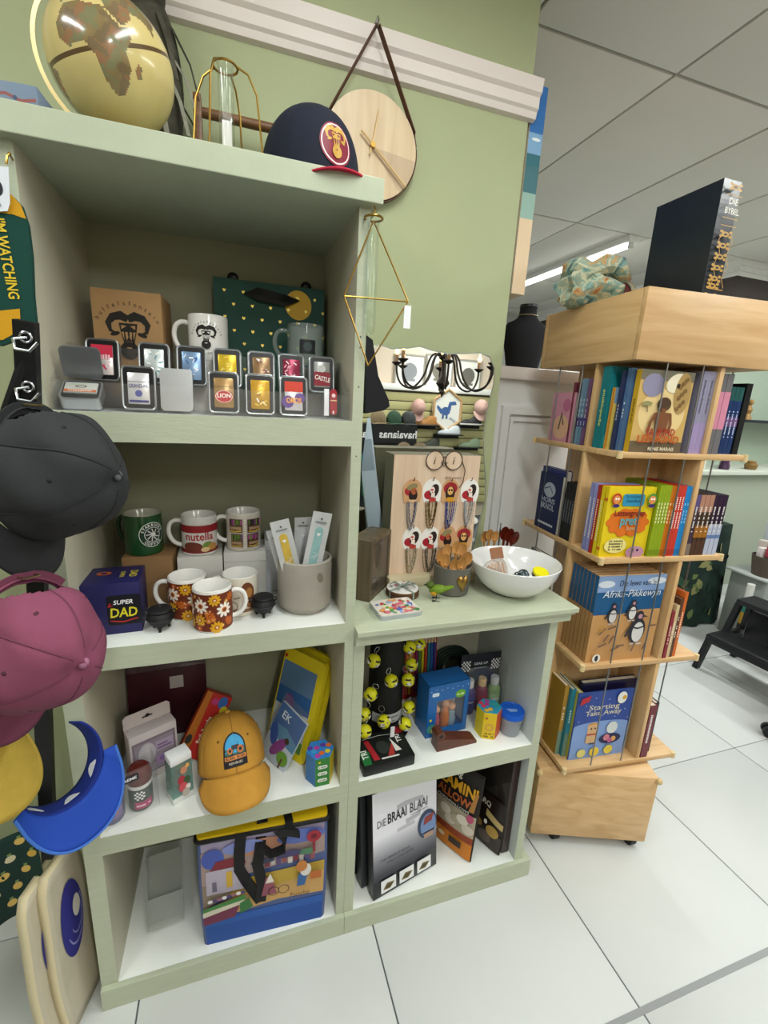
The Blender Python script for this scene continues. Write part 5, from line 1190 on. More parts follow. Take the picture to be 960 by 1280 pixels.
b.build('clear_sleeve', t, smooth=False)
# wooden doorstop
t = thing('door_stop', 'brown wooden doorstop wedge with round knob', 'doorstop', (.878, .062, ZS), radians(2))
DWd = wood_mat('#4a2416', '#63341f', 0, 6, .4)
b = B(); b.prism([(-.062, 0), (.066, 0), (.066, .008), (.055, .014), (-.04, .036), (-.062, .036)], .036, DWd, (0, -.018, 0)); b.build('wedge', t, smooth=False)
b = B(); b.tube([(-.052, -.017, .047), (-.052, .017, .047)], .0135, DWd, 20); b.build('knob', t)
d = D(pl((-.052, -.0172, .047))); d.disc(0, 0, .006, '#1f0f0a'); d.build('knob_hole', t, smooth=False)
# yellow and orange hexagonal box
t, P = hexbox('crayon_box', 'yellow and orange six sided box beside the blue lidded jar', (.998, .080, ZS), radians(-25), .037, .088, ['#c9622a', '#c9622a', '#d8c41c', '#d8c41c', '#d9b81c', '#c4521e'], ['#2f8fb0', '#b03a8a', '#d6a82a', '#3a9a8a', '#d63a5a'])
d = D(pl((0, -.037*cos(pi/6), 0))); d.bars(5, 0, .006, .007, '#2a2414', .03); d.bars(6, 0, .016, .006, '#2a2414', .03); d.ring(0, .04, .009, .012, '#c98a5a'); d.disc(-.01, .07, .004, '#a8642a'); d.build('print', t, smooth=False)
# jar
t = thing('lidded_jar', 'clear plastic jar with bright blue lid at the compartment edge', 'jar', (1.066, .064, ZS))
JM = clear_mat('#e6e9ee', .12, .22)
b = B(); b.lathe([(0, .001), (.026, .001), (.029, .004), (.0335, .062), (.0335, .066)], JM, 36, caps=False); b.lathe([(.0325, .066), (.028, .005), (0, .003)], JM, 36, caps=False); b.build('jar_body', t)
b = B(); b.lathe([(.0345, .06), (.0365, .061), (.037, .075), (.0355, .0775), (.033, .0775), (.031, .0755), (0, .0755)], M('#1559c4', .3), 40, caps=False); b.build('lid', t)
d = D(pl((0, 0, .0756), (1, 0, 0), (0, 1, 0))); d.poly([(-.016, .008), (.016, -.002), (.010, -.012), (-.010, -.008)], '#7fa0d8'); d.build('lid_slot', t, smooth=False)
# ================================================================== lower compartment of the low unit
def braai(label, off, front):
    a = radians(13); t = thing('grill_board_box', label, 'box', (.745-off*.55, .042+off, ZF+.002), a, None, (radians(-7), 0, a-.0*off))
    w, h, tk = .112, .335, .03
    b = B(); b.bb(-w, w, -tk/2, tk/2, 0, h, M('#23262b', .35), bev=.0015); b.build('carton', t)
    if front:
        d = D(pl((0, -tk/2, 0))); n = 48
        for k in range(n):
            f = k/n; c = int(60+165*min(1, max(0, (f-.02)/.45))); d.h = .0003; d.rect(-w+.002, .055+(h-.058)*f, w-.002, .055+(h-.058)*(f+1/n), (c, c, min(255, c+8)))
        d.h = .0006; d.line([(.0, .20), (.045, .205), (.055, .255), (.0, .26), (-.03, .257)], .016, '#b4b4bc'); d.line([(-.03, .185), (.03, .187)], .012, '#b9b9c0')
        d.text('DIE', -.082, .222, .022, '#2a2a30', w=.028); d.text('BRAAI', -.03, .222, .03, '#26262c', w=.064, bold=.02); d.text('BLAAI', .045, .222, .03, '#34343a', w=.062); d.rect(.015, .214, .078, .2155, '#44444a')
        d.text('THE PERFECT BLAAI', -.038, .112, .0065, '#33343a', w=.1); d.text('FOR A GOOD BRAAI', -.02, .098, .0065, '#33343a', w=.09)
        d.disc(.075, .16, .034, '#34405a', .046, 30); d.disc(.078, .155, .028, '#6f88b4', .038, 30); d.rect(.055, .13, .1, .135, '#2a2c34'); d.poly([(.06, .16), (.09, .165), (.1, .19), (.065, .185)], '#8a3a34'); d.rect(.062, .115, .095, .13, '#a88a78')
        for k in range(3):
            x0 = -.088+k*.062; d.rect(x0, .012, x0+.05, .052, '#dfe0e2'); d.poly([(x0+.006, .022), (x0+.03, .018), (x0+.046, .034), (x0+.02, .04)], '#7a6a3e'); d.poly([(x0+.012, .024), (x0+.028, .021), (x0+.04, .032), (x0+.02, .035)], '#4a4228')
        d.build('print', t, smooth=False)
    return t
braai('black and white grill board box facing out in the lower compartment', 0, True)
braai('black grill board box standing behind the front grill board box', .042, False)
braai('black grill board box against the compartment side, last of three', .084, False)
def pouch(name, label, base0, base1, h, lean, col, pr, tk=.03):
    p0, p1 = Vector((*base0, 0)), Vector((*base1, 0)); e = (p1-p0); w = e.length; e.normalize(); n = Vector((e.y, -e.x, 0))
    R = leanR(n, lean); c = (p0+p1)/2-n*tk/2; t = mthing(name, label, 'packet', R, (c.x, c.y, ZF+.004))
    b = B(); nu, nv = 10, 12
    for sgn in (-1, 1):
        def fn(a, c_):
            x = (a-.5)*w; z = c_*h; bul = tk/2*(max(0, 1-(2*a-1)**2)**.5)*(max(0, sin(pi*min(1, c_*.85+.08)))**.6); return Vector((x, sgn*max(bul, .0006), z))
        b.grid(fn, nu, nv, col)
        if sgn > 0: b.f[-nu*nv:] = [f[::-1] for f in b.f[-nu*nv:]]
    b.build('pouch', t)
    d = D(lambda u, v, hh: Vector((u, -(tk/2*(max(0, 1-(2*u/w)**2)**.5)*(max(0, sin(pi*min(1, v/h*.85+.08)))**.6)+.0012+hh), v)), .0003, True)
    pr(d, w, h); d.build('print', t); return t
def _m(d, w, h):
    k = w/2*.96
    d.rect(-k, 0, k, h*.22, '#c9781c'); d.rect(-k, h*.2, k, h*.3, '#8a3a18'); d.rect(-k, h*.28, k, h*.53, '#a89c86'); d.rect(-k, h*.53, k, h*.98, '#1a1614')
    for q in range(7): d.disc(-k*.8+q*k*.26, h*.36+.012*(q % 3), .02, ['#c9bfae', '#b3a790', '#d6cdbd'][q % 3], .016, 14)
    d.text('LAMIN\'', .01, h*.72, .034, '#d9a01c', w=w*.78, bold=.03); d.text('ALLOWS', .005, h*.60, .026, '#b8602a', w=w*.82, bold=.03); d.text('MARSHMALLOWS', .0, h*.545, .008, '#e9e4da', w=w*.7); d.text('flaming', -.02, h*.88, .02, '#d9d6ce', w=w*.45, bold=.02)
    d.poly([(-k, h*.75), (-k*.7, h*.86), (-k*.85, h*.95), (-k, h*.92)], '#c9682a'); d.disc(k*.8, h*.5, .011, '#b04a6a', .014); d.poly([(k*.7, h*.58), (k*.9, h*.58), (k*.98, h*.8), (k*.86, h*.8)], '#a8763a'); d.rect(k*.05, h*.1, k*.6, h*.18, '#33241a'); d.disc(-k*.3, h*.14, .012, '#e0c9a0', .008); d.disc(-k*.65, h*.15, .012, '#d8b58a', .009)
pouch('marshmallow_pouch', 'black and orange marshmallow pouch beside the grill board box', (.868, .165), (.948, .020), .30, .10, M('#241a14', .3), _m, .035)
def _c(d, w, h):
    k = w/2*.96
    d.rect(-k, 0, k, h*.35, '#3a332e'); d.text('DARQ', -k*.35, h*.8, .016, '#cfcac0', w=w*.5, bold=.02); d.poly([(-.0, h*.62), (k, h*.5), (k, h*.62), (.0, h*.75)], '#b09a62'); d.disc(k*.5, h*.38, .022, '#a8873f', .02); d.disc(-k*.4, h*.4, .018, '#8a6a34', .014); d.disc(k*.1, h*.2, .024, '#5a5048', .02); d.disc(.004, h*.5, .006, '#e9e6e0', .008)
pouch('coffee_pouch', 'dark brown pouch with gold print at the compartment right', (1.000, .135), (1.050, .018), .175, .10, M('#1e1411', .3), _c, .025)
t = thing('brown_carton', 'dark brown glossy carton against the right side of the lower compartment', 'carton', (1.086, .18, ZF))
b = B(); b.bb(-.013, .013, -.15, .15, 0, .372, M('#2e1c13', .3), bev=.002); b.build('carton', t)
b = B(); b.bb(-.0145, -.014, -.155, .15, .01, .37, CLEAR); b.build('clear_wrap', t, smooth=False)
t = thing('brown_carton', 'dark brown carton at the back behind the marshmallow pouch', 'carton', (.97, .295, ZF))
b = B(); b.bb(-.09, .09, -.03, .04, 0, .35, M('#2a1a12', .35), bev=.002); b.build('carton', t)
# ================================================================== cap stand at the left
PT, PB = Vector((.022, -.10, 1.53)), Vector((-.183, .150, .012))
t = thing('cap_stand', 'black metal hook stand carrying caps and visors', 'stand', (PB.x, PB.y, 0))
BKM = M('#0e0f11', .45, name='black_powder_coat')
o_ = Vector((PB.x, PB.y, 0))
def pp(f): return PB.lerp(PT, f)-o_
b = B(); b.tube([pp(0), pp(1)], 0, BKM, flat=(.026, .02, (0, 1, 0))); b.build('post', t, smooth=False)
b = B(); b.ell((0, 0, .010), (.014, .014, .010), M('#0a0a0a', .6), 12, 8); b.build('foot', t)
b = B(); b.tube([pp(.97), Vector((-.42, -.22, .012))], .009, BKM, 8); b.build('leg', t)
b = B(); b.tube([pp(.97), Vector((-.36, .12, .012))], .009, BKM, 8); b.build('leg', t)
for x, y in ((-.42, -.22), (-.36, .12)):
    b = B(); b.ell((x, y, .010), (.013, .013, .010), M('#0a0a0a', .6), 12, 8); b.build('foot', t)
b = B(); b.tube([pp(.55), pp(.55)+Vector((-.25, -.06, -.06))], .008, BKM, 8); b.build('arm', t)
b = B(); b.tube([pp(.30), pp(.30)+Vector((-.25, -.05, -.06))], .008, BKM, 8); b.build('arm', t)
for z in (.985, .94, .885, .83):
    hp_ = pp(z)+Vector((.004, -.012, 0))
    b = B(); b.tube([hp_+Vector(q_) for q_ in ((0, 0, 0), (-.012, -.012, -.004), (-.006, -.024, -.018), (.012, -.03, -.02), (.022, -.028, -.008))], .0022, STEEL, 8); b.build('hook', t)
    b = B(); b.tube([hp_+Vector((.007*cos(2*pi*i/16), -.002, .007*sin(2*pi*i/16))) for i in range(16)], .0018, STEEL, 6, closed=True); b.build('hook_ring', t)
def ortho(f, z):
    """local -y along f (brim direction), local z near z"""
    y = -Vector(f).normalized(); z = Vector(z); z = (z-y*z.dot(y)).normalized(); return axes(y.cross(z), y, z)
p = Yp(42, 592, -.15)
cap('faded charcoal cap hanging by its strap on the black stand', ortho((.02, -.05, -1), (.93, -.36, -.08)), p, '#2c2e30', opening=True, strap='#26282a', crush=.17, bl=.066, cup=.03, button='#5a5c60', bump=.2)
def _pp(d): d.text('surf', 0, .03, .006, '#d9c9cf', w=.02)
p = Yp(24, 800, -.21)
cap('dusty pink cap hanging below the charcoal cap', ortho((-.12, -.1, -1), (.80, -.60, .02)), p, '#7f4159', brim='#70364d', opening=True, strap='#70384e', crush=.14, bl=.066, cup=.03, button='#a06a86', bump=.2, patch=_pp)
p = Yp(-78, 925, -.17)
cap('pale yellow cap with brim pointing down beside the blue visor', ortho((.62, -.15, -.75), (-.35, .3, .3)), p, '#b3983e', crush=.06, bl=.075, cup=.012, eyelets=False, bump=.15)
def visor(label, R, loc, c, c2):
    t = mthing('sun_visor', label, 'visor', R, loc)
    cm = M(c, .75, bump=.1, bs=700); dm = M(c2, .8)
    b = B(); nu = 40
    def fn(a, v): th = -pi/2+(a-.5)*2*2.2; return Vector((.085*cos(th)*(1-.06*v), .095*sin(th)*(1-.06*v), .06*v))
    b.grid(fn, nu, 4, dm); o = b.build('head_band', t); so = o.modifiers.new('th', 'SOLIDIFY'); so.thickness = .004; so.offset = 0
    def bf(a, v):
        s = (a-.5)*2; th = -pi/2+s*1.25; p = Vector((.085*cos(th), .095*sin(th), 0)); L = .088*max(0, 1-abs(s)**3)**.5
        return p+Vector((s*.02*v, -L*v, -.016*s*s*(.3+.7*v)-.004*v))
    b = B(); b.grid(bf, 32, 8, cm); o = b.build('brim', t); so = o.modifiers.new('th', 'SOLIDIFY'); so.thickness = .004; so.offset = 0
    b = B(); b.tube([bf(i/32, 1)+Vector((0, -.0005, 0)) for i in range(33)], .0032, M('#3f6fc4', .6), 8); b.build('brim_edge', t)
    for th, w_ in ((.95, .018), (1.75, .016), (2.6, .016)):
        a = -pi/2+th-1.75; c_ = Vector((.08*cos(a), .09*sin(a), .034)); tx = Vector((-.085*sin(a), .095*cos(a), 0)).normalized(); b = B()
        q = [c_-tx*w_-Vector((0, 0, .011)), c_+tx*w_-Vector((0, 0, .011)), c_+tx*w_+Vector((0, 0, .011)), c_-tx*w_+Vector((0, 0, .011))]
        n = Vector((cos(a), sin(a), 0))*.0012; b.add(q+[v-n for v in q], [(0, 1, 2, 3), (7, 6, 5, 4), (0, 4, 5, 1), (1, 5, 6, 2), (2, 6, 7, 3), (3, 7, 4, 0)], M('#d9dade', .6)); b.build('care_label', t, smooth=False)
    return t
p = Yp(74, 958, -.12)
vz = visor('royal blue sun visor with white labels inside its band', ortho((.32, -.16, -.93), (-.52, .62, -.3)), p, '#1c44a8', '#142a7c'); vz.scale = (.82, .82, .82)
# green and gold socks
t = thing('sports_sock', 'green and gold sock with yellow lettering hung on the left post', 'sock', (-.02, -.035, 1.5))
def q(px, py): p = Yp(px, py, -.035); return (p.x+.02, p.z-1.5)
SG = M('#0f3f36', .9, bump=.2, bs=600); SY = M('#c9951a', .9, bump=.2, bs=600)
b = B(); b.prism([q(*a) for a in ((-40, 238), (0, 240), (14, 243), (26, 256), (34, 280), (39, 320), (41, 370), (44, 400), (45, 416), (34, 419), (29, 416), (24, 424), (0, 432), (-40, 430))], .014, SG); o = b.build('sock', t)
o.modifiers.new('bv', 'BEVEL').width = .003
d = D(pl((0, 0, 0)), .0004); d.poly([q(*a) for a in ((-40, 238), (0, 240), (14, 243), (26, 256), (33, 274), (16, 268), (0, 266), (-40, 262))], SY); d.poly([q(*a) for a in ((-40, 392), (5, 388), (25, 386), (26, 404), (20, 416), (4, 425), (-40, 426))], SY)
u, v = q(2, 324); d.text("I'M WATCHING", u, v, .0135, '#d9b92a', rot=-pi/2+.06, w=.108, bold=.02); d.build('lettering', t, smooth=False)
b = B(); b.prism([q(*a) for a in ((-40, 206), (12, 210), (14, 255), (11, 265), (-40, 268))], .001, M('#d6dbe2', .5), (0, -.004, 0)); b.build('header_card', t, smooth=False)
d = D(pl((0, -.004, 0))); u, v = q(-3, 236); d.disc(u, v, .008, '#23252b', .011); u, v = q(-3, 257); d.rect(u-.006, v-.002, u+.006, v+.002, '#8a8f98'); d.build('card_print', t, smooth=False)
b = B(); b.tube([(q(8, 205)[0], .0, q(8, 205)[1]), (q(9, 195)[0], .0, q(9, 195)[1]), (q(11, 190)[0], .004, q(11, 190)[1]), (q(6, 186)[0], .012, q(6, 186)[1]), (q(2, 185)[0], .034, q(2, 185)[1])], .0016, GOLD, 8); b.build('cup_hook', t)
# pineapple print fabric
t = thing('folded_fabric', 'dark green fabric with yellow pineapple print hanging on the black stand', 'fabric', (-.24, .02, .36))
PF = M('#10302a', .8, bump=.1, bs=300)
def fab(a, c): x = -.13+.26*a; z = .20-.30*c*(1-.3*a)-.05*(1-a); return Vector((x, -.03+.012*sin(a*9+c*2)+.03*c, z))
b = B(); b.grid(fab, 26, 14, PF); o = b.build('cloth', t); so = o.modifiers.new('th', 'SOLIDIFY'); so.thickness = .004
rr = random.Random(2); d = D(lambda u, v, h: fab(u, v)+Vector((0, -.004-h, 0)), .0004, True)
for i in range(6):
    for j in range(5):
        u, v = .08+.16*i+.07*(j % 2), .1+.18*j
        if u > .96: continue
        d.h = .0004; d.disc(u, v, .038, rr.choice(['#c9a23a', '#d8b45a', '#b98a2a', '#cfc4a0']), .045, 10, rot=.4); d.h = .0008; d.poly([(u-.01, v-.04), (u+.012, v-.04), (u+.02, v-.075), (u-.012, v-.07)], '#6f8a4a')
d.build('pineapple_print', t)
# cream boards leaning on the unit side
def board(label, x, y, rz, lean, zt, w):
    t = thing('painted_board', label, 'board', (x, y, 0.004), 0, None, (lean, 0, rz))
    n = 16; th = .012; CB = M('#c4bba6', .5, var=.06, vs=10); ED = M('#b3a07c', .6)
    P = [(-w, .05), (-w*.8, .0), (w*.8, 0), (w, .05), (w, zt-.1), (w*.92, zt-.04), (w*.45, zt), (-w*.45, zt), (-w*.92, zt-.04), (-w, zt-.1)]
    b = B(); nu, nv = 8, 16
    def wd(z): return w*(.9+.1*sin(pi*min(1, z/zt*1.05))) if z < zt-.05 else w*.91*(1-((z-(zt-.05))/.05)**2*.3)
    def cur(z): return .004*sin(2*pi*z/zt*.9)
    F = lambda a, c: Vector(((2*a-1)*wd(c*zt), cur(c*zt), c*zt)); b.grid(F, nu, nv, CB); o = b.build('plank', t); so = o.modifiers.new('th', 'SOLIDIFY'); so.thickness = .02; so.offset = -1; o.data.materials.append(M('#d8cba6', .6)); so.material_offset_rim = 1
    d = D(lambda u, v, h: Vector((u, cur(v)-.0012-h, v)), .0005, True); d.disc(.0, zt*.62, .036, '#2f2f86', .105, 30); d.ring(.006, zt*.62, .026, .0282, '#8a8ac4', ry=2.8, a0=-2.6, a1=.6); d.ring(.01, zt*.62, .017, .0188, '#8a8ac4', ry=2.8, a0=-2.6, a1=.5); d.disc(.014, zt*.67, .012, '#d9d6cc', .03); d.build('oval_print', t)
board('cream board with blue oval rings leaning against the tall unit', -.070, .012, radians(74), radians(-2), .44, .062)
board('cream board with blue oval rings tucked behind the other board', -.098, -.012, radians(74), radians(-2), .43, .062)
# ================================================================== revolving bookstand
SC = Vector((1.51, .235, 0)); SA_ = radians(-5)
def sl(x, y, z=0): return Vector((SC.x+x*cos(SA_)-y*sin(SA_), SC.y+x*sin(SA_)+y*cos(SA_), z))
OAK = wood_mat('#c09866', '#d6b282', 0, 4, name='beech_laminate'); OAKY = wood_mat('#c09866', '#d6b282', 1, 4, name='beech_laminate_side'); OAKV = wood_mat('#c09866', '#d6b282', 2, 4, name='beech_laminate_upright'); EDGE = M('#d3b988', .5)
bs = thing('book_stand', 'pale wood revolving bookstand on castors with four tiers', 'bookstand', (SC.x, SC.y, 0), SA_)
hs = .215; LV = [.325, .70, 1.042, 1.345]
# fixed base box turned a little
ba = radians(-20)-SA_
b = B(); R3 = Matrix.Rotation(ba, 3, 'Z'); off = Matrix.Rotation(-SA_, 3, 'Z') @ Vector((1.47-SC.x, .198-SC.y, 0)); bh = .193
b.box((off.x, off.y, .168), (2*bh, 2*bh, .258), OAK, bev=.002, rot=R3); b.build('base_box', bs)
for sx in (-1, 1):
    for sy in (-1, 1):
        c = R3 @ Vector((sx*(bh-(.035 if sx > 0 else .09)), sy*(bh-.03), 0))+off
        b = B(); b.tube([(c.x-.011, c.y, .024), (c.x+.011, c.y, .024)], .0235, M('#17181a', .5), 18); b.build('castor', bs)
        b = B(); b.box((c.x, c.y, .045), (.026, .026, .014), M('#2a2b2d', .5, .4)); b.build('castor_plate', bs)
        c = R3 @ Vector((sx*bh, sy*bh, 0))+off; b = B(); b.ell((c.x, c.y, .288), (.011, .011, .011), M('#c9ad7c', .4), 12, 8); b.build('corner_guard', bs)
b = B(); b.tube([(0, 0, .297), (0, 0, .313)], .1, M('#3a3a3a', .5), 24); b.build('turntable', bs)
for z in LV:
    b = B(); b.bb(-hs, hs, -hs, hs, z-.016, z, OAK, bev=.0015); b.build('shelf_board', bs)
    for sx in (-1, 1):
        for sy in (-1, 1):
            b = B(); b.tube([(sx*(hs-.004), sy*(hs-.004), z-.018), (sx*(hs-.004), sy*(hs-.004), z+.002)], .008, M('#d6bd8c', .4), 12); b.build('corner_guard', bs)
for i, z in enumerate(LV):
    zt = (LV[i+1]-.016) if i < 3 else 1.58
    for k in range(4):
        R = Matrix.Rotation(k*pi/2, 3, 'Z'); b = B(); c = R @ Vector((.065, -hs+.14, 0)); sz = (.014, .276, zt-z) if k % 2 == 0 else (.276, .014, zt-z)
        b.box((c.x, c.y, (z+zt)/2), sz, OAKV, bev=.001); b.build('divider_panel', bs)
for k in range(4):
    R = Matrix.Rotation(k*pi/2, 3, 'Z')
    for x in (-.115, .0):
        p = R @ Vector((x, -hs+.003, 0)); b = B(); b.tube([(p.x, p.y, LV[0]), (p.x, p.y, 1.58)], .0023, M('#8d9094', .3, .9), 8); b.build('retaining_rod', bs)
hb_ = .222
b = B(); b.bb(-hb_, hb_, -hb_, -hb_+.016, 1.58, 1.75, OAK, bev=.001); b.build('head_panel', bs)
b = B(); b.bb(-hb_, hb_, hb_-.016, hb_, 1.58, 1.75, OAK, bev=.001); b.build('head_panel', bs)
b = B(); b.bb(-hb_, -hb_+.016, -hb_+.016, hb_-.016, 1.58, 1.75, OAKY, bev=.001); b.build('head_panel', bs)
b = B(); b.bb(hb_-.016, hb_, -hb_+.016, hb_-.016, 1.58, 1.75, OAKY, bev=.001); b.build('head_panel', bs)
b = B(); b.bb(-hb_+.016, hb_-.016, -hb_+.016, hb_-.016, 1.58, 1.596, OAK); b.build('head_floor', bs)
b = B(); b.bb(-hb_+.016, hb_-.016, -hb_+.016, hb_-.016, 1.735, 1.75, OAK); b.build('head_top', bs)
PAGE = M('#ded6c4', .8, var=.05, vs=200, stretch=(1, 1, .02), name='paper_edges')
def book(label, x, y, z, a, w, h, t, col, spine=None, cp=None, sp=None, world=False, group=None, lean=0, name='book', bow=0):
    """cover faces local -y, spine on local -x; a = turn in degrees within the stand"""
    loc = Vector((x, y, z)) if world else sl(x, y, z)
    o = thing(name, label, 'book', loc, 0, group, (0, lean, radians(a)+(0 if world else SA_)))
    cm = M(col, .3, spec=.5); sm = M(spine or col, .3, spec=.5); e = .0016
    b = B(); b.bb(-w/2, w/2, -t/2, -t/2+e, 0, h, cm); b.build('front_cover', o, smooth=False)
    b = B(); b.bb(-w/2, w/2, t/2-e, t/2, 0, h, cm); b.build('back_cover', o, smooth=False)
    b = B(); b.bb(-w/2, -w/2+e, -t/2+e, t/2-e, 0, h, sm); b.build('spine', o, smooth=False)
    b = B(); b.bb(-w/2+e, w/2-.003, -t/2+e, t/2-e, .002, h-.003, PAGE); b.build('pages', o, smooth=False)
    if cp: d = D(pl((0, -t/2, 0))); cp(d, w, h); d.build('cover_print', o, smooth=False)
    if sp: d = D(pl((-w/2, 0, 0), (0, -1, 0), (0, 0, 1))); sp(d, t, h); d.build('spine_print', o, smooth=False)
    return o
KNOWN = ('BALDACCI', 'SANKIND', 'ensiklopedie', 'Slimboonke Slimbomke')
def stx(txt, c, frac=.5, ht=.5, mid=.5, bands=()):
    def f(d, t, h):
        for z0, z1, cc in bands: d.rect(-t/2, h*z0, t/2, h*z1, cc)
        if txt and txt not in KNOWN: d.bars(len(txt), -t*ht*.35, h*mid, t*ht*.75, c, h*frac, rot=-pi/2)
        elif txt: d.text(txt, -t*ht*.35, h*mid, t*ht*.75, c, rot=-pi/2, w=h*frac, bold=.01)
    return f
# ---- tier 2 (z = LV[2]) : front
z = LV[2]
def cov_letter(d, w, h):
    Y = '#e2c71a'
    d.rect(-w/2, 0, w/2, h, Y)
    d.disc(0, h*.5, w*.42, '#d9701e', h*.19, 20); 
    for k in range(10): a = 2*pi*k/10; d.disc(w*.36*cos(a), h*.5+h*.15*sin(a), w*.11, '#d9701e', h*.06, 12)
    d.poly(shift(rrect(w*.46, h*.17, .008), w*.03, h*.82), '#2f8fb4'); d.text('Die Wat Kan Ek', w*.03, h*.85, .008, '#2a2a3a', w=w*.36); d.text('Doen Boek', w*.03, h*.79, .008, '#2a2a3a', w=w*.3)
    d.text('Lettergroep', 0, h*.6, .016, '#7a1f1c', w=w*.66, bold=.02); d.text('pret', 0, h*.47, .026, '#5aa0a8', w=w*.36, bold=.03); d.text('boek', w*.1, h*.39, .013, '#c9a27a', w=w*.25, bold=.02)
    d.disc(-w*.2, h*.17, w*.24, '#e6d98a', h*.11, 18)
    for k in range(4): d.bars(8, -w*.2, h*(.225-.04*k), .006, '#3a3420', w*.3)
    d.disc(w*.24, h*.07, w*.2, '#b98aa0', h*.09, 18); d.disc(w*.19, h*.1, .004, '#2a1a2a'); d.disc(w*.29, h*.1, .004, '#2a1a2a')
    for sx, hc in ((-.35, '#b53a1c'), (.4, '#3f8a3a')):
        d.disc(w*sx, h*.84, w*.1, hc, h*.08, 14); d.disc(w*sx, h*.83, w*.075, '#d98a4a', h*.06, 14); d.disc(w*(sx-.02), h*.84, .003, '#ffffff', n=8); d.disc(w*(sx+.03), h*.84, .003, '#ffffff', n=8); d.disc(w*sx, h*.745, w*.07, '#3a2a6a', h*.025)
book('yellow activity book with orange lettering cloud facing out on second tier', -.135, -.192, z, 0, .155, .205, .012, '#e2c71a', cp=cov_letter, sp=stx(None, '', bands=((.1, .14, '#c9602a'), (.8, .84, '#c9602a'))))
for k, (c, lb) in enumerate((('#dcc41c', 'yellow spined activity book right behind the facing yellow book'), ('#a82f1c', 'red spined book behind the yellow activity books'), ('#8f8fc4', 'lavender spined book nearer the red spined book'), ('#8388bc', 'lavender spined book touching the divider panel'))):
    book(lb, -.137, -.175+.0145*k*1.1, z, 0, .15, .203, .0135, c, sp=stx('LETTERPRET', '#f2e6c9', .6, .5, .5))
g2 = [('#8aa01c', 4, 'green spined workbook', 'green spined workbooks on the second tier', '#e9e6b0'), ('#c9701a', 2, 'orange spined workbook', 'orange spined workbooks on the second tier', '#f2dcb0'), ('#c23a2c', 3, 'red spined workbook', 'red spined workbooks on the second tier', '#f6ece6'), ('#1f7fc0', 2, 'blue spined workbook', 'blue spined workbooks on the second tier', '#8fc4e6')]
x = -.05
for c, n, lb, gr, tc in g2:
    for k in range(n):
        book(lb+' shelved upright beside the yellow lettering book', x, -.14, z, 90, .135, .212-.002*(n == 2), .0096, c, sp=stx('GRAMMATIKA' if n == 3 else 'LEER', tc, .45 if n == 3 else .3, .6, .62, ((.02, .1, tuple(int(v*.85) for v in hexrgb(c))),)), group=gr); x += .0101
# right hand compartment of tier 2
for k in range(7):
    kind = (0, 1, 1, 1, 2, 2, 2)[k]
    lb, gr, c, bd_ = [('dark striped thriller with slim spine beside the divider on second tier', None, '#3f2f3f', ((.75, 1, '#5a4a7a'), (0, .2, '#7a6a60'))), ('brown and amber spined novel on second tier', 'brown and amber novels', '#3f2a1c', ((.72, 1, '#a87a64'), (.3, .5, '#9a641c'), (0, .25, '#4a2f20'))), ('purple black and silver spined novel on second tier', 'purple and silver novels', '#2a1430', ((0, .52, '#aab0c4'), (.28, .34, '#5f78a4')))][kind]
    book(lb, .086+.0165*k, -.142, z, 90, .13, .185, .0155, c, sp=stx('NOVEL NIGHT', '#e6e2da', .42, .55, .6, bd_), group=gr)
# left compartment of tier 2
for k in range(4): book('black slim spined novel beside the dark blue moon book', -.145, -.048+.0125*k, z, 0, .13, .185, .012, '#15171c', sp=stx('NAGWAG', '#8a8f9c', .4, .5, .5), group='black spined novels on the second tier')
def cov_moon(d, w, h):
    d.rect(-w/2, 0, w/2, h, '#14204a'); d.disc(.0, h*.72, w*.26, '#a9b0c0', h*.13); d.line([(-.03, h*.72), (0, h*.78), (.02, h*.68)], .004, '#3a4468'); d.text('HORIS', 0, h*.5, .016, '#cfd6e6', w=w*.6); d.text('BKNOL', .0, h*.38, .02, '#cfd6e6', w=w*.6); d.bars(8, 0, h*.1, .01, '#e6e9f0', w*.7)
book('dark blue novel with a pale moon on its cover on second tier', -.2065, .078, z, -90, .128, .195, .014, '#14204a', cp=cov_moon)
book('navy hardback standing behind the moon novel', -.188, .088, z, -90, .14, .212, .02, '#1a2a66')
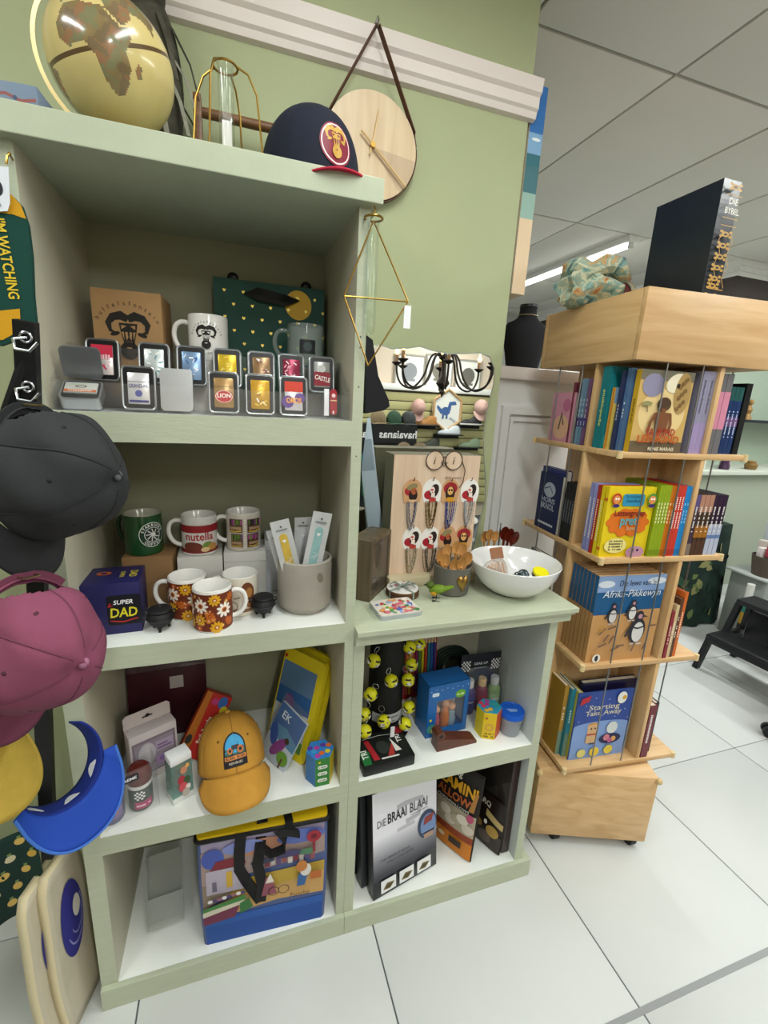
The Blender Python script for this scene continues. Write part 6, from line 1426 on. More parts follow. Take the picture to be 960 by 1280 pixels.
# ---- tier 1 (z = LV[3])
z = LV[3]
def cov_boy(d, w, h):
    d.rect(-w/2, 0, w/2, h, '#c9a662'); d.disc(0, h*.48, w*.44, '#e0c58c', h*.3, 24); d.rect(-w/2, 0, w/2, h*.14, '#6a5a44'); d.rect(-w/2, h*.88, w/2, h, '#6f6a58')
    d.disc(-w*.25, h*.82, w*.2, '#8a86a0', h*.14, 20); d.disc(w*.18, h*.86, w*.2, '#e6dcc0', h*.11, rot=.4); d.disc(w*.32, h*.74, w*.15, '#a88a52', h*.25); d.disc(w*.22, h*.83, .006, '#2a1f18')
    for k in range(9): d.disc(w*(.26+.05*(k % 3)), h*(.55+.045*k), .006, '#7a5a34', n=7)
    d.disc(w*.0, h*.60, w*.13, '#4a3220', h*.085); d.rect(-w*.03, h*.48, w*.05, h*.55, '#7a4a2c'); d.poly([(-w*.14, h*.5), (w*.15, h*.5), (w*.11, h*.26), (-w*.1, h*.26)], '#7a4a2c'); d.line([(-w*.13, h*.49), (-w*.2, h*.38), (-w*.23, h*.25)], .009, '#7a4a2c'); d.line([(w*.14, h*.49), (w*.18, h*.36), (w*.16, h*.25)], .009, '#7a4a2c')
    d.disc(-w*.33, h*.6, w*.1, '#8f8a5a', h*.03); d.line([(-w*.33, h*.58), (-w*.3, h*.5)], .003, '#6a5a34')
    d.text('SANKIND', w*.02, h*.22, .018, '#a3341c', w=w*.56, bold=.03); d.text('EN DIE', 0, h*.185, .007, '#a3341c', w=w*.2); d.text('LEEUKIND', 0, h*.13, .018, '#b5531c', w=w*.8, bold=.03); d.text('RENIE MARAIS', w*.08, h*.03, .009, '#e0d2b4', w=w*.5, bold=.02)
book('golden novel with a child and leopard on the cover on top tier', -.1, -.197, z, 0, .168, .215, .018, '#c9a01c', cp=cov_boy, sp=stx('SANKIND', '#4a3a1c', .3, .5, .5))
book('slate blue novel behind the golden child novel', -.115, -.176, z, 0, .16, .218, .013, '#4a6a94', sp=stx('KUS', '#d9dfe9', .2)); book('dark indigo novel behind the slate blue novel', -.122, -.160, z, 0, .155, .212, .014, '#2a3358', sp=stx('DIEP', '#a9b4cc', .25))
def cov_par(d, w, h):
    d.rect(-w/2, 0, w/2, h, '#c9b45a'); d.rect(-w/2, h*.75, w/2, h, '#6a86a8'); d.rect(-w*.2, h*.93, w*.3, h*.97, '#b53a34'); d.disc(0, h*.4, w*.3, '#c9702a', h*.2); d.disc(w*.1, h*.55, w*.25, '#2f2a5a', h*.08); d.disc(0, h*.1, w*.35, '#4f7a2a', h*.1); d.disc(w*.2, h*.25, w*.2, '#3a2a5a', h*.08); d.disc(.0, h*.85, .01, '#3a4a8a')
book('small orange spined book with parrot cover on top tier', -.143, -.141, z, 0, .125, .168, .013, '#c9b45a', spine='#c9842a', cp=cov_par)
def cov_teal(d, w, h):
    d.rect(-w/2, 0, w/2, h, '#12727a'); d.poly(shift(rrect(.03, .022, .003), -w*.12, h*.87), '#cfe6e4'); d.poly(shift(rrect(.027, .019, .002), -w*.12, h*.87), '#12727a'); d.text('DK', -w*.12, h*.845, .011, '#dff0ee'); d.disc(-w*.25, h*.1, w*.22, '#3fa0a0', h*.2); d.rect(-w*.02, h*.62, w*.1, h*.78, '#d9c52a'); d.disc(w*.0, h*.4, .01, '#2a9490')
book('large teal encyclopedia with white square emblem on top tier', -.13, -.112, z, 0, .165, .225, .034, '#12727a', cp=cov_teal, sp=stx('ensiklopedie', '#d9d86a', .45, .4, .5))
for k in range(3): book('blue and maroon spined paperback beside the teal encyclopedia', -.150, -.044+.0145*k, z, 0, .125, .195, .013, ['#6a4a6a', '#5f7f98', '#6a88a0'][k], sp=stx('TYDREISIGER', '#cfd6e2', .4, .5, .5, ((.28, .42, '#3a2a6a'),)), group='blue and maroon paperbacks on the top tier')
def cov_pink(d, w, h): d.rect(-w/2, 0, w/2, h, '#c98aa0'); d.disc(0, h*.3, w*.35, '#d6a88a', h*.25); d.line([(-.01, h*.25), (.0, h*.6), (.012, h*.35)], .008, '#5a5248'); d.disc(.02, h*.75, .02, '#b9688a')
book('pink paperback with a slender figure on the cover on top tier', -.2035, .075, z, -90, .12, .155, .012, '#c98aa0', cp=cov_pink); book('slim maroon book at the back of the top tier', -.185, .03, z, 0, .05, .185, .01, '#6f2f3f')
gl = clear_mat('#e6eaee', .03, .06)
for k in range(2): book('lilac grey large spined novel in clear wrap on top tier', .024+.0215*k, -.135, z, 90, .14, .222, .021, '#8e8ca4', sp=stx('Slimboonke Slimbomke', '#2a2a3a', .4, .4, .7, ((0, .38, '#9c8ab4'),)), group='lilac grey novels on the top tier')
for k in range(2): book('grey and pink banded spined book on top tier', .0835+.0225*k, -.135, z, 90, .14, .22, .021, '#6a686c', sp=stx(None, '', bands=((.32, .78, '#c9829a'), (.32, .78, '#c9829a'))), group='grey and pink banded books on the top tier')
for k in range(4): book('navy and teal spined paperback on top tier', .128+.0145*k, -.128, z, 90, .125, .188, .0135, '#16305f', sp=stx('WAKKER WORD', '#c9d2e6', .4, .5, .45, ((.8, 1, '#17504f'), (.42, .56, '#6a4a7a'))), group='navy and teal paperbacks on the top tier')
book('black hardback at the outer end of the top tier', .196, -.12, z, 90, .14, .2, .02, '#141518')
# ---- tier 3 (z = LV[1])
z = LV[1]
def cov_peng(d, w, h):
    d.rect(-w/2, 0, w/2, h*.58, '#c2925c'); d.rect(-w/2, h*.56, w/2, h*.84, '#1a5484'); d.rect(-w/2, h*.82, w/2, h, '#7f9ac4'); d.poly([(-w/2, h*.5), (-w*.1, h*.56), (w*.2, h*.6), (w/2, h*.6), (w/2, h*.5)], '#c2925c')
    d.disc(-w*.38, h*.91, w*.12, '#cdd5de', h*.04); d.disc(w*.36, h*.93, w*.14, '#cdd5de', h*.04)
    d.text("Die lewe van 'n", w*.08, h*.885, .018, '#23304f', w=w*.54, shear=.1); d.text('Afrika-Pikkewyn', w*.02, h*.76, .022, '#d9dfe6', w=w*.86, shear=.25)
    def peng(u, v, s, c='#2a2830'):
        d.disc(u, v, s*.42, c, s*.62, 18); d.disc(u+s*.05, v-s*.08, s*.3, '#d5d2d0', s*.5, 16); d.disc(u, v+s*.72, s*.22, c, s*.26, 14); d.disc(u+s*.04, v+s*.7, s*.12, '#b98a98', s*.12, 10); d.line([(u+s*.14, v+s*.72), (u+s*.42, v+s*.68)], [s*.12, s*.02], c); d.line([(u-s*.38, v+s*.2), (u-s*.6, v-s*.25)], s*.12, c)
        d.line([(u-s*.3, v+.2*s), (u, v+s*.12), (u+s*.3, v+.2*s)], s*.07, c); d.disc(u-s*.15, v-s*.64, s*.16, '#c9bcb4', s*.05, 8); d.disc(u+s*.2, v-s*.64, s*.16, '#c9bcb4', s*.05, 8)
    peng(-w*.22, h*.55, .042); peng(w*.06, h*.58, .042); peng(w*.18, h*.36, .068)
    for u, v, a in ((-.35, .38, .8), (-.22, .42, .3), (-.28, .3, 1.0), (-.2, .28, 1.1), (-.32, .22, .4), (-.05, .2, .1), (-.12, .17, .4), (.15, .17, 1.3), (.32, .18, 1.2), (.38, .42, .1)): d.rect(w*u-.014, h*v-.003, w*u+.014, h*v+.003, '#7a5a4a', rot=a)
    d.ring(-w*.38, h*.42, .008, .0105, '#b98a1c'); d.disc(-w*.38, h*.07, .014, '#e2ddd2'); d.disc(-w*.38, h*.07, .006, '#2a2830', .01)
for k in range(7):
    sp_ = stx(None, '', bands=((.58, 1, '#1f5a86'), (0, .58, '#b58a58')))
    book('penguin picture book with sandy beach cover facing out on third tier' if k == 0 else 'penguin picture book stacked behind the facing penguin book', -.078, -.192+.0175*k, z, 0, .236, .282, .0145, '#b58a58', cp=cov_peng if k == 0 else None, sp=sp_, group=None if k == 0 else 'penguin picture books on the third tier')
for k, (c, lb) in enumerate((('#8a2a34', 'maroon slim book standing low on third tier beside divider'), ('#c9b48a', 'cream slim book on third tier beside divider'), ('#5a3a2a', 'brown slim book on third tier beside divider'), ('#c9672a', 'orange red slim book outermost on third tier'))):
    book(lb, .082+.0135*k, -.138+.002*k, z, 90, .15, .16+.02*k, .0115, c, sp=stx('STORIES', '#f0e4d4', .4))
def cov_grey(d, w, h): d.rect(-w/2, 0, w/2, h, '#5a5c5e'); rr = random.Random(8); [d.disc(rr.uniform(-w*.4, w*.4), rr.uniform(h*.1, h*.9), .014, rr.choice(['#3a3c3e', '#8a8c8e', '#6a6c70']), n=9) for _ in range(24)]
book('grey photo covered book below the moon novel', -.205, .07, z, -90, .14, .26, .016, '#4a4c50', cp=cov_grey)
# ---- tier 4 (z = LV[0])
z = LV[0]
def cov_take(d, w, h):
    d.rect(-w/2, 0, w/2, h, '#7f9cd0'); d.rect(-w/2, h*.5, w/2, h, '#2f4a96'); d.disc(0, h*.5, w*.5, '#7f9cd0', h*.06)
    d.text('Starting', .0, h*.74, .018, '#cfc9b4', w=w*.56, bold=.01); d.text('Take Away', 0, h*.655, .018, '#cfc9b4', w=w*.66, bold=.01)
    d.rect(-w*.24, h*.36, -w*.06, h*.5, '#d6ad7f'); d.disc(-w*.15, h*.49, w*.1, '#d6ad7f', h*.06); d.rect(-w*.24, h*.52, -w*.06, h*.535, '#c9921c'); d.rect(-w*.24, h*.36, -w*.07, h*.38, '#b5302a'); d.rect(-w*.14, h*.3, -w*.1, h*.37, '#b5302a'); d.rect(-w*.25, h*.24, -w*.06, h*.36, '#cfa87a'); d.disc(-w*.18, h*.46, .003, '#2a2020'); d.disc(-w*.11, h*.46, .003, '#2a2020'); d.rect(-w*.18, h*.22, -w*.08, h*.24, '#3a3a5a')
    d.disc(w*.2, h*.28, w*.2, '#1f2350', h*.08); d.disc(w*.13, h*.3, .012, '#c97a8a'); d.disc(w*.26, h*.27, .010, '#d6a25a'); d.disc(w*.2, h*.25, .009, '#b55a8a'); d.disc(w*.2, h*.45, w*.1, '#d3d8d6', h*.09)
    d.disc(-w*.3, h*.1, .016, '#d9cf7a'); d.disc(-w*.06, h*.1, .018, '#e0c33a'); d.disc(w*.2, h*.11, .017, '#d9c24a'); d.disc(w*.28, h*.9, .018, '#e6e6e2', .022); d.disc(w*.32, h*.9, .008, '#d6a02a'); d.poly([(-w*.48, h*.84), (-w*.32, h*.9), (-w*.3, h*.98), (-w*.46, h*.94)], '#b52a34')
    for k in range(12): d.disc(w*(-.45+.08*k), h*(.6+.37*((k*7) % 11)/11), .0016, '#e6e9f2', n=6)
book('blue sums book with a bear and igloo facing out on bottom tier', -.075, -.178, z, 0, .205, .25, .006, '#3f5aa4', cp=cov_take)
book('dark navy hardback behind the blue sums book', -.049, -.150, z, 0, .208, .272, .02, '#1a1638', sp=stx('ATLAS', '#c9b95a', .3, .5, .5, ((0, .12, '#c9b02a'),)))
for k, (c, lb, hh) in enumerate((('#a8802a', 'ochre spined book at the far left of the bottom tier', .262), ('#2a7f94', 'blue green underwater picture book on bottom tier', .255), ('#c9bf4a', 'yellow spined book with red foot on bottom tier', .25))):
    book(lb, -.2+.017*k, -.10-.012*k, z, 90, .1, hh, .015, c, sp=stx('SEE', '#e6e9d9', .2, .5, .6, ((0, .35, '#6f8a7a' if k < 2 else '#b5482a'),)))
for k, (c, t_, lb) in enumerate((('#6a1f2c', 'DARK SECRETS', 'maroon thick novel beside the divider on bottom tier'), ('#191a1c', 'BALDACCI', 'black thick thriller with white spine lettering on bottom tier'))):
    book(lb, .089+.0275*k, -.152+.02*k, z, 90, .12, .2-.008*k, .026, c, sp=stx(t_, '#e9e6e2', .55, .5, .55))
# ---- on the head
def _bib(d, t, h):
    G_ = '#b98f3a'
    for v in (.05, .14, .2, .29, .38, .47, .56, .93):
        d.disc(0, h*v, t*.22, G_, h*.022, 12); d.disc(0, h*v, t*.1, '#14120f', h*.01, 8)
        for s in (-1, 1): d.disc(s*t*.26, h*v+h*.018, t*.1, G_, h*.012, 8); d.disc(s*t*.26, h*v-h*.018, t*.1, G_, h*.012, 8)
    for v in (.1, .62, .68, .86): d.rect(-t*.44, h*v, t*.44, h*v+.0018, G_)
    for s in (-1, 1):
        d.line([(s*t*.4, h*.12), (s*t*.2, h*.2), (s*t*.4, h*.3), (s*t*.2, h*.4), (s*t*.4, h*.5), (s*t*.2, h*.58)], .002, G_)
    d.text('DIE', 0, h*.79, .014, '#e0dccf', w=t*.5, bold=.01); d.text('BYBEL', 0, h*.715, .014, '#e0dccf', w=t*.8, bold=.01)
b_ = book('large black leather bible with gold ornamented spine on bookstand head', 1.535, .185, 1.7505, 90, .2, .29, .062, '#23262d', world=True, sp=_bib, name='bible')
def scarf_mat():
    m = bpy.data.materials.new('printed_scarf'); m.use_nodes = True; nt = m.node_tree; bb_ = nt.nodes['Principled BSDF']; bb_.inputs['Roughness'].default_value = .6
    n = nt.nodes.new('ShaderNodeTexNoise'); n.inputs['Scale'].default_value = 26; n.inputs['Detail'].default_value = 2; n.inputs['Distortion'].default_value = 1.2
    tc = nt.nodes.new('ShaderNodeTexCoord'); nt.links.new(tc.outputs['Object'], n.inputs['Vector'])
    cr = nt.nodes.new('ShaderNodeValToRGB'); cr.color_ramp.interpolation = 'EASE'; e = cr.color_ramp.elements
    e[0].position = .3; e[0].color = lin('#4f7274'); e[1].position = .75; e[1].color = lin('#a5562f')
    for pos, c in ((.42, '#86aca6'), (.5, '#cfc9a8'), (.57, '#8fa99c'), (.66, '#c8a06a')): x = e.new(pos); x.color = lin(c)
    nt.links.new(n.outputs['Fac'], cr.inputs[0]); nt.links.new(cr.outputs[0], bb_.inputs['Base Color']); return m
t = thing('printed_scarf', 'crumpled teal and rust printed scarf on the bookstand head', 'scarf', sl(-.165, .07, 1.7505), .3); t.scale = (1.25, 1.25, 1.2)
SCM = scarf_mat(); rr = random.Random(6)
b = B(); b.ell((0, 0, .035), (.085, .07, .05), SCM, 32, 18)
vv = []
for x, y, zz in b.v:
    k = 1+.12*sin(110*x+2+30*zz)+.12*sin(zz*130+y*60)+.10*sin(y*140+x*50); vv.append((x*k, y*k, max(0, zz*(1+.18*sin(x*70+y*20)))))
b.v = vv; b.build('cloth', t)
for k in range(5):
    a = rr.uniform(0, 6.3); b = B(); b.tube([(.07*cos(a+q*.5), .06*sin(a+q*.5), .03+.06*sin(q*.55+.2)) for q in range(6)], [.006, .018, .022, .02, .016, .006], SCM, 8); b.build('fold', t)
b = B(); b.ell((.03, -.055, .03), (.026, .02, .03), M('#5a2620', .15, coat=.8), 16, 12); b.build('glazed_bead', t)
# ================================================================== behind the bookstand
# black velvet bust on the cabinet
def bust(label, x, y, s, rz):
    t = thing('display_bust', label, 'bust', (x, y, 1.5905), rz); VB = M('#0c0d12', .8, name='black_velvet')
    b = B(); n = 36; prof = [(.0, .075, .05), (.02, .078, .052), (.08, .092, .058), (.14, .112, .062), (.175, .113, .058), (.195, .095, .052), (.21, .062, .045), (.225, .042, .038), (.25, .036, .035), (.262, .036, .035)]
    vs = [(a*cos(2*pi*i/n)*s, c*sin(2*pi*i/n)*s, z*s) for z, a, c in prof for i in range(n)]
    b.add(vs, [(j*n+i, j*n+(i+1) % n, (j+1)*n+(i+1) % n, (j+1)*n+i) for j in range(len(prof)-1) for i in range(n)]+[tuple(range(n-1, -1, -1))], VB); b.build('torso', t)
    b = B(); b.lathe([(.037*s, .262*s), (.038*s, .266*s), (.036*s, .275*s), (0, .278*s)], M('#15161a', .4), 28, caps=False); b.build('neck_cap', t)
    b = B(); b.tube([(.039*s*cos(2*pi*i/36), .038*s*sin(2*pi*i/36), .232*s) for i in range(36)], [.003 if i % 2 else .0015 for i in range(36)], M('#b9a98a', .3, .9), 6, closed=True); b.build('choker', t)
    return t
bust('black velvet necklace bust with beaded choker on the white cabinet', 1.452, .80, .95, .1)
bust('black velvet bust with pale pendant behind the choker bust', 1.30, .92, .80, -.2)
# mint wall shelf with clutter
MINT = M('#b4c4b2', .55, name='mint_paint')
t = thing('counter_unit', 'pale mint counter unit with raised back panel at the shop rear', 'counter', (3.32, 1.66, 0))
b = B(); b.bb(.1, 2.2, .06, .5, 0, 1.0, M('#aeb7a6', .55)); b.build('carcass', t, smooth=False)
b = B(); b.bb(.05, 2.25, 0, .56, 1.0, 1.035, M('#d3d8cc', .5), bev=.004); b.build('counter_top', t)
b = B(); b.bb(.1, 2.2, .48, .52, 1.035, 2.1, MINT); b.build('back_panel', t, smooth=False)
b = B(); b.bb(.62, 2.2, .2, .46, 1.42, 1.445, M('#22262c', .5)); b.build('dark_shelf', t, smooth=False)
b = B(); b.bb(.58, .62, .1, .48, 1.035, 2.1, M('#cdd6c8', .5)); b.build('upright', t, smooth=False)
rr = random.Random(12)
LB = ['small red tin', 'dark jar with label', 'clear glass tumbler', 'white ceramic cup', 'brown figurine', 'grey candle jar', 'purple lidded box', 'black trinket dish', 'pale pink bottle', 'bronze bell ornament']
CC = ['#8a2a34', '#2a2624', '#c9cdd0', '#d9d6d0', '#6a4a34', '#8a8c8a', '#4a2f4f', '#17181a', '#c9a4ac', '#8a6a3a']
for k in range(10):
    x = 3.52+.105*k; y = 1.76+.12*(k % 3)*.6; h = .06+.07*rr.random(); r = .03+.012*rr.random()
    t = thing('trinket', LB[k]+' standing on the mint counter top', 'trinket', (x, y, 1.0355))
    b = B(); b.lathe([(0, 0), (r*.9, 0), (r, h*.1), (r*(.7+.5*rr.random()), h*.6), (r*.75, h*.85), (r*.8, h)], M(CC[k], .35), 20); b.build('body', t)
    b = B(); b.lathe([(r*.82, h), (r*.6, h*1.08), (r*.15, h*1.14), (0, h*1.16)], M(tuple(min(255, int(v*1.2+10)) for v in hexrgb(CC[k])), .35), 20, caps=False); b.build('lid', t)
for k in range(5):
    x = 4.08+.13*k; h = .1+.06*rr.random(); lb = ['bronze owl figurine', 'navy striped vase', 'white swan ornament', 'dark wood mask', 'tan giraffe figurine'][k]
    t = thing('figurine', lb+' on the dark shelf above the counter', 'ornament', (x, 1.98, 1.4455))
    c = ['#7a5a2a', '#2a3560', '#d3d5d9', '#2a1a14', '#a8804a'][k]
    b = B(); b.lathe([(0, 0), (.04, 0), (.035, .02), (.022, h*.35), (.034, h*.6), (.02, h*.85), (0, h)], M(c, .4), 16); b.build('body', t); b = B(); b.ell((0, -.01, h*1.08), (.022, .022, .024), M(c, .4), 12, 8); b.build('head', t)
# cloth covered table with basket
t = thing('cloth_table', 'small table under a dark green leaf print cloth', 'table', (3.40, 1.40, 0))
FC = M('#1f332c', .8, var=.5, vs=12, name='leaf_cloth')
b = B(); n = 48; vs = []; 
for j in range(9):
    f = j/8; z = .72*(1-f)+.01
    for i in range(n):
        a = 2*pi*i/n; sq = 1/max(abs(cos(a)), abs(sin(a)))**.75; r = (.215+.05*f+.016*f*sin(a*10)); vs.append((r*sq*cos(a), r*sq*sin(a)*.9, z))
b.add(vs, [(j*n+i, (j+1)*n+i, (j+1)*n+(i+1) % n, j*n+(i+1) % n) for j in range(8) for i in range(n)]+[tuple(range(n))], FC); b.build('cloth', t)
for k in range(46):
    a = rr.uniform(-2.9, -.2); z = rr.uniform(.08, .66); f = 1-z/.72; sq = 1/max(abs(cos(a)), abs(sin(a)))**.75; r = (.215+.05*f+.016*f*sin(a*10))*sq+.003; P = Vector((r*cos(a), r*sin(a)*.9, z)); n_ = Vector((cos(a), sin(a)*.9, .05)).normalized(); ux = Vector((-n_.y, n_.x, 0)).normalized(); uy = n_.cross(ux)
    d = D(lambda u, v, h, P=P, ux=ux, uy=uy, n_=n_: P+ux*u+uy*v+n_*h); ro = rr.uniform(0, 6); L_ = rr.uniform(.03, .055)
    d.poly([rot2(q_, (0, 0), ro) for q_ in ((0, -L_), (L_*.5, -L_*.3), (L_*.45, L_*.3), (0, L_), (-L_*.45, L_*.3), (-L_*.5, -L_*.3))], M(rr.choice(['#4a5f3a', '#6a7a4a', '#33523f', '#8a8a5a', '#2a4a3a']), .8)); d.build('printed_leaf', t, smooth=False)
t = thing('seashell_tray', 'white tray of driftwood and shells on the cloth table', 'tray', (3.40, 1.40, .7305))
b = B(); b.lathe([(0, .004), (.15, .004), (.19, .02), (.2, .05), (.195, .05), (.18, .024), (0, .012)], M('#dde0e2', .4), 32, caps=False); b.build('dish', t)
b = B(); b.tube([(-.1, 0, .05), (-.02, -.03, .1), (.08, .02, .13), (.18, 0, .11)], [.01, .014, .011, .005], M('#7a5a3a', .7), 8); b.build('driftwood', t)
b = B(); b.tube([(-.12, .05, .05), (-.02, .06, .13), (.04, .05, .17)], [.008, .008, .003], M('#c9ae84', .7), 8); b.build('reed', t)
for k in range(5):
    b = B(); b.ell((-.09+.045*k, -.03*(k % 2)-.02, .035), (.03, .024, .02), M(['#b08a64', '#e2ddd6', '#c9a27a', '#8a6f58', '#dcd6cc'][k], .5), 12, 8); b.build('shell', t)
t = thing('gift_basket', 'brown basket of red and pink wrapped gifts on the grey side unit', 'basket', (3.42, .86, .42)); t.location = (3.56, .93, .4675)
b = B(); b.lathe([(0, 0), (.075, 0), (.095, .13), (.09, .13), (.07, .01), (0, .008)], M('#5a4f46', .8, bump=.5, bs=60), 24, caps=False); b.build('basket', t)
for k in range(7):
    a = k*.9; b = B(); b.box((.05*cos(a), .05*sin(a), .15+.02*(k % 3)), (.05, .045, .07), M(['#8a1c24', '#c98aa0', '#b9b0a8', '#d9d2cf', '#a83a4a', '#7a5a4a', '#c9a2b4'][k], .45), bev=.004, rot=Matrix.Rotation(a, 3, 'Z')); b.build('wrapped_gift', t)
# grey crate and slim unit
t = thing('plastic_tub', 'translucent grey plastic tub on the grey side unit', 'tub', (3.90, .985, .4675)); t.scale = (1, .6, 1.15)
TB = M('#b9bfc4', .3, name='grey_plastic')
for a, n_ in (((-.2, .2, -.16, -.15, 0, .32), 'front_wall'), ((-.2, .2, .15, .16, 0, .32), 'back_wall'), ((-.2, -.19, -.15, .15, 0, .32), 'side_wall'), ((.19, .2, -.15, .15, 0, .32), 'side_wall'), ((-.19, .19, -.15, .15, 0, .012), 'floor_panel'), ((-.215, .215, -.175, -.16, .29, .33), 'rim')):
    b = B(); b.bb(*a, TB, bev=.003); b.build(n_, t)
t = thing('side_unit', 'plain grey side unit behind the black step stool', 'unit', (3.775, .975, 0)); t.scale = (1.05, .5, .7533)
b = B(); b.bb(-.26, .3, -.2, .25, 0, .6, M('#9aa09c', .6), bev=.003); b.build('carcass', t)
b = B(); b.bb(-.3, .33, -.23, .28, .6, .62, M('#c3c8c6', .5), bev=.003); b.build('top', t)
t = thing('rolled_posters', 'narrow rack of rolled coloured posters between cloth table and grey unit', 'rack', (3.40, .90, 0)); t.scale = (.6, .6, .8)
for k, (c, z0, z1) in enumerate((('#2a2c2a', 0, .2), ('#b08a2a', .2, .3), ('#2f7a6a', .3, .36), ('#b53a4a', .36, .42), ('#dcdcd8', .42, .54))):
    b = B(); b.tube([(0, 0, z0+.001), (.0, 0, z1-.001)], .035, M(c, .5), 14); b.build('roll', t)
# black step stool
t = thing('step_stool', 'black plastic two step stool on the white tiles', 'stool', (3.085, .575, 0), radians(-86))
SM = M('#17181b', .5, bump=.05, bs=300, name='black_plastic')
def leg(x0, y0, x1, y1, z0, z1, w=.028): b = B(); b.tube([(x0, y0, z0), (x1, y1, z1)], 0, SM, flat=(w, w*1.2, (0, 1, 0))); b.build('leg', t, smooth=False)
for sx in (-1, 1):
    leg(sx*.205, -.20, sx*.185, -.165, 0, .2); leg(sx*.215, .17, sx*.165, .115, 0, .405); leg(sx*.195, -.02, sx*.168, .0, .2, .405)
    b = B(); b.box((sx*.19, -.02, .2), (.03, .32, .035), SM, bev=.006); b.build('side_rail', t)
b = B(); b.box((0, -.10, .212), (.40, .17, .03), SM, bev=.01); b.build('lower_step', t)
b = B(); b.box((0, .06, .418), (.36, .17, .032), SM, bev=.01); b.build('upper_step', t)
b = B(); b.box((0, .12, .25), (.33, .02, .2), SM, bev=.006); b.build('back_brace', t)
b = B(); b.box((0, -.18, .19), (.37, .012, .03), SM, bev=.004); b.build('front_apron', t)
# chair castor at the frame edge
t = thing('office_chair', 'black office chair base with twin wheel castors', 'chair', (2.42, .15, 0), .3)
c0 = Zp(956, 908, .03); t.location = (c0.x+.17, c0.y-.2, 0)
for k in range(5):
    a = 2.05+2*pi*k/5; e = Vector((.25*cos(a), .25*sin(a), .075))
    b = B(); b.tube([(0, 0, .1), e], [.028, .016], SM, 8); b.build('base_arm', t)
    for s in (-1, 1):
        q_ = e+Vector((-sin(a)*s*.016, cos(a)*s*.016, -.048)); b = B(); b.tube([q_-Vector((-sin(a), cos(a), 0))*.009, q_+Vector((-sin(a), cos(a), 0))*.009], .027, SM, 18); b.build('castor_wheel', t)
b = B(); b.tube([(0, 0, .07), (0, 0, .42)], .03, SM, 16); b.build('gas_column', t)
b = B(); b.box((0, 0, .47), (.46, .46, .09), SM, bev=.035); b.build('seat', t)
b = B(); b.box((.24, 0, .78), (.06, .42, .5), SM, bev=.028); b.build('backrest', t)

# ================================================================== the shop behind the camera, seen in the mirror
def mp(px, py, y): p = Yp(px, py, .692-y); return Vector((p.x, y, p.z))
SLAT = M('#b4ad7c', .5, name='slatwall_laminate')
t = thing('slat_wall', 'pale green slatwall display panel behind the shop floor', 'panel', (1.2, -3.55, 0))
b = B(); b.bb(0, 2.6, -.03, 0, .2, 1.56, M('#4a4636', .7)); b.build('backing', t, smooth=False)
for k in range(13):
    b = B(); b.bb(0, 2.6, 0, .018, .205+.104*k, .205+.104*k+.094, SLAT, bev=.003); b.build('slat', t)
b = B(); b.bb(-.02, 2.62, -.05, .05, 1.57, 1.64, WHITE, bev=.008); b.build('top_rail', t)
def frame(label, px, py, w, h, c, y=-3.60):
    p = mp(px, py, y); t = thing('framed_picture', label, 'picture', (p.x, y, p.z-h/2), pi)
    for a, n_ in (((-w/2, w/2, -.01, .01, h-.02, h), 'rail'), ((-w/2, w/2, -.01, .01, 0, .02), 'rail'), ((-w/2, -w/2+.02, -.01, .01, .02, h-.02), 'stile'), ((w/2-.02, w/2, -.01, .01, .02, h-.02), 'stile')):
        b = B(); b.bb(*a, M('#9a948a', .5)); b.build(n_, t, smooth=False)
    b = B(); b.bb(-w/2+.02, w/2-.02, -.004, .0, .02, h-.02, M('#e2dfd8', .5)); b.build('mount', t, smooth=False)
    d = D(pl((0, -.004, 0))); d.disc(0, h*.5, w*.25, c, h*.25); d.rect(-w*.2, h*.2, w*.2, h*.28, c); d.build('print', t, smooth=False)
frame('framed grey sketch on the rear wall above the slatwall', 512, 464, .38, .38, '#8a8c90')
frame('framed botanical print on the rear wall above the slatwall', 549, 464, .36, .38, '#7a7468')
frame('framed figure print on the rear wall above the slatwall', 585, 470, .36, .38, '#6a6660')
# hexagon frame with dinosaur
p = mp(559, 513, -3.46); t = thing('hexagon_frame', 'wooden hexagon frame with a blue dinosaur on the slatwall', 'picture', p, pi)
P6 = [(.2*cos(pi/2+k*pi/3), .24*sin(pi/2+k*pi/3)) for k in range(6)]
b = B(); b.prism(P6, .06, M('#e4e2dc', .5), (0, 0, 0)); b.build('panel', t, smooth=False)
b = B(); b.tube([(x*1.02, -.005, y*1.02) for x, y in P6], .017, wood_mat('#b08a5a', '#c9a374', 0, 6), 8, closed=True); b.build('wood_frame', t)
d = D(pl((0, 0, 0)), .001); BD = '#3f5f94'; d.disc(.02, -.01, .06, BD, .05); d.poly([(.0, .02), (-.02, .1), (-.1, .11), (-.12, .07), (-.05, .06), (-.045, .0)], BD); d.poly([(.06, .0), (.13, .06), (.14, .03), (.08, -.05)], BD); d.rect(-.01, -.1, .015, -.04, BD); d.rect(.04, -.1, .065, -.04, BD); d.text('RAWR', -.08, -.13, .03, '#5a6a8a', rot=.5); d.build('print', t, smooth=False)
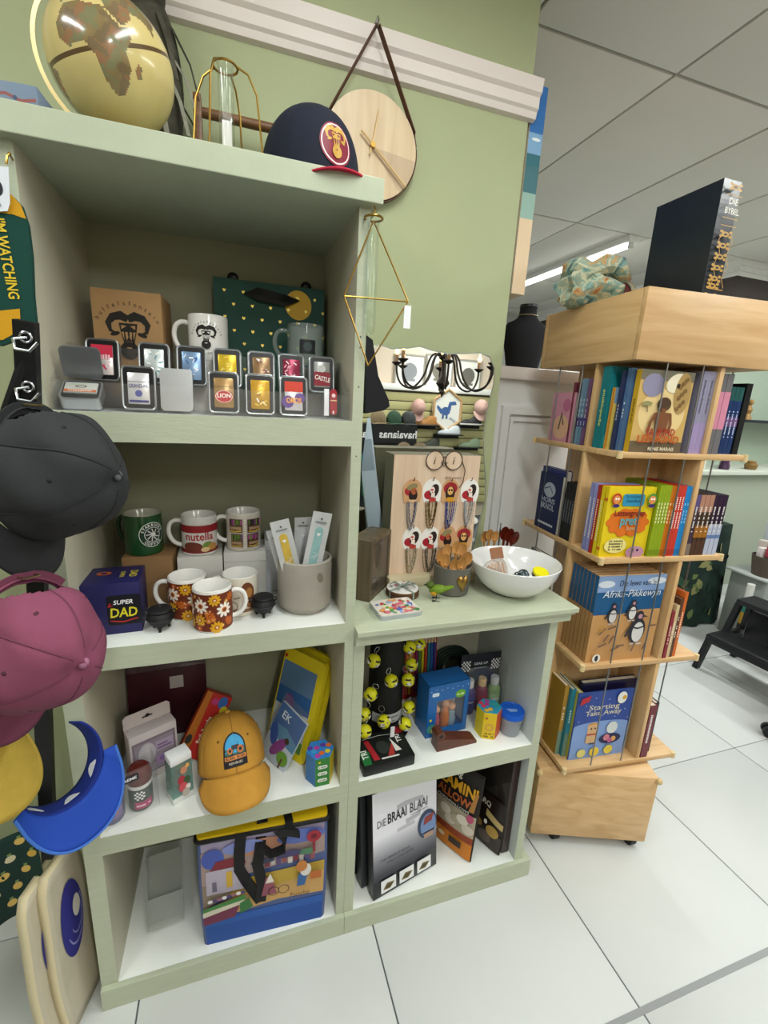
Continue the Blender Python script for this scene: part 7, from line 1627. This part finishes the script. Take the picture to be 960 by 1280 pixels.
# shoes on small shelves
def shoe(label, px, py, c, sole, y=-3.40):
    p = mp(px, py, y); t = thing('shoe_shelf', 'black acrylic ledge under the '+label, 'shelf', (p.x, y-.05, p.z-.012), pi); b = B(); b.bb(-.17, .17, -.07, .07, -.012, 0, BLACK, bev=.003); b.bb(-.17, .17, .06, .07, -.05, 0, BLACK); b.build('ledge', t)
    t = thing('shoe', label+' on a black slatwall ledge', 'shoe', (p.x, y-.05, p.z-.0115), pi+.1); b = B(); nu, nv = 18, 8
    def fn(a, v):
        x = -.14+.28*a; hgt = .045+.05*max(0, 1-((a-.2)/.35)**2) if a < .6 else .05*(1-((a-.6)/.42)**2)*.9+.006; wd = .042*(sin(pi*min(1, max(.03, a*.96+.03))))**.35; th = pi*v; return Vector((x, -wd*cos(th), .014+hgt*sin(th)))
    b.grid(fn, nu, nv, M(c, .6)); b.build('upper', t); b = B(); P_ = [(-.145+.29*i/14, -.046*(sin(pi*max(.06, min(.94, i/14))))**.4) for i in range(15)]; b.prism(P_+[(x, -y_) for x, y_ in P_[::-1]], .016, M(sole, .6), (0, 0, .016), (1, 0, 0), (0, 1, 0)); b.build('sole', t)
shoe('tan low shoe', 533, 530, '#a8743a', '#8a6a4a'); shoe('dark grey high shoe', 590, 530, '#2c2c2e', '#d9d6d0'); shoe('silver white trainer', 563, 542, '#c3c8cc', '#8a8f94'); shoe('olive black walking shoe', 537, 558, '#3a3d34', '#17181a'); shoe('sage green clog', 588, 558, '#7a8a70', '#6a7a60')
def wallcap(label, px, py, c, y=-3.44, rot=None):
    p = mp(px, py, y); k = cap(label, rot or axes((-1, 0, 0), (0, -1, 0), (0, 0, 1)), p, c, crush=.03, eyelets=False)
wallcap('pale pink cap hanging on the slatwall beside the hexagon frame', 522, 510, '#c9a096', -3.44, axes((-1, 0, 0), (0, -.4, .92), (0, .92, .4)))
wallcap('pale pink cap hanging at the slatwall end', 600, 510, '#d0aaa0', -3.44, axes((-1, 0, 0), (0, -.4, .92), (0, .92, .4)))
# black flip-flop stand with banner
y_ = -2.75; p0 = mp(430, 553, y_); p1 = mp(522, 532, y_)
t = thing('sandal_stand', 'black sandal display stand with white lettered banner', 'stand', (0, y_, 0))
b = B(); b.bb(p0.x, p1.x, -.3, 0, p0.z, p1.z, BLACK); b.build('banner', t, smooth=False)
b = B(); b.bb(p0.x, p1.x, -.3, -.05, .02, p0.z, M('#1a1c20', .7)); b.build('cabinet', t, smooth=False)
d = D(pl((0, .0, 0), (-1, 0, 0), (0, 0, 1)), .001); hb2 = (p1.z-p0.z)
d.text('havaianas', -(mp(498, 540, y_).x), p0.z+hb2*.3, hb2*.40, '#e6e6e6', w=abs(mp(521, 540, y_).x-mp(474, 540, y_).x), bold=.02); d.text('havaianas', -(mp(440, 540, y_).x), p0.z+hb2*.3, hb2*.40, '#e6e6e6', w=abs(mp(521, 540, y_).x-mp(474, 540, y_).x), bold=.02); d.build('lettering', t, smooth=False)
for k in range(8):
    p = mp(458+7.5*(k % 4), 580+28*(k//4), -2.72); tt = thing('flip_flop', ['teal flip flop', 'dark blue flip flop', 'pink trimmed blue flip flop', 'black flip flop', 'green flip flop', 'magenta flip flop', 'grey flip flop', 'turquoise flip flop'][k]+' hanging on the black sandal stand', 'sandal', (p.x, -2.77, p.z), pi); c = ['#1f6a6a', '#20386a', '#3a6ab0', '#17181a', '#1f5a34', '#b02a6a', '#5a5c60', '#2a9aa0'][k]
    b = B(); b.prism([(.045*cos(a)*(1 if sin(a) > 0 else .8), .13*sin(a)) for a in [2*pi*i/20 for i in range(20)]], .016, M(c, .6)); b.build('sole', tt); b = B(); b.tube([(-.035, -.002, -.02), (0, -.03, .06), (.035, -.002, -.02)], .006, M('#c02a6a' if k in (2, 5) else '#2a2c30', .5), 6); b.build('strap', tt)
for k, (px, c, n_) in enumerate(((472, '#7a6a50', 'khaki'), (492, '#2f4a38', 'forest green'), (510, '#3a3c3c', 'charcoal'))):
    p = mp(px, 531, -2.9); cap(n_+' cap resting on top of the black sandal stand', axes((-1, 0, 0), (0, -1, 0), (0, 0, 1)), (p.x, -2.9, p1.z+.012), c, crush=.03, eyelets=False)
# chandelier
hub = mp(556, 446, -1.5)
t = thing('chandelier', 'dark iron chandelier with curved arms and candle bulbs', 'chandelier', hub); IR = M('#2a211c', .5, .5)
b = B(); b.lathe([(0, .02), (.03, .01), (.045, -.01), (.02, -.03), (.016, -.13), (.045, -.17), (.05, -.185), (.03, -.21), (.012, -.225), (.022, -.245), (.006, -.27), (0, -.29)], IR, 24, caps=False); b.build('hub', t)
b = B(); b.tube([(0, 0, 0), (0, 0, ZC-hub.z-.01)], .008, IR, 8); b.build('rod', t); b = B(); b.lathe([(0, 0), (.06, 0), (.05, -.02), (0, -.03)], IR, 20, (0, 0, ZC-hub.z-.002)); b.build('ceiling_rose', t)
BULB = M('#ffb45a', .4, emit=14, name='warm_bulb')
for k in range(8):
    a = .35+2*pi*k/8; R_ = .42 if k % 2 else .34; ca, sa = cos(a), sin(a)
    pts = [(.02, -.01), (.07, .03), (.11, -.02), (.13, -.12), (.18, -.2), (R_*.7, -.235), (R_*.92, -.2), (R_, -.12), (R_, -.07)]
    pts2 = []
    for i in range(len(pts)-1):
        for q_ in range(3): f = q_/3; pts2.append((pts[i][0]*(1-f)+pts[i+1][0]*f, pts[i][1]*(1-f)+pts[i+1][1]*f))
    pts2.append(pts[-1])
    for _ in range(2): pts2 = [pts2[0]]+[tuple((pts2[i-1][m_]+2*pts2[i][m_]+pts2[i+1][m_])/4 for m_ in (0, 1)) for i in range(1, len(pts2)-1)]+[pts2[-1]]
    b = B(); b.tube([(r*ca, r*sa, z) for r, z in pts2], .0075, IR, 8); b.build('arm', t)
    b = B(); b.lathe([(0, -.075), (.012, -.075), (.038, -.055), (.036, -.05), (.012, -.06)], IR, 18, (R_*ca, R_*sa, 0)); b.build('drip_pan', t)
    b = B(); b.tube([(R_*ca, R_*sa, -.06), (R_*ca, R_*sa, .0)], .012, M('#8a6a4a', .6), 10); b.build('candle_sleeve', t)
    b = B(); b.lathe([(0, .0), (.010, .002), (.015, .018), (.010, .04), (.002, .06), (0, .061)], BULB, 14, (R_*ca, R_*sa, 0)); b.build('bulb', t)
# ================================================================== hang small pieces under the part that carries them
RULES = [('cover_print', ('front_cover',)), ('spine_print', ('spine',)), ('lid_print', ('lid',)), ('lid_slot', ('lid',)), ('patch', ('crown',)), ('button', ('crown',)), ('eyelet', ('crown',)), ('seam', ('crown',)), ('buckle', ('strap',)), ('brim_edge', ('brim',)), ('care_label', ('head_band',)),
         ('window_print', ('carton',)), ('euro_slot', ('hang_tab',)), ('knob_hole', ('knob',)), ('painted_scene', ('bag_body',)), ('zip_piping', ('lid',)), ('ribbon_knot', ('bag_body',)), ('ribbon_handle', ('bag_body',)), ('lettering', ('panel', 'banner', 'sock')), ('card_print', ('header_card',)), ('stain', ('pot',)), ('gold_heart', ('pot',)),
         ('label_band', ('column',)), ('pencil_tip', ('pencil',)), ('insert', ('tin_base',)), ('rim', ('tin_base',)), ('veneer_inlay', ('dial',)), ('spindle', ('dial',)), ('oval_print', ('plank',)), ('pineapple_print', ('cloth',)), ('printed_leaf', ('cloth',)), ('label', ('bottle', 'holder')), ('hook_ring', ('hook',)), ('castor_plate', ('castor',)), ('bevelled_edge', ('glass',)),
         ('print', ('cup', 'carton', 'lighter', 'ball', 'file', 'backing_card', 'card', 'tin_body', 'lid', 'top_face', 'pouch', 'header_card', 'handle', 'brand_strip', 'stretcher', 'bag_body', 'mount', 'panel', 'sleeve', 'card_stack', 'front_top', 'side', 'coaster', 'sheet'))]
base = lambda o: o.name.split('.')[0]
for root in [o for o in bpy.data.objects if o.parent is None and o.type == 'EMPTY']:
    kids = list(root.children); used = {}
    for k in kids:
        for n, targets in RULES:
            if base(k) == n:
                for tg in targets:
                    c = [x for x in kids if base(x) == tg]
                    if c:
                        i = used.get((n, tg), 0); k.parent = c[min(i, len(c)-1)]; used[(n, tg)] = i+1; break
                break
